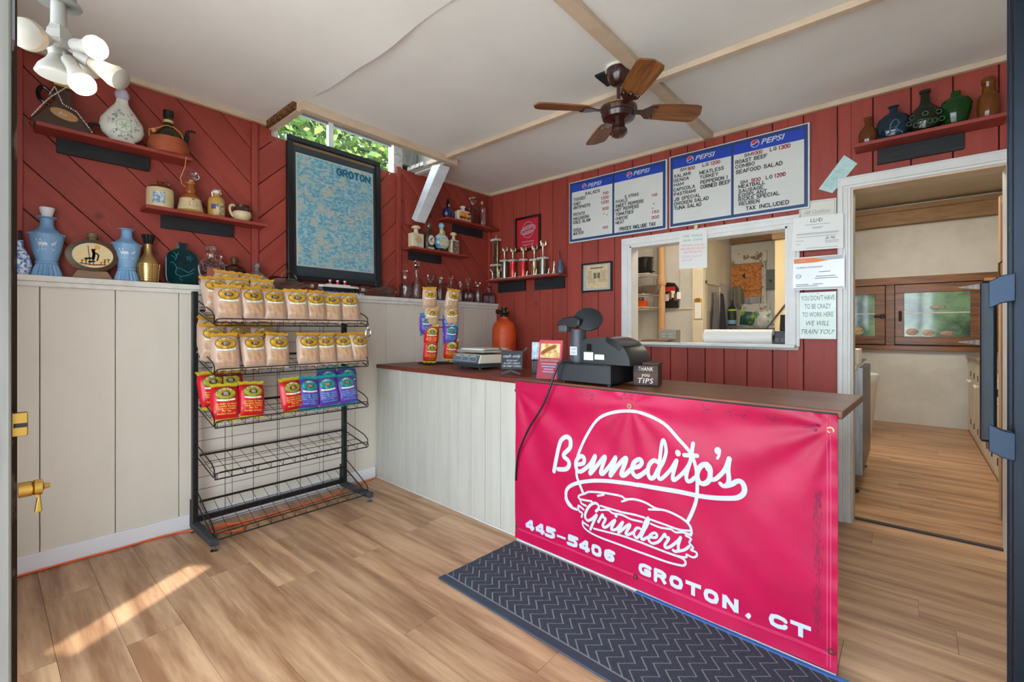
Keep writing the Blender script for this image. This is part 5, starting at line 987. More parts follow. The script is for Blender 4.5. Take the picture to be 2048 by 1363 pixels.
m.build('map_houses',mat('map_pale',(214,214,202),.6),mp,kind='stuff')
m=MB(); stroke_text(m,'GROTON',lambda a,b:(a,-.0272,b),.285,.062,.24); m.X=None
for i,p in enumerate(m.v): m.v[i]=(p[0]-.0,p[1],p[2]+.845)
m.build('title',mat('map_title',(44,110,150),.6),mp)
MB().box(-.34,-.034,.042,.34,-.0335,MH-.042).build('glazing',mat('picture_glass',(245,250,250),.02,trans=1,ior=1.08,spec=.6),mp)
# ---- white brace under the cut-out corner
br=thing('diagonal_brace','white painted diagonal brace between the left wall and ceiling','brace',(0,0,0))
MB().prism([(-.088,2.19),(-.03,2.155),(.31,2.585),(.20,2.60)],lambda a,b,q:(a,q,b),-.925,-.815).build('beam',mat('brace_white',(214,220,224),.35,var=((3,3,20),(196,202,206),.4,.7)),br,bevel=.005)
MB().box(-.1095,-.985,2.13,-.089,-.80,2.37).build('back_plate',red_v,br,bevel=.003)
# ---- wall shelves with black cleats
def wshelf(name,label,loc,rz,L,D,cleats,grp='red wall shelves'):
    s=thing(name,label,'shelf',loc,rz,grp)
    MB().box(0,-D,0,L,0,.020).build('board',red_sh,s,bevel=.003)
    for a,b,h in cleats: MB().box(a,-.022,-h,b,0,-.0005).build('cleat',blk_w,s,bevel=.003)
    return s
wshelf('wall_shelf','long red shelf with jug, floral decanter and basket bottle',(XL,-3.262,2.205),PI2,.65,.150,[(.082,.47,.078)])
wshelf('wall_shelf','red shelf holding stoneware jugs and bell decanter',(XL,-2.832,1.885),PI2,.645,.145,[(.095,.48,.078)])
wshelf('wall_shelf','red shelf with square cream decanter and blue round bottle',(XL,-1.010,1.900),PI2,.70,.150,[(.06,.434,.078)])
wshelf('wall_shelf','red shelf in upper corner with navy bottle and flask',(XL,-.610,2.230),PI2,.725,.145,[(.185,.592,.078)])
wshelf('wall_shelf','red shelf on back wall carrying the row of trophies',(-.03,YB,1.690),0,.915,.150,[(.05,.41,.105),(.535,.885,.105)])
wshelf('wall_shelf','red shelf above doorway with five dark glass bottles',(3.023,YB,2.285),0,.628,.150,[(.105,.48,.092)])
# ================================================================ bottles and decanters
LZ=1.470
def on_ledge(y,x=-.05): return (x,y,LZ)
def bottle(name,label,loc,rz,prof,m,cat='bottle',n=24,sx=1,sy=1,stop=None,stopm=None,hollow=False,group=None,**k):
    b=thing(name,label,cat,loc,rz,group); p=shell(prof) if hollow else prof
    MB().lathe(p,n,sx=sx,sy=sy,**k).build('body',m,b,smooth=True,ang=40)
    if stop: MB().lathe(stop,k.get('sn',16),sx=1,sy=1).build('stopper',stopm or m,b,smooth=True)
    return b
def patch(r,a0,a1,z0,z1,n=10,sx=1,sy=1):
    m=MB(); m.grid(n,4,lambda u,v:(r*math.sin(a0+(a1-a0)*u)*sx,-r*math.cos(a0+(a1-a0)*u)*sy,z0+(z1-z0)*v)); return m
def squiggle(fn,n,seed,span,w,ln=.02):
    random.seed(seed); m=MB()
    for k in range(n):
        a=random.uniform(*span[0]); b=random.uniform(*span[1]); th=random.uniform(0,6.28); P=[]
        for j in range(4): P.append((a,b)); a+=ln*.4*math.cos(th); b+=ln*.4*math.sin(th); th+=random.uniform(-.9,.9)
        m.ribbon(P,w*random.uniform(.6,1.3),fn)
    return m
# --- left ledge -------------------------------------------------
bw=mat('delft_white',(220,226,232),.25); bb=mat('delft_blue',(40,70,140),.3); 
b=bottle('dotted_bottle','blue and white dotted bottle at the far left of ledge',on_ledge(-3.312),PI2,[(.026,0),(.040,.02),(.044,.06),(.034,.10),(.014,.135),(.012,.17)],mat('delft',(70,120,190),.25,var=(70,(225,232,238),.45,.52)),stop=[(.006,.17),(.006,.22)],stopm=blk)
lb=mat('jasper_blue',(128,170,208),.45,var=(10,(116,158,198),.4,.6)); wr_=mat('relief_white',(212,222,232),.5)
def jasper(label,y,s,stopper):
    b=thing('jasper_decanter',label,'decanter',on_ledge(y),PI2,'pale blue relief decanters')
    b.scale=(s,s,s)
    MB().lathe([(.052,0),(.056,.008),(.050,.03),(.040,.062)],40,flute=20,fa=.06).build('fluted_foot',lb,b,smooth=True)
    MB().lathe([(.040,.062),(.044,.066),(.044,.074),(.040,.078),(.044,.092),(.056,.14),(.066,.195),(.068,.215),(.064,.222),(.048,.232),(.034,.245),(.026,.262),(.025,.29),(.028,.298),(.038,.302),(.040,.306),(.024,.308)],32).build('body',lb,b,smooth=True)
    fn=lambda a,q:((.0455+.0215*max(0,min(1,(q-.092)/.10)))*math.sin(a)*1.03,-(.0455+.0215*max(0,min(1,(q-.092)/.10)))*math.cos(a)*1.03,q)
    m=MB()
    # horses drawing a small chariot, in low relief
    for dx in (-.42,-.18):
        m.ribbon([(dx-.16,.160),(dx,.162),(dx+.12,.160)],.014,fn); m.ribbon([(dx-.16,.162),(dx-.24,.182),(dx-.30,.178)],.009,fn)
        for l in (-.14,-.08,.05,.11): m.ribbon([(dx+l,.156),(dx+l-.05,.142),(dx+l-.01,.130)],.0045,fn)
        m.ribbon([(dx+.12,.162),(dx+.20,.152)],.004,fn)
    for k in range(1): m.ribbon([(.36+.13*math.cos(t*.5236),.148+.016*math.sin(t*.5236)) for t in range(13)],.004,fn)
    m.ribbon([(.2,.16),(.4,.165),(.5,.178)],.012,fn); m.ribbon([(.34,.17),(.36,.195)],.011,fn); m.ribbon([(-.7,.126),(.7,.126)],.0025,fn)
    m.build('relief_frieze',wr_,b)
    m=MB()
    for k in range(34): a=k*6.283/34; m.ball((.0685*math.cos(a),.0685*math.sin(a),.216),.004,6)
    m.build('beading',lb,b)
    if stopper: MB().lathe([(.018,.306),(.020,.312),(.026,.335),(.030,.352),(.028,.356),(.01,.357)],20).build('stopper',mat('milk_glass',(228,230,232),.3),b,smooth=True)
jasper('tall pale blue relief decanter with white stopper',-3.218,.985,True)
jasper('shorter pale blue relief decanter without stopper',-2.902,.955,False)
# oval canteen
cn=thing('oval_canteen','yellow rimmed oval canteen flask with painted hunting scene','canteen',on_ledge(-3.047),PI2)
MB().lathe([(.09,-.03),(.105,-.022),(.108,0),(.105,.022),(.09,.03)],32,(0,0,.125),sx=1,sy=.80,axis='y').build('body',mat('canteen_yellow',(212,180,84),.35,var=(8,(190,150,60),.4,.7)),cn,smooth=True)
MB().lathe([(.082,-.034),(.106,-.030),(.104,-.024),(.082,-.028)],36,(0,0,.125),sx=1,sy=.80,axis='y',caps=False).build('dark_rim',mat('canteen_brown',(78,56,38),.35),cn,smooth=True)
MB().lathe([(.002,-.0325),(.088,-.032),(.088,-.030)],32,(0,0,.125),sx=1,sy=.80,axis='y').build('scene_panel',mat('canteen_cream',(222,206,164),.4,var=(14,(236,196,110),.5,.7)),cn,smooth=True)
MB().prism([(-.085,0),(.085,0),(.06,.045),(-.06,.045)],lambda a,b,q:(a,q,b),-.026,.026).build('base',mat('canteen_base',(140,110,82),.5),cn,bevel=.004)
MB().lathe([(.022,.20),(.020,.222),(.024,.225),(.024,.245),(.02,.247)],16).build('neck',mat('canteen_neck',(112,92,62),.4),cn,smooth=True)
fn=lambda a,b:(a,-.0335,.125+b)
m=MB(); m.ribbon([(.0,-.02),(.004,.008),(.0,.026)],.012,fn,mi=0); m.ribbon([(-.004,.030),(.008,.032)],.010,fn,mi=1); m.ribbon([(.010,.014),(.022,.002),(.016,-.026)],.007,fn,mi=1); m.ribbon([(-.02,.05),(-.012,-.04)],.003,fn,mi=0)
for (x,z) in ((-.03,-.02),(-.045,-.03),(-.015,-.035),(.03,-.035),(.045,-.02)): m.ribbon([(x,z),(x+.02,z+.004)],.010,fn,mi=random.choice((0,1,2))); m.ribbon([(x+.004,z),(x,z-.014)],.003,fn,mi=0); m.ribbon([(x+.016,z),(x+.018,z-.014)],.003,fn,mi=0)
m.ribbon([(-.05,-.045),(.0,-.05),(.05,-.045)],.007,fn,mi=1); m.add([fn(.018+.012*math.cos(k*.6283),.046+.012*math.sin(k*.6283)) for k in range(10)],[list(range(10))],2)
m.build('hunting_scene',[mat('scene_dark',(58,42,30),.5),mat('scene_orange',(206,104,32),.5),mat('scene_gold',(230,170,60),.5)],cn)
# gold basket-weave bottle
gb=thing('gold_bottle','gold basket-weave bottle with black ribbed stopper','bottle',on_ledge(-2.806),PI2); gm=mat('antique_gold',(176,140,88),.38,.75)
MB().lathe([(.038,0),(.042,.006),(.050,.06),(.053,.105),(.048,.125),(.03,.15),(.02,.17),(.018,.215),(.02,.222)],28).build('body',gm,gb,smooth=True)
m=MB()
for r in range(8):
    for k in range(16):
        a=(k+.5*(r%2)*0)*6.283/16; z=.014+.0125*r; rr=.043+.010*min(1,z/.1); m.cbox((rr*math.cos(a),rr*math.sin(a),z),(.006,.0135,.0095),rz=a)
m.build('basket_weave',mat('gold_bright',(206,172,112),.3,.8),gb,bevel=0); MB().lathe([(.018,.222),(.020,.23),(.029,.268),(.028,.276),(.02,.277)],32,flute=14,fa=.09).build('stopper',blk,gb,smooth=True)
# dark teal embossed flask
tf=thing('teal_flask','dark teal glass flask embossed with a bird','flask',on_ledge(-2.647),PI2); tg=mat('teal_glass',(10,74,84),.06,trans=.75,ior=1.45,spec=.6)
pf=[(-.058,0),(.058,0),(.078,.018),(.083,.05),(.083,.155),(.072,.185),(.045,.207),(.02,.216),(.02,.232),(.026,.236),(.026,.250),(-.026,.250),(-.026,.236),(-.02,.232),(-.02,.216),(-.045,.207),(-.072,.185),(-.083,.155),(-.083,.05),(-.078,.018)]
MB().prism(pf,lambda a,b,q:(a,q,b),-.028,.028).build('body',tg,tf,bevel=.012)
fn=lambda a,b:(a,-.0295,b); m=MB()
m.ribbon([(-.05,.13),(-.03,.10),(-.035,.065),(-.01,.05),(.02,.055),(.055,.075)],.004,fn); m.ribbon([(-.03,.10),(.0,.09),(.03,.075),(.06,.10)],.004,fn); m.ribbon([(-.05,.13),(-.06,.125)],.004,fn); m.ribbon([(-.01,.05),(-.01,.028),(.0,.025)],.003,fn)
for k in range(5): a=k*1.2566; m.ribbon([(.035,.16),(.035+.018*math.cos(a),.16+.018*math.sin(a)),(.035+.012*math.cos(a+.5),.16+.012*math.sin(a+.5)),(.035,.16)],.003,fn)
m.ribbon([(-.045,.19),(-.03,.165),(-.04,.14)],.0035,fn); m.ribbon([(-.02,.185),(-.035,.165)],.0035,fn); m.ribbon([(-.055,.17),(-.04,.155)],.0035,fn); m.build('embossing',mat('teal_light',(60,140,150),.15),tf)
# ornate clear bottle
cb=thing('ornate_bottle','clear ornate square glass bottle with a handle','bottle',on_ledge(-2.492),PI2)
MB().prism([(-.07,0),(.07,0),(.076,.02),(.070,.06),(.076,.10),(.070,.15),(.05,.165),(.022,.175),(.020,.205),(-.020,.205),(-.022,.175),(-.05,.165),(-.070,.15),(-.076,.10),(-.070,.06),(-.076,.02)],lambda a,b,q:(a,q,b),-.032,.032).build('body',glass_c,cb,bevel=.008)
m=squiggle(lambda a,b:(a,-.0335,b),60,3,((-.064,.064),(.012,.15)),.004,.02); m.build('cut_pattern',mat('cut_glass',(216,220,222),.5),cb); MB().box(-.030,-.0345,.05,.030,-.0325,.115).build('clear_panel',mat('panel_rose',(150,90,84),.2),cb)
MB().tube([(.045,0,.165),(.062,0,.19),(.055,0,.205),(.03,0,.20)],.006,8).build('handle',glass_c,cb,smooth=True); MB().lathe([(.020,.205),(.026,.210),(.030,.235),(.028,.256),(.01,.258)],12).build('stopper',glass_c,cb); MB().lathe([(.021,.185),(.021,.207)],14).build('collar',mat('cream_seal',(206,190,160),.6),cb)
# brown round flask
bf2=thing('brown_flask','brown glass round flask with embossed stars','flask',on_ledge(-2.359),PI2); bg_=mat('brown_glass',(74,30,16),.08,trans=.6,spec=.6)
MB().lathe([(.03,-.034),(.062,-.028),(.073,-.010),(.073,.010),(.062,.028),(.03,.034)],28,(0,0,.082),axis='y').build('body',bg_,bf2,smooth=True); MB().box(-.04,-.022,0,.04,.022,.022).build('base',bg_,bf2,bevel=.006)
MB().lathe([(.03,.148),(.019,.158),(.018,.168),(.022,.170),(.024,.188),(.019,.200),(.004,.206)],16).build('stopper',mat('brown_cap',(84,48,32),.4),bf2,smooth=True)
m=MB(); 
for k in range(7): a=k*.898; m.ribbon([(.045*math.cos(a)-.007,.082+.045*math.sin(a)),(.045*math.cos(a)+.007,.082+.045*math.sin(a)+.006)],.003,lambda a,b:(a,-.0325,b))
for k in range(3): a=k*1.047; m.ribbon([(-.012*math.cos(a),.082-.012*math.sin(a)),(.012*math.cos(a),.082+.012*math.sin(a))],.003,lambda a,b:(a,-.0355,b))
m.build('embossing',mat('brown_light',(150,96,70),.2),bf2)
# silver round bottle
sbm=mat('smoky_glass',(150,142,140),.12,trans=.5,spec=.7)
b=bottle('round_bottle','round grey glass bottle with silver band and crown stopper',on_ledge(-2.222),PI2,[(.03,0),(.05,.012),(.068,.045),(.070,.065),(.062,.09),(.04,.108),(.022,.118),(.016,.13),(.016,.148)],sbm)
MB().lathe([(.0705,.056),(.0715,.060),(.0715,.078),(.069,.082)],28).build('band',mat('band_silver',(190,188,184),.3,.8),b,smooth=True); MB().lathe([(.018,.148),(.022,.152),(.018,.158),(.024,.172),(.020,.174),(.02,.166)],16,flute=5,fa=.15).build('crown_stopper',mat('band_silver',(190,188,184)),b,smooth=True)
# lying clear carafes and the model liner
def lying(label,y,tilt,flip):
    t=thing('lying_carafe',label,'carafe',(-.045,y,LZ+.049),PI2,'clear carafes lying on their sides'); s=-1 if flip else 1
    g=MB(); g.X=lambda p:(s*p[0],p[1],p[2]); 
    pr=[(.045,-.13),(.05,-.12),(.05,-.02),(.042,.03),(.025,.07),(.014,.10),(.013,.135),(.016,.137),(.016,.145)]
    o=MB().lathe(shell(pr),22,axis='x').build('body',glass_c,t,smooth=True); o.rotation_euler=(0,0,math.pi if flip else 0)
    tt=MB().tube([(-.06*s,0,.048),(-.04*s,0,.085),(.0,0,.092),(.03*s,0,.072),(.045*s,0,.04)],.005,8).build('handle',glass_c,t,smooth=True); MB().lathe([(.013,.145),(.014,.15),(.014,.165),(.008,.168)],12,axis='x').build('stopper',mat('glass_stop',(170,172,150),.2),t,rot=(0,0,math.pi if flip else 0),smooth=True)
lying('clear glass carafe lying left of model ship',-2.005,0,False); lying('clear glass carafe lying right of model ship',-1.275,0,True)
sp=thing('model_ship','small model ocean liner on blue waves under framed map','model ship',on_ledge(-1.64,-.04),PI2)
m=MB(); m.grid(30,6,lambda u,v:((u-.5)*.38,(v-.5)*.09,.018+.006*math.sin(u*38)*math.cos(v*9))); m.box(-.19,-.045,0,.19,.045,.012); m.build('waves',mat('wave_blue',(112,148,204),.4,var=(60,(206,216,230),.5,.6)),sp,smooth=True)
hu=[(-.165,0),(-.14,-.022),(.12,-.022),(.175,0),(.12,.022),(-.14,.022)]
MB().prism(hu,lambda a,b,q:(a,b,q),.018,.050).build('hull',blk,sp); MB().prism([(a*.97,b*.9) for a,b in hu],lambda a,b,q:(a,b,q),.050,.066).build('superstructure',mat('ship_white',(220,218,212),.5),sp); MB().box(-.10,-.012,.066,.09,.012,.074).build('upper_deck',mat('ship_white',(220,218,212)),sp)
for x in (-.07,-.01,.05): f_=MB().lathe([(.010,.074),(.010,.096)],12,(x,0,0)).build('funnel',mat('funnel_red',(196,40,40),.4),sp,smooth=True); MB().lathe([(.0105,.096),(.0105,.106)],12,(x,0,0)).build('funnel_top',white_pl,f_,smooth=True)
# --- decanters at the right end of the ledge
def dec(y,label,prof,stop,flute=0,fa=.05,fz=None,n=24,collar=None,square=False,x=-.045):
    b=thing('glass_decanter',label,'decanter',on_ledge(y,x),PI2,'clear glass decanters on the ledge')
    if square: MB().lathe(shell([(r*1.2,z) for r,z in prof]),4).build('body',glass_c,b,rot=R(45),bevel=.004)
    else: flute=flute or 10; MB().lathe(shell(prof,.005),max(n,flute*4),flute=flute,fa=fa,fz=fz or (.012,.11)).build('body',glass_c,b,smooth=True)
    if stop: MB().lathe(stop,8 if len(stop)<6 else 16).build('stopper',glass_c,b,smooth=len(stop)>=6)
    if collar: MB().lathe([(collar[0],collar[1]),(collar[0],collar[2])],16).build('collar',collar[3],b,smooth=True)
navy=mat('navy_band',(28,34,56),.5); silv=mat('label_silver',(196,196,196),.4)
dec(-1.024,'waisted clear decanter with cup stopper nearest the batten',[(.050,0),(.054,.008),(.047,.04),(.044,.07),(.052,.10),(.050,.115),(.030,.145),(.015,.165),(.014,.195)],[(.012,.195),(.028,.198),(.028,.203),(.014,.206),(.022,.245),(.012,.248)],collar=(.0148,.17,.192,silv))
dec(-.901,'tallest clear decanter with spiral fluting and faceted stopper',[(.040,0),(.044,.01),(.044,.10),(.036,.14),(.018,.185),(.015,.20),(.022,.235),(.024,.26)],[(.012,.26),(.014,.285),(.03,.315),(.028,.335),(.012,.348)],flute=12,fa=.07,fz=(.01,.13))
dec(-.743,'square shouldered clear decanter with cut block stopper',[(.042,0),(.044,.004),(.044,.13),(.040,.145),(.016,.155),(.016,.18)],[(.02,.18),(.03,.20),(.024,.215),(.03,.236),(.01,.237)],square=True)
dec(-.63,'plain clear decanter with round ball stopper',[(.040,0),(.044,.01),(.044,.10),(.032,.14),(.014,.16),(.014,.185)],[(.010,.185),(.012,.195),(.022,.20),(.025,.215),(.020,.23),(.004,.235)])
dec(-.496,'clear decanter with tall pointed teardrop stopper',[(.045,0),(.048,.01),(.046,.06),(.030,.11),(.014,.15),(.012,.19)],[(.010,.19),(.012,.20),(.024,.22),(.020,.24),(.010,.26),(.002,.275)])
dec(-.374,'small clear bottle with wide lip and no stopper',[(.036,0),(.040,.01),(.040,.10),(.03,.128),(.015,.14),(.014,.18),(.024,.186),(.024,.196)],None)
dec(-.267,'ribbed round clear decanter with dark neck band',[(.030,0),(.036,.006),(.047,.05),(.047,.085),(.035,.12),(.016,.138),(.015,.175)],[(.012,.175),(.012,.19),(.020,.20),(.025,.235),(.02,.241)],flute=14,fa=.05,fz=(.004,.125),collar=(.0165,.145,.170,navy))
dec(-.133,'plain cylindrical clear decanter with disc stopper',[(.042,0),(.046,.006),(.046,.12),(.035,.145),(.014,.165),(.014,.185)],[(.012,.185),(.022,.19),(.026,.205),(.024,.22),(.004,.224)],collar=(.0148,.168,.18,mat('label_cream',(206,190,150),.6)))
dec(.035,'low square cut-glass decanter in the corner of ledge',[(.050,0),(.054,.005),(.054,.085),(.045,.105),(.016,.118),(.015,.14)],[(.013,.14),(.022,.148),(.020,.16),(.026,.172),(.006,.18)],square=True)
# --- upper left shelf -------------------------------------------
Z1=2.2255
jg=thing('triangular_jug','brown triangular glass jug with ring handle and chain','jug',(-.03,-3.165,Z1),PI2); am=mat('amber_brown',(78,36,14),.08,trans=.45,spec=.7)
pfj=[(-.115,0),(.115,0),(.118,.012),(.05,.105),(.034,.13),(.034,.19),(-.034,.19),(-.034,.13),(-.05,.105),(-.118,.012)]
MB().prism(pfj,lambda a,b,q:(a,q,b),-.045,.045).build('body',am,jg,bevel=.014); MB().prism([(-.034,.19),(.034,.19),(.030,.26),(-.030,.26)],lambda a,b,q:(a,q,b),-.03,.03).build('neck',mat('jug_neck',(60,30,20),.3),jg,bevel=.006); MB().box(-.032,-.034,.215,.032,-.028,.24).build('gold_label',mat('label_gold',(206,150,50),.4),jg)
MB().tube([(-.040,0,.18),(-.07,0,.20),(-.085,0,.17),(-.078,0,.135),(-.05,0,.12),(-.035,0,.125)],.009,8).build('ring_handle',blk_g,jg,smooth=True); MB().tube([(.09,0,.05),(.12,0,.075),(.15,0,.075),(.175,0,.068)],.008,8,radii=[.012,.010,.007,.003]).build('horn_spout',mat('horn_dark',(46,28,22),.3),jg,smooth=True)
m=MB(); m.add([(.005+.052*math.cos(k*.3927),-.0475,.07+.026*math.sin(k*.3927)-.18*(.052*math.cos(k*.3927))) for k in range(16)],[list(range(16))]); m.build('paper_label',mat('jug_label_tan',(176,130,80),.5),jg); m=MB(); m.text('Au',lambda a,b:(-.02+a,-.0483,.062+b),height=.022,width=.035,shear=.3); m.build('lettering',white_ink,jg)
m=MB()
def chain(P):
    for i in range(len(P)-1):
        a,b=Vector(P[i]),Vector(P[i+1]); n=max(2,int((b-a).length/.008))
        for k in range(n): m.cbox(a+(b-a)*((k+.5)/n),(.005,.003,.007) if k%2 else (.003,.005,.007))
chain([(-.112,-.05,.02),(-.075,-.05,.09),(-.045,-.05,.14),(.03,-.04,.235)]); chain([(-.05,-.05,.15),(-.03,-.05,.2),(.0,-.05,.12),(.05,-.05,.10),(.10,-.05,.03),(.112,-.05,.01)])
m.build('chain',mat('chain_silver',(214,212,206),.3,.9),jg)
fd=thing('floral_decanter','white porcelain teardrop decanter painted with lilac flowers','decanter',(-.03,-2.925,Z1),PI2); wp=mat('porcelain',(216,214,200),.3)
MB().lathe([(.058,.024),(.085,.05),(.098,.085),(.092,.125),(.062,.175),(.035,.215),(.028,.23),(.026,.25)],30,sy=.55).build('body',wp,fd,smooth=True); MB().lathe([(.065,0),(.068,.006),(.055,.022),(.058,.026)],24,sy=.6).build('foot',wp,fd,smooth=True); MB().lathe([(.024,.25),(.032,.262),(.034,.28),(.022,.302),(.006,.316)],16).build('stopper',mat('lilac_pearls',(190,182,200),.4,bump=(160,1.0)),fd,smooth=True)
fn=lambda a,b:(a,-.56*math.sqrt(max(0,1-(a/.105)**2))*(.098-.25*max(0,b-.10)*.9 if b>.1 else .098-.3*max(0,.085-b))-.0015,b)
m=MB(); m.ribbon([(.034*math.cos(k*.5236),.092+.034*math.sin(k*.5236)) for k in range(13)],.004,fn,mi=2)
random.seed(5)
for k in range(58):
    a=random.uniform(0,6.28); rr=random.uniform(.044,.074); x=rr*math.cos(a)*.92; z=.098+rr*math.sin(a)*1.05
    if abs(x)>.098-max(0,z-.085)*.62: continue
    th=random.uniform(0,6.28); m.ribbon([(x,z),(x+.007*math.cos(th),z+.007*math.sin(th))],.0055,fn,mi=random.randrange(2))
for a in range(6): m.ribbon([(0,.092),(.022*math.cos(a*1.047),.092+.022*math.sin(a*1.047))],.006,fn,mi=2)
m.build('painted_flowers',[mat('leaf_green',(86,140,96),.4),mat('lilac',(186,164,190),.4),mat('mint_line',(160,190,160),.4)],fd)
bk=thing('basket_bottle','green bottle in woven copper basket with curled spout','bottle',(-.03,-2.715,Z1),PI2); dg=mat('olive_glass',(44,58,38),.1,trans=.5,spec=.6)
MB().lathe([(.085,.07),(.075,.10),(.045,.14),(.024,.165),(.022,.225),(.024,.23),(.024,.245),(.015,.246)],26).build('bottle_body',dg,bk,smooth=True); MB().lathe([(.0235,.222),(.026,.224),(.026,.262),(.02,.264)],16).build('cork_cap',blk,bk,smooth=True)
m=MB()
for k in range(13): z=.006+.0068*k; r=.086+.012*math.sin(math.pi*min(1,(k+1)/12)); m.tube([(r*math.cos(t*.3142),r*math.sin(t*.3142),z+.001*math.sin(t*2)) for t in range(20)],.0046,6,closed=True)
m.lathe([(.08,0),(.092,.004),(.094,.05),(.085,.085)],24); m.build('woven_basket',mat('copper_weave',(176,92,58),.45,.2,bump=(200,.6)),bk,smooth=True)
MB().tube([(.07,0,.085),(.092,0,.13),(.094,0,.165),(.11,0,.18),(.135,0,.178)],.010,8,radii=[.02,.014,.009,.007,.006]).build('spout',dg,bk,smooth=True); MB().tube([(-.09,0,.09),(-.095,-.02,.12),(-.06,-.03,.135),(-.02,-.03,.165),(.02,-.03,.165),(.05,-.04,.14),(.06,-.06,.10)],.0025,6).ball((-.075,-.03,.118),.012,8).build('raffia_cord',mat('raffia',(206,150,90),.7),bk,smooth=True); MB().lathe([(.0245,.19),(.0245,.205)],14).build('neck_label',mat('label_gold2',(200,170,110),.5),bk)
# --- lower left shelf -------------------------------------------
Z2=1.9055; stone=mat('stoneware',(206,188,148),.3,var=(20,(196,176,134),.4,.6)); glz=mat('brown_glaze',(128,70,34),.2,var=(14,(100,52,24),.4,.6))
b=bottle('stoneware_jug','cream stoneware whisky jug with brown top',(-.03,-2.755,Z2),PI2,[(.062,0),(.066,.004),(.066,.10),(.062,.112)],stone)
MB().lathe([(.063,.112),(.052,.124),(.026,.134),(.014,.138)],24).build('shoulder',glz,b,smooth=True); MB().lathe([(.014,.136),(.012,.15),(.016,.152),(.016,.158)],14).build('spout',glz,b,smooth=True); MB().tube([(.012,0,.152),(.035,0,.155),(.045,0,.142),(.04,0,.125)],.0055,8).build('handle',glz,b,smooth=True)
o=patch(.0668,-.75,.15,.02,.085).build('paper_label',mat('label_blueprint',(196,200,196),.5,var=(70,(100,120,150),.45,.55)),b)
be=thing('bell_decanter','brown and cream bell shaped decanter with glass stopper','decanter',(-.03,-2.605,Z2),PI2); MB().lathe([(.07,0),(.074,.004),(.070,.012),(.064,.02)],26).build('gold_base',mat('bell_gold',(196,150,70),.3,.5),be,smooth=True); MB().lathe([(.069,.012),(.064,.03),(.058,.06),(.054,.085),(.050,.09)],26).build('bell',stone,be,smooth=True); MB().lathe([(.055,.084),(.050,.098),(.034,.112),(.025,.12),(.028,.135),(.022,.155),(.022,.175),(.020,.18)],22).build('shoulder',mat('bell_brown',(150,82,38),.25),be,smooth=True)
MB().lathe([(.021,.178),(.024,.184),(.021,.192)],16).build('gold_collar',mat('bell_gold',(196,150,70)),be,smooth=True); MB().lathe([(.012,.19),(.014,.20),(.026,.206),(.042,.224),(.042,.236),(.034,.250),(.012,.246),(.003,.242)],20,flute=6,fa=.1).build('stopper',glass_c,be,smooth=True)
fn=lambda a,b:((.060-.1*(b-.05))*math.sin(a),-(.0612-.1*(b-.05))*math.cos(a)-.001,b); m=MB(); m.ribbon([(0,.03),(0,.075)],.016,fn,mi=0); m.ribbon([(-.1,.075),(.1,.075)],.006,fn,mi=0)
for s in (-1,1): m.ribbon([(s*.25,.034),(s*.33,.048),(s*.27,.062)],.010,fn,mi=1); m.ribbon([(s*.38,.034),(s*.42,.05)],.005,fn,mi=1)
m.build('painted_crest',[mat('crest_green',(60,84,66),.5),mat('crest_red',(180,80,66),.5)],be)
MB().tube([(-.05,-.12,.30),(-.055,-.11,.24),(-.07,-.08,.18),(-.06,-.07,.15),(-.04,-.06,.14)],.002,5).build('raffia_string',mat('raffia',(206,150,90)),be)
b=bottle('stoneware_bottle','small square shouldered stoneware bottle with swing top',(-.03,-2.466,Z2),PI2,[(.044,0),(.047,.004),(.047,.10),(.044,.115),(.030,.128),(.020,.134),(.020,.15)],mat('mustard_glaze',(182,138,66),.3),stop=[(.016,.15),(.020,.155),(.020,.165),(.012,.172)],stopm=white_pl)
patch(.0476,-.35,.75,.008,.085).build('paper_label',mat('label_crest',(200,182,140),.6,var=(60,(120,110,80),.45,.55)),b); patch(.0477,-.9,-.36,.045,.075).build('blue_band',mat('label_blue',(50,60,120),.5),b); MB().tube([(-.022,0,.13),(-.026,0,.155),(-.016,0,.178),(.016,0,.178),(.026,0,.155),(.022,0,.13)],.0022,6).build('wire_bail',chrome,b)
b=bottle('small_jug','squat cream jug with dark brown neck and handle',(-.03,-2.32,Z2),PI2,[(.034,0),(.038,.006),(.055,.03),(.056,.048),(.050,.062)],stone); MB().lathe([(.050,.062),(.044,.075),(.040,.09),(.044,.10),(.046,.104),(.040,.104),(.038,.09)],24).build('neck',mat('dark_glaze',(66,42,32),.2),b,smooth=True); MB().tube([(-.042,0,.098),(-.065,0,.095),(-.072,0,.07),(-.062,0,.04),(-.05,0,.026)],.008,8).build('handle',stone,b,smooth=True); MB().cbox((.055,0,.075),(.02,.016,.012),ry=-.6).build('lip',mat('dark_glaze',(66,42,32)),b)
# --- third section shelves --------------------------------------
Z3=1.9205
def sqdec(label,y,z,w,h,d,bm,pm,capm,diamond=None):
    t=thing('square_decanter',label,'decanter',(-.03,y,z),PI2); hb=h*.64
    MB().box(-w/2,-d/2,0,w/2,d/2,hb).build('body',bm,t,bevel=.008); MB().box(-w*.38,-d/2-.002,hb*.08,w*.38,-d/2,hb*.9).build('picture_panel',pm,t)
    MB().lathe([(w*.20,hb),(w*.15,hb+.02),(w*.15,h*.82),(w*.20,h*.84),(w*.33,h*.88),(w*.34,h*.93),(w*.22,h*.985),(w*.02,h)],18).build('stopper',capm,t,smooth=True)
    if diamond: MB().cbox((.0,-d/2-.004,hb*.55),(.055,.003,.055),ry=R(45)).build('diamond_tag',diamond,t)
crm=mat('cream_ceramic',(212,196,160),.35)
sqdec('cream square ceramic decanter with gold diamond tag',-.918,Z3,.125,.20,.07,crm,mat('grey_scene',(172,178,172),.5,var=(40,(206,204,190),.4,.6)),crm,mat('tag_gold',(196,160,96),.5))
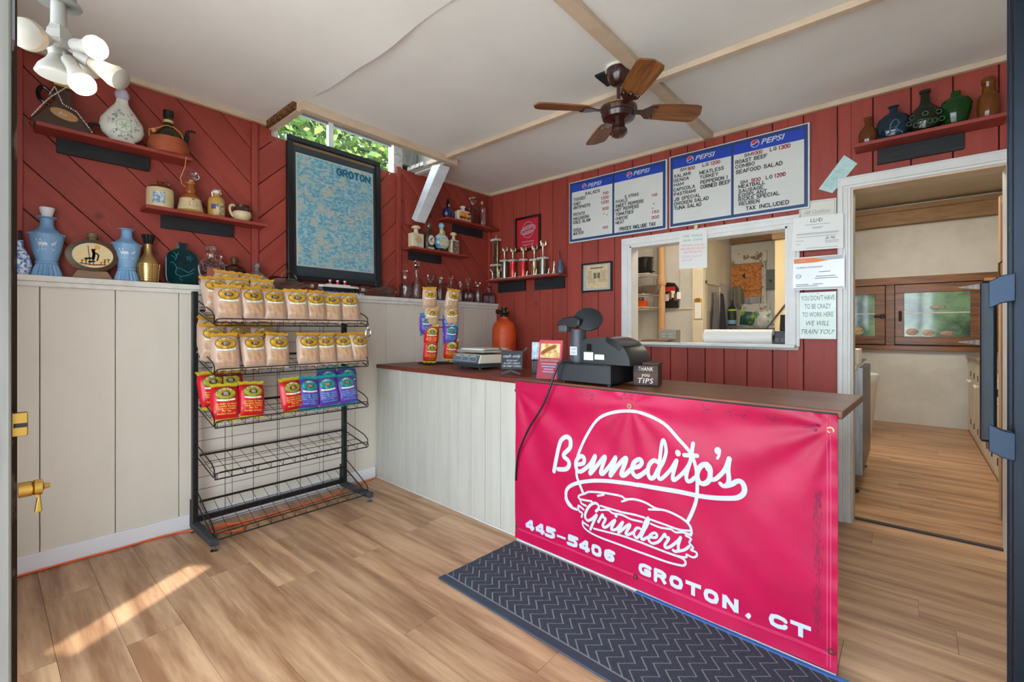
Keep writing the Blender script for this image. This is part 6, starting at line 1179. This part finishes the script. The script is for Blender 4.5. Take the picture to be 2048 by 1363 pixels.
t=thing('grouse_decanter','dark decanter with white oval bird panel','decanter',(-.03,-.775,Z3),PI2); dk=mat('dark_ceramic',(66,54,42),.35)
MB().lathe([(.044,0),(.048,.006),(.048,.13),(.040,.15),(.020,.165),(.017,.20)],24,sy=.75).build('body',dk,t,smooth=True); MB().lathe([(.002,-.003),(.036,-.002),(.036,0)],24,(0,-.036,.088),sy=1.25,axis='y').build('oval_panel',mat('panel_ivory',(216,208,190),.5),t); MB().lathe([(.036,-.004),(.040,-.002),(.036,0)],24,(0,-.036,.088),sy=1.25,axis='y',caps=False).build('oval_rim',mat('rim_brown',(110,70,40),.4),t)
m=MB(); fn=lambda a,b:(a,-.0405,.088+b); m.ribbon([(-.012,.0),(.0,.012),(.014,.02)],.008,fn); m.ribbon([(.002,.012),(-.008,-.006)],.006,fn); m.ribbon([(-.026,-.016),(-.005,-.012),(.02,-.016)],.004,fn); m.build('painted_bird',black_ink,t); MB().box(-.034,-.037,.008,.034,-.034,.024).build('name_plate',mat('plate_silver',(190,190,186),.4),t); MB().lathe([(.017,.20),(.022,.205),(.026,.225),(.018,.245),(.004,.25)],16).build('stopper',mat('pewter',(120,112,100),.35,.7),t,smooth=True)
t=thing('round_scene_bottle','round blue seascape decanter with pale blue ball stopper','decanter',(-.03,-.625,Z3),PI2)
MB().lathe([(.03,-.04),(.06,-.036),(.076,-.018),(.079,0),(.076,.018),(.06,.036),(.03,.04)],30,(0,0,.098),axis='y').build('body',mat('sea_glaze',(66,140,188),.25,var=((3,3,26),(206,210,200),.44,.60)),t,smooth=True); MB().lathe([(.06,0),(.066,.006),(.06,.028),(.04,.04)],24,sy=.6).build('base',mat('dark_base',(40,40,44),.3),t,smooth=True)
m=MB(); m.lathe([(.002,-.0405),(.030,-.0405),(.058,-.0378)],24,(0,0,.088),axis='y'); m.build('landscape_panel',mat('meadow',(150,168,110),.4,var=((4,4,30),(206,206,186),.40,.58)),t,smooth=True)
MB().lathe([(.028,.168),(.018,.185),(.016,.215)],16).build('neck',mat('neck_yellow',(220,200,120),.35),t,smooth=True); MB().lathe([(.016,.213),(.020,.218),(.020,.228),(.026,.236),(.028,.25),(.020,.268),(.004,.274)],16).build('stopper',mat('sky_stopper',(130,178,206),.3),t,smooth=True); MB().tube([(.03,0,.168),(.038,0,.19),(.028,0,.205),(.018,0,.205)],.006,8).build('handle',mat('neck_yellow',(220,200,120)),t,smooth=True)
sqdec('smaller cream square decanter with dark picture',-.476,Z3,.098,.21,.06,crm,mat('dark_scene',(84,72,62),.5,var=(40,(150,134,112),.45,.6)),crm)
Z4=2.2505
t=thing('navy_decanter','navy blue embossed bottle with dark stopper','decanter',(-.03,-.545,Z4),PI2); nv=mat('navy_glaze',(18,32,74),.15,bump=(90,.8),coat=.6)
MB().lathe([(.036,0),(.042,.006),(.056,.04),(.056,.06),(.046,.085),(.026,.10),(.016,.108),(.015,.135)],26,sy=.8).build('body',nv,t,smooth=True); MB().lathe([(.015,.132),(.019,.136),(.016,.15),(.010,.17),(.013,.178),(.011,.186),(.003,.189)],16).build('stopper',blk_g,t,smooth=True); MB().box(-.009,-.017,.11,.009,-.0145,.135).build('gold_tag',mat('label_gold2',(200,170,110)),t)
t=thing('hunting_flask','wide cream flask with orange hunting picture','flask',(-.03,-.355,Z4),PI2)
MB().prism([(-.082,0),(.082,0),(.086,.01),(.086,.095),(.06,.108),(-.06,.108),(-.086,.095),(-.086,.01)],lambda a,b,q:(a,q,b),-.03,.03).build('body',mat('ivory_ceramic',(216,208,188),.3),t,bevel=.008); MB().box(-.074,-.0325,.016,.074,-.030,.090).build('picture_panel',mat('sunset_panel',(232,140,50),.4,var=((14,14,14),(240,200,120),.42,.62)),t)
m=MB(); fn=lambda a,b:(a,-.0335,b)
for x in (-.055,-.03,.0,.035,.055): m.ribbon([(x-.008,.036),(x+.010,.038)],.013,fn); m.ribbon([(x-.006,.034),(x-.008,.018)],.004,fn); m.ribbon([(x+.008,.034),(x+.010,.018)],.004,fn); m.ribbon([(x+.010,.04),(x+.016,.052)],.007,fn)
m.ribbon([(.06,.03),(.062,.085)],.004,fn); m.ribbon([(.045,.08),(.07,.085)],.016,fn); m.build('silhouettes',mat('silhouette_brown',(66,40,26),.5),t); MB().lathe([(.022,.108),(.018,.125),(.018,.135),(.026,.142),(.026,.152),(.006,.155)],16).build('neck',mat('ivory_ceramic',(216,208,188)),t,smooth=True)
t=thing('glass_decanter','tall clear square decanter with faceted cube stopper on corner shelf','decanter',(-.03,-.218,Z4),PI2,'clear decanters on the corner shelf'); MB().lathe(shell([(.062,0),(.064,.004),(.064,.15),(.055,.165),(.02,.178),(.018,.2)]),4).build('body',glass_c,t,rot=R(45),bevel=.005); MB().lathe([(.014,.2),(.016,.21),(.034,.225),(.038,.26),(.03,.27)],8).build('stopper',glass_c,t)
t=thing('glass_decanter','slim clear patterned bottle with cork beside the corner','decanter',(-.03,-.085,Z4),PI2,'clear decanters on the corner shelf'); MB().lathe(shell([(.034,0),(.036,.004),(.036,.185),(.03,.2),(.013,.215),(.013,.235)]),20).build('body',glass_c,t,smooth=True); MB().lathe([(.013,.225),(.014,.255),(.012,.257)],12).build('cork',mat('cork',(190,150,96),.8),t)
m=MB()
for k in range(26): m.ribbon([(-.5+.5*(k%2),.01+.0068*k),(.0+.5*(k%2),.017+.0068*k)],.004,lambda a,b:(.0365*math.sin(a),-.0365*math.cos(a),b),smooth=False)
m.build('diamond_pattern',mat('cut_glass',(220,224,226)),t)
# --- shelf above the doorway -------------------------------------
Z5=2.3055; YS=.045
def dark(name,label,x,prof,c,sy=.7,tr=.45,flute=0,fa=.03,fz=None):
    return bottle(name,label,(x,YS,Z5),0,prof,mat('glass_'+name,c,.08,trans=tr,spec=.7),'bottle',28,1,sy,flute=flute,fa=fa,fz=fz)
am5=(120,62,18)
b=dark('amber_flask','small amber glass flask at the left end of shelf',3.086,[(.036,0),(.042,.006),(.046,.06),(.040,.085),(.022,.11),(.016,.12),(.016,.145),(.020,.148),(.020,.165),(.012,.166)],am5)
b=dark('blue_flask','round dark blue glass flask with embossed portrait',3.204,[(.045,0),(.055,.006),(.076,.05),(.080,.085),(.068,.125),(.04,.148),(.02,.156),(.018,.185),(.026,.188),(.026,.195),(.016,.196)],(20,50,70),.5)
fn=lambda a,b_:(a,-.0415+.1*abs(a)-.06*abs(b_-.085)*.3,b_); m=MB(); m.ribbon([(-.012,.03),(-.014,.06),(-.006,.09),(.01,.10),(.022,.09),(.024,.07),(.012,.055),(.03,.03)],.006,fn); m.ribbon([(-.03,.02),(-.01,.035),(.03,.032),(.04,.018)],.006,fn); m.ribbon([(.022,.085),(.03,.078),(.024,.072)],.004,fn); m.build('embossing',mat('blue_sheen',(86,120,138),.2),b)
b=dark('green_decanter','dark green embossed bottle with a tall neck',3.341,[(.050,0),(.058,.006),(.076,.05),(.082,.085),(.07,.115),(.045,.14),(.026,.16),(.020,.185),(.019,.22),(.025,.224),(.025,.24),(.016,.241)],(24,38,22),.7)
m=MB()
for k in range(9): a=-1+.25*k; z=.06+.03*math.sin(k*2); m.tube([(.081*math.sin(a)+.012*math.cos(t*.785),-.058*math.cos(a)-.002,z+.012*math.sin(t*.785)) for t in range(8)],.003,5,closed=True)
m.build('embossed_rings',mat('green_sheen',(78,90,70),.2),b)
b=dark('ribbed_flask','bright green ribbed glass flask',3.466,[(.034,0),(.040,.006),(.058,.08),(.062,.12),(.052,.145),(.028,.16),(.020,.165),(.019,.19),(.014,.192)],(24,84,30),.75,.6,16,.05,(.004,.15))
b=dark('amber_bottle','tall amber glass bottle at the right end of shelf',3.59,[(.036,0),(.042,.006),(.045,.06),(.043,.115),(.034,.135),(.026,.14),(.024,.185),(.028,.19),(.028,.215),(.022,.222)],(132,74,22),.9)
# --- trophies -----------------------------------------------------
Z6=1.7105; mar=mat('trophy_marble',(206,204,198),.35,var=(30,(176,174,170),.45,.6)); 
def winged(mb,x,z,h):
    mb.lathe([(.010,z),(.012,z+.006),(.005,z+.014),(.006,z+h*.35),(.011,z+h*.45),(.008,z+h*.58),(.012,z+h*.66),(.004,z+h*.72)],10,(x,0,0)); mb.ball((x,0,z+h*.77),.009,8)
    for s in (-1,1):
        mb.tube([(x+s*.006,.004,z+h*.62),(x+s*.028,.008,z+h*.72),(x+s*.030,.006,z+h*.90),(x+s*.020,.0,z+h)],.007,6,radii=[.006,.011,.008,.002]); mb.tube([(x+s*.004,0,z+h*.6),(x+s*.014,-.006,z+h*.74),(x+s*.006,-.008,z+h*.86)],.003,5)
def runner(mb,x,z,h):
    mb.tube([(x-.010,0,z),(x-.002,0,z+h*.35),(x,0,z+h*.55),(x+.004,0,z+h*.8)],.004,6); mb.tube([(x+.012,0,z),(x+.006,0,z+h*.3),(x,0,z+h*.5)],.004,6); mb.ball((x+.006,0,z+h*.9),h*.09,8); mb.tube([(x+.002,0,z+h*.75),(x+.016,0,z+h*.62)],.003,5); mb.tube([(x+.002,0,z+h*.75),(x-.012,0,z+h*.85)],.003,5)
def trophy(label,x,hc,hf,cm,w,two=False):
    t=thing('trophy',label,'trophy',(x,.045,Z6),0,'trophies on the back wall shelf')
    MB().box(-w/2-.006,-.032,0,w/2+.006,.032,.012).build('base',mar,t,bevel=.002); MB().lathe([(w*.36,.012),(w*.36,hc)],18).build('column',cm,t,smooth=True); MB().box(-w/2,-.028,hc,w/2,.028,hc+.018).build('cap_plate',mar,t,bevel=.002)
    m=MB(); winged(m,0,hc+.018,hf); m.build('winged_figure',goldm,t,smooth=True); return t
cs_=mat('column_silver',(120,124,118),.2,.9,var=((60,60,1),(206,206,196),.45,.55)); cr=mat('column_red',(206,40,44),.3,.4,var=((40,40,14),(232,120,110),.5,.62)); cg=mat('column_gold',(190,170,130),.25,.7,var=((40,40,14),(110,90,60),.5,.6))
tt=thing('trophy','tallest trophy with patterned gold columns and two tiers','trophy',(.035,.05,Z6),0,'trophies on the back wall shelf')
MB().box(-.055,-.032,0,.055,.032,.012).build('base',mar,tt); 
for dx in (-.022,.022): MB().lathe([(.010,.012),(.010,.145)],12,(dx,0,0)).lathe([(.010,.163),(.010,.405)],12,(dx,0,0)).build('column',cg,tt,smooth=True)
MB().box(-.016,-.012,.163,.016,.012,.405).box(-.016,-.012,.012,.016,.012,.145).build('patterned_core',mat('core_pattern',(120,100,66),.4,.4,var=(120,(40,34,26),.45,.55)),tt)
MB().box(-.055,-.03,.145,.055,.03,.163).build('middle_plate',mar,tt); MB().box(-.048,-.03,.405,.048,.03,.425).build('cap_plate',mar,tt)
m=MB(); m.lathe([(.012,.425),(.014,.43),(.006,.44),(.008,.455),(.003,.465)],10); m.tube([(-.014,0,.455),(0,0,.447),(.014,0,.465)],.004,5); m.build('eagle',goldm,tt,smooth=True); m=MB(); winged(m,.045,.012,.12); winged(m,-.048,.012,.12); m.build('side_figures',goldm,tt,smooth=True)
trophy('trophy with silver striped column beside the tallest one',.160,.178,.135,cs_,.088)
trophy('first red columned trophy from the left',.272,.170,.122,cr,.078); trophy('second red columned trophy in front of red picture',.408,.163,.125,cr,.074); trophy('trophy with twisted gold column right of the red ones',.545,.150,.135,cg,.086); trophy('trophy with wide silver column and highest winged figure',.648,.155,.165,cs_,.100)
for i,(x,h,l) in enumerate(((.325,.05,'tiny gold figure between the two red trophies'),(.475,.055,'tiny kneeling gold figure left of gold trophy'),(.588,.06,'tiny gold figure between gold and wide silver trophies'),(.735,.055,'small gold figure right of the wide silver trophy'),(.795,.115,'larger gold runner figure beside the dark vase'))):
    t=thing('trophy_figurine',l,'figurine',(x,.02,Z6),0,'small trophy figurines'); MB().box(-.022,-.014,0,.022,.014,.008).build('base',mar,t); m=MB(); runner(m,0,.008,h); m.build('figure',goldm,t,smooth=True)
t=thing('dark_vase','dark blue textured bud vase with black stick on trophy shelf','vase',(.853,.04,Z6)); MB().lathe([(.022,0),(.030,.008),(.034,.04),(.026,.08),(.014,.115),(.012,.13)],20).build('body',mat('steel_blue_glaze',(62,88,108),.25,bump=(120,1.0),coat=.4),t,smooth=True); MB().tube([(0,0,.125),(-.010,0,.215)],.005,8).build('stick',blk,t)
# ================================================================ ceiling fan
fn_=thing('ceiling_fan','brown four-bladed ceiling fan with wood blades','ceiling fan',(2.06,-1.13,2.645)); mb_=mat('fan_brown',(52,26,22),.22,coat=.5); fb=mat('fan_blade_oak',(148,94,48),.45,var=((3,40,40),(92,54,26),.36,.64))
MB().cbox((-.055,.045,-.006),(.16,.14,.012)).build('ceiling_hole',mat('hole_dark',(30,28,26),.9),fn_)
MB().lathe([(.072,-.001),(.074,-.012),(.066,-.014)],24).build('canopy_ring',white_pl,fn_,smooth=True); MB().lathe([(.068,-.012),(.066,-.03),(.058,-.06),(.045,-.085),(.03,-.095),(.012,-.098)],28).build('canopy',mb_,fn_,smooth=True)
MB().lathe([(.011,-.095),(.011,-.20)],12).build('down_rod',mb_,fn_,smooth=True)
MB().lathe([(.02,-.185),(.035,-.195),(.09,-.215),(.10,-.225),(.10,-.235),(.088,-.252),(.095,-.262),(.085,-.285),(.05,-.30),(.03,-.303)][::-1],32).build('motor',mb_,fn_,smooth=True); MB().lathe([(.098,-.219),(.1012,-.222),(.098,-.226)],32).build('gold_band',brass,fn_,smooth=True)
MB().lathe([(.03,-.30),(.034,-.315),(.036,-.33),(.048,-.345),(.048,-.362),(.03,-.38),(.006,-.384)][::-1],22).build('switch_housing',mb_,fn_,smooth=True); MB().tube([(-.02,-.03,-.335),(-.022,-.036,-.40)],.0018,5).build('pull_chain',brass,fn_)
for k in range(4):
    a=R(47+90*k); bl=thing('blade_arm_',None,None) if 0 else None
    P=[(.17,-.048),(.20,-.058),(.30,-.066),(.43,-.068),(.455,-.06),(.465,-.035),(.475,0),(.465,.035),(.455,.06),(.43,.068),(.30,.066),(.20,.058),(.17,.048)]
    o=MB().prism(P,lambda x,y,q:(x,y,q),-.004,.004).build('blade',fb,fn_,loc=(0,0,-.232),rot=Matrix.Rotation(a,3,'Z').to_euler(),bevel=.002)
    o.rotation_euler=(Matrix.Rotation(a,3,'Z')@Matrix.Rotation(R(-13),3,'X')).to_euler()
    MB().prism([(.085,-.014),(.13,-.018),(.165,-.05),(.21,-.05),(.19,-.02),(.205,0),(.19,.02),(.21,.05),(.165,.05),(.13,.018),(.085,.014)],lambda x,y,q:(x,y,q),-.012,-.0045).build('blade_iron',mb_,o,bevel=.002)
    m=MB()
    for (x,y) in ((.19,-.038),(.195,0),(.19,.038)): m.ball((x,y,-.012),.004,6)
    m.build('screws',brass,o)
# ================================================================ bulb cluster lamp
lp=thing('bulb_cluster_lamp','white cluster ceiling lamp with seven bulbs, two of them lit','lamp',(1.385,-3.285,2.645)); wb=mat('lamp_white',(158,155,148),.45); fro=mat('frosted_bulb',(160,154,142),.45); lit=mat('lit_bulb',(255,236,205),.4,emit=((255,222,180),8))
MB().lathe([(.002,-.002),(.05,-.002),(.05,-.01),(.028,-.03),(.026,-.40)][::-1],18).build('stem',mat('lamp_grey',(120,122,118),.5),lp,smooth=True)
MB().lathe([(.052,-.488),(.050,-.484),(.040,-.472),(.034,-.42),(.030,-.38)],22).build('socket_cap',mat('lamp_grey',(120,122,118)),lp,smooth=True); MB().lathe([(.018,-.575),(.020,-.555),(.018,-.55),(.017,-.44)],16).build('socket_tube',wb,lp,smooth=True)
HZ=-.605
hub=MB().lathe([(.03,HZ-.02),(.046,HZ-.015),(.046,HZ-.004),(.032,HZ+.006),(.030,HZ+.03),(.02,-.555)],6).build('hub',wb,lp)
MB().lathe([(.022,HZ-.045),(.024,HZ-.02)],16).build('lower_socket',wb,lp,smooth=True)
Rr=Vector((.7555,.655,0)); Ff=Vector((-.655,.7555,0)); Uu=Vector((0,0,1))
def bulb(d,s,m,kind):
    """bulb on an arm pointing along d (right,forward,up of the doorway view), s scales its length"""
    v=(Rr*d[0]+Ff*d[1]+Uu*d[2]).normalized(); q=v.to_track_quat('Z','Y').to_euler(); base=Vector((0,0,HZ))+v*.030
    sk=lambda pr:[(r,z*s) for r,z in pr]
    MB().lathe(sk([(.006,0),(.006,.03),(.016,.035),(.019,.05),(.018,.085)]),14).build('bulb_socket',wb,lp,loc=base,rot=q,smooth=True)
    if kind=='globe': pr=[(.016,.085),(.022,.10),(.036,.12),(.041,.145),(.038,.17),(.024,.19),(.002,.198)]
    elif kind=='led': pr=[(.018,.085),(.020,.10),(.030,.135),(.0305,.14)]
    else: pr=[(.016,.085),(.021,.11),(.027,.15),(.032,.17),(.030,.195),(.018,.208),(.002,.212)]
    if kind!='none':
        b=MB().lathe(sk(pr),18).build('bulb',wb if kind=='led' else m,lp,loc=base,rot=q,smooth=True)
        if kind=='led': MB().lathe(sk([(.0305,.14),(.032,.152),(.028,.168),(.016,.178),(.002,.181)]),18).build('dome',m,b,smooth=True)
bulb((1,-.15,-.19),.66,lit,'led'); bulb((.55,-.1,-.83),.82,lit,'led'); bulb((.87,.1,-.5),.84,fro,'pear'); bulb((.24,-.9,-.37),.66,fro,'globe'); bulb((-.6,.5,-.6),.75,fro,'none'); bulb((-.2,.95,.1),.7,fro,'globe')
MB().lathe([(.048,HZ-.098),(.052,HZ-.094),(.045,HZ-.075),(.028,HZ-.052),(.021,HZ-.035)],24).build('reflector_bulb',wb,lp,smooth=True); MB().lathe([(.002,HZ-.101),(.047,HZ-.099),(.049,HZ-.094)],24).build('reflector_lens',mat('lens_grey',(190,192,186),.3),lp,smooth=True)
# ================================================================ entrance: left jamb with latch, right door leaf with pull
jb=struct(MB().box(2.20,-3.58,0,2.30,-3.398,2.30),'door_1',mat('worn_dark_jamb',(58,42,34),.6,var=((60,60,12),(130,116,100),.55,.66)))
MB().box(2.30,-3.58,0,2.36,-3.405,2.30).build('metal_stile',mat('aluminium_stile',(112,109,104),.5,.2,var=((40,40,2),(134,130,122),.4,.7)),jb,bevel=.003)
MB().box(2.302,-3.4045,1.60,2.34,-3.4015,2.3).build('weather_strip',mat('strip_pale',(190,200,222),.5),jb)
lt=thing('brass_latch','brass storm door latch with lever on the left jamb','latch',(2.322,-3.398,.972))
MB().lathe([(.002,0),(.0105,0),(.0105,.013),(.009,.014),(.011,.016),(.011,.024),(.004,.026),(.0035,.032)],14,axis='y').build('barrel',brass,lt,smooth=True); MB().prism([(.010,-.006),(.016,-.010),(.018,-.034),(.010,-.036),(.013,-.014),(.008,-.008)],lambda a,b,q:(q,a+.006,b),-.006,.006).build('lever',brass,lt,bevel=.001)
sk=thing('brass_strike','brass strike box above the latch on left jamb','strike plate',(2.335,-3.401,1.068)); MB().box(-.008,-.004,-.016,.008,.012,.016).build('plate',brass,sk,bevel=.001); MB().box(-.0005,-.002,-.004,.0085,.0115,.002).build('slot',blk,sk)
gd=thing('glass_entrance_door','dark blue aluminium glass door standing open at the right','door',(3.446,-1.895,0)); bm2=mat('bronze_blue_metal',(26,34,45),.35,.6)
MB().box(0,-.065,0,.045,0,2.15).build('lock_stile',bm2,gd,bevel=.003); MB().box(0,-.95,0,.045,-.885,2.15).build('hinge_stile',bm2,gd,bevel=.003); MB().box(0,-.885,0,.045,-.065,.16).build('bottom_rail',bm2,gd); MB().box(0,-.885,2.06,.045,-.065,2.15).build('top_rail',bm2,gd)
MB().box(.019,-.885,.16,.025,-.065,2.06).build('pane',mat('door_glass',(225,238,235),.02,trans=1,ior=1.2,spec=.6),gd)
for k in range(3): MB().box(-.004,-.050+.016*k,0,0,-.044+.016*k,2.15).build('stile_rib',bm2,gd)
MB().cbox((-.040,-.085,1.13),(.026,.020,.355)).build('pull_bar',mat('pull_black',(16,22,28),.25,.5),gd,bevel=.006)
for z,s in ((1.275,1),(.965,-1)):
    MB().prism([(-.040,z-.03),(-.040,z+.03*1),(-.02,z+.03+.012*s),(.0,z+.03+.016*s),(.0,z-.03+.016*s),(-.02,z-.03+.012*s)],lambda a,b,q:(a,q,b),-.098,-.072).build('pull_arm',mat('pull_blue',(30,46,66),.35,.4),gd,bevel=.002)
# ================================================================ trees beyond the side window
random.seed(3)
def tree(label,c,r,n,cols):
    t=thing('garden_tree',label,'tree',(c[0],c[1],-.06)); MB().tube([(0,0,0),(.05,.02,1.2),(0,.1,2.4),(.1,0,c[2]-.2)],.1,8,radii=[.14,.12,.09,.05]).build('trunk',mat('bark',(84,68,52),.9),t)
    m=MB()
    for k in range(n):
        while True:
            p=Vector([random.uniform(-1,1) for _ in range(3)])
            if .25<p.length<1: break
        p=Vector((p.x*r[0],p.y*r[1],c[2]+p.z*r[2])); a=Vector([random.uniform(-1,1) for _ in range(3)]).normalized(); b=a.cross(Vector((random.uniform(-1,1),random.uniform(-1,1),.3))).normalized(); s=random.uniform(.04,.08)
        m.add([p-a*s,p+b*s*.5,p+a*s,p-b*s*.5],[(0,1,2,3)],random.randrange(len(cols)))
    m.build('foliage',cols,t,kind='stuff')
gl=[mat('leaf_%d'%i,c,.6,trans=0) for i,c in enumerate(((78,104,34),(60,88,28),(104,122,44),(46,70,26),(124,134,60)))]
tree('leafy yellow-green tree outside the side window',(-3.6,.35,4.4),(1.5,2.2,1.9),17000,gl)
tree('second leafy tree farther behind the side window',(-8.6,4.2,5.6),(2.4,3.2,3.0),12000,gl)
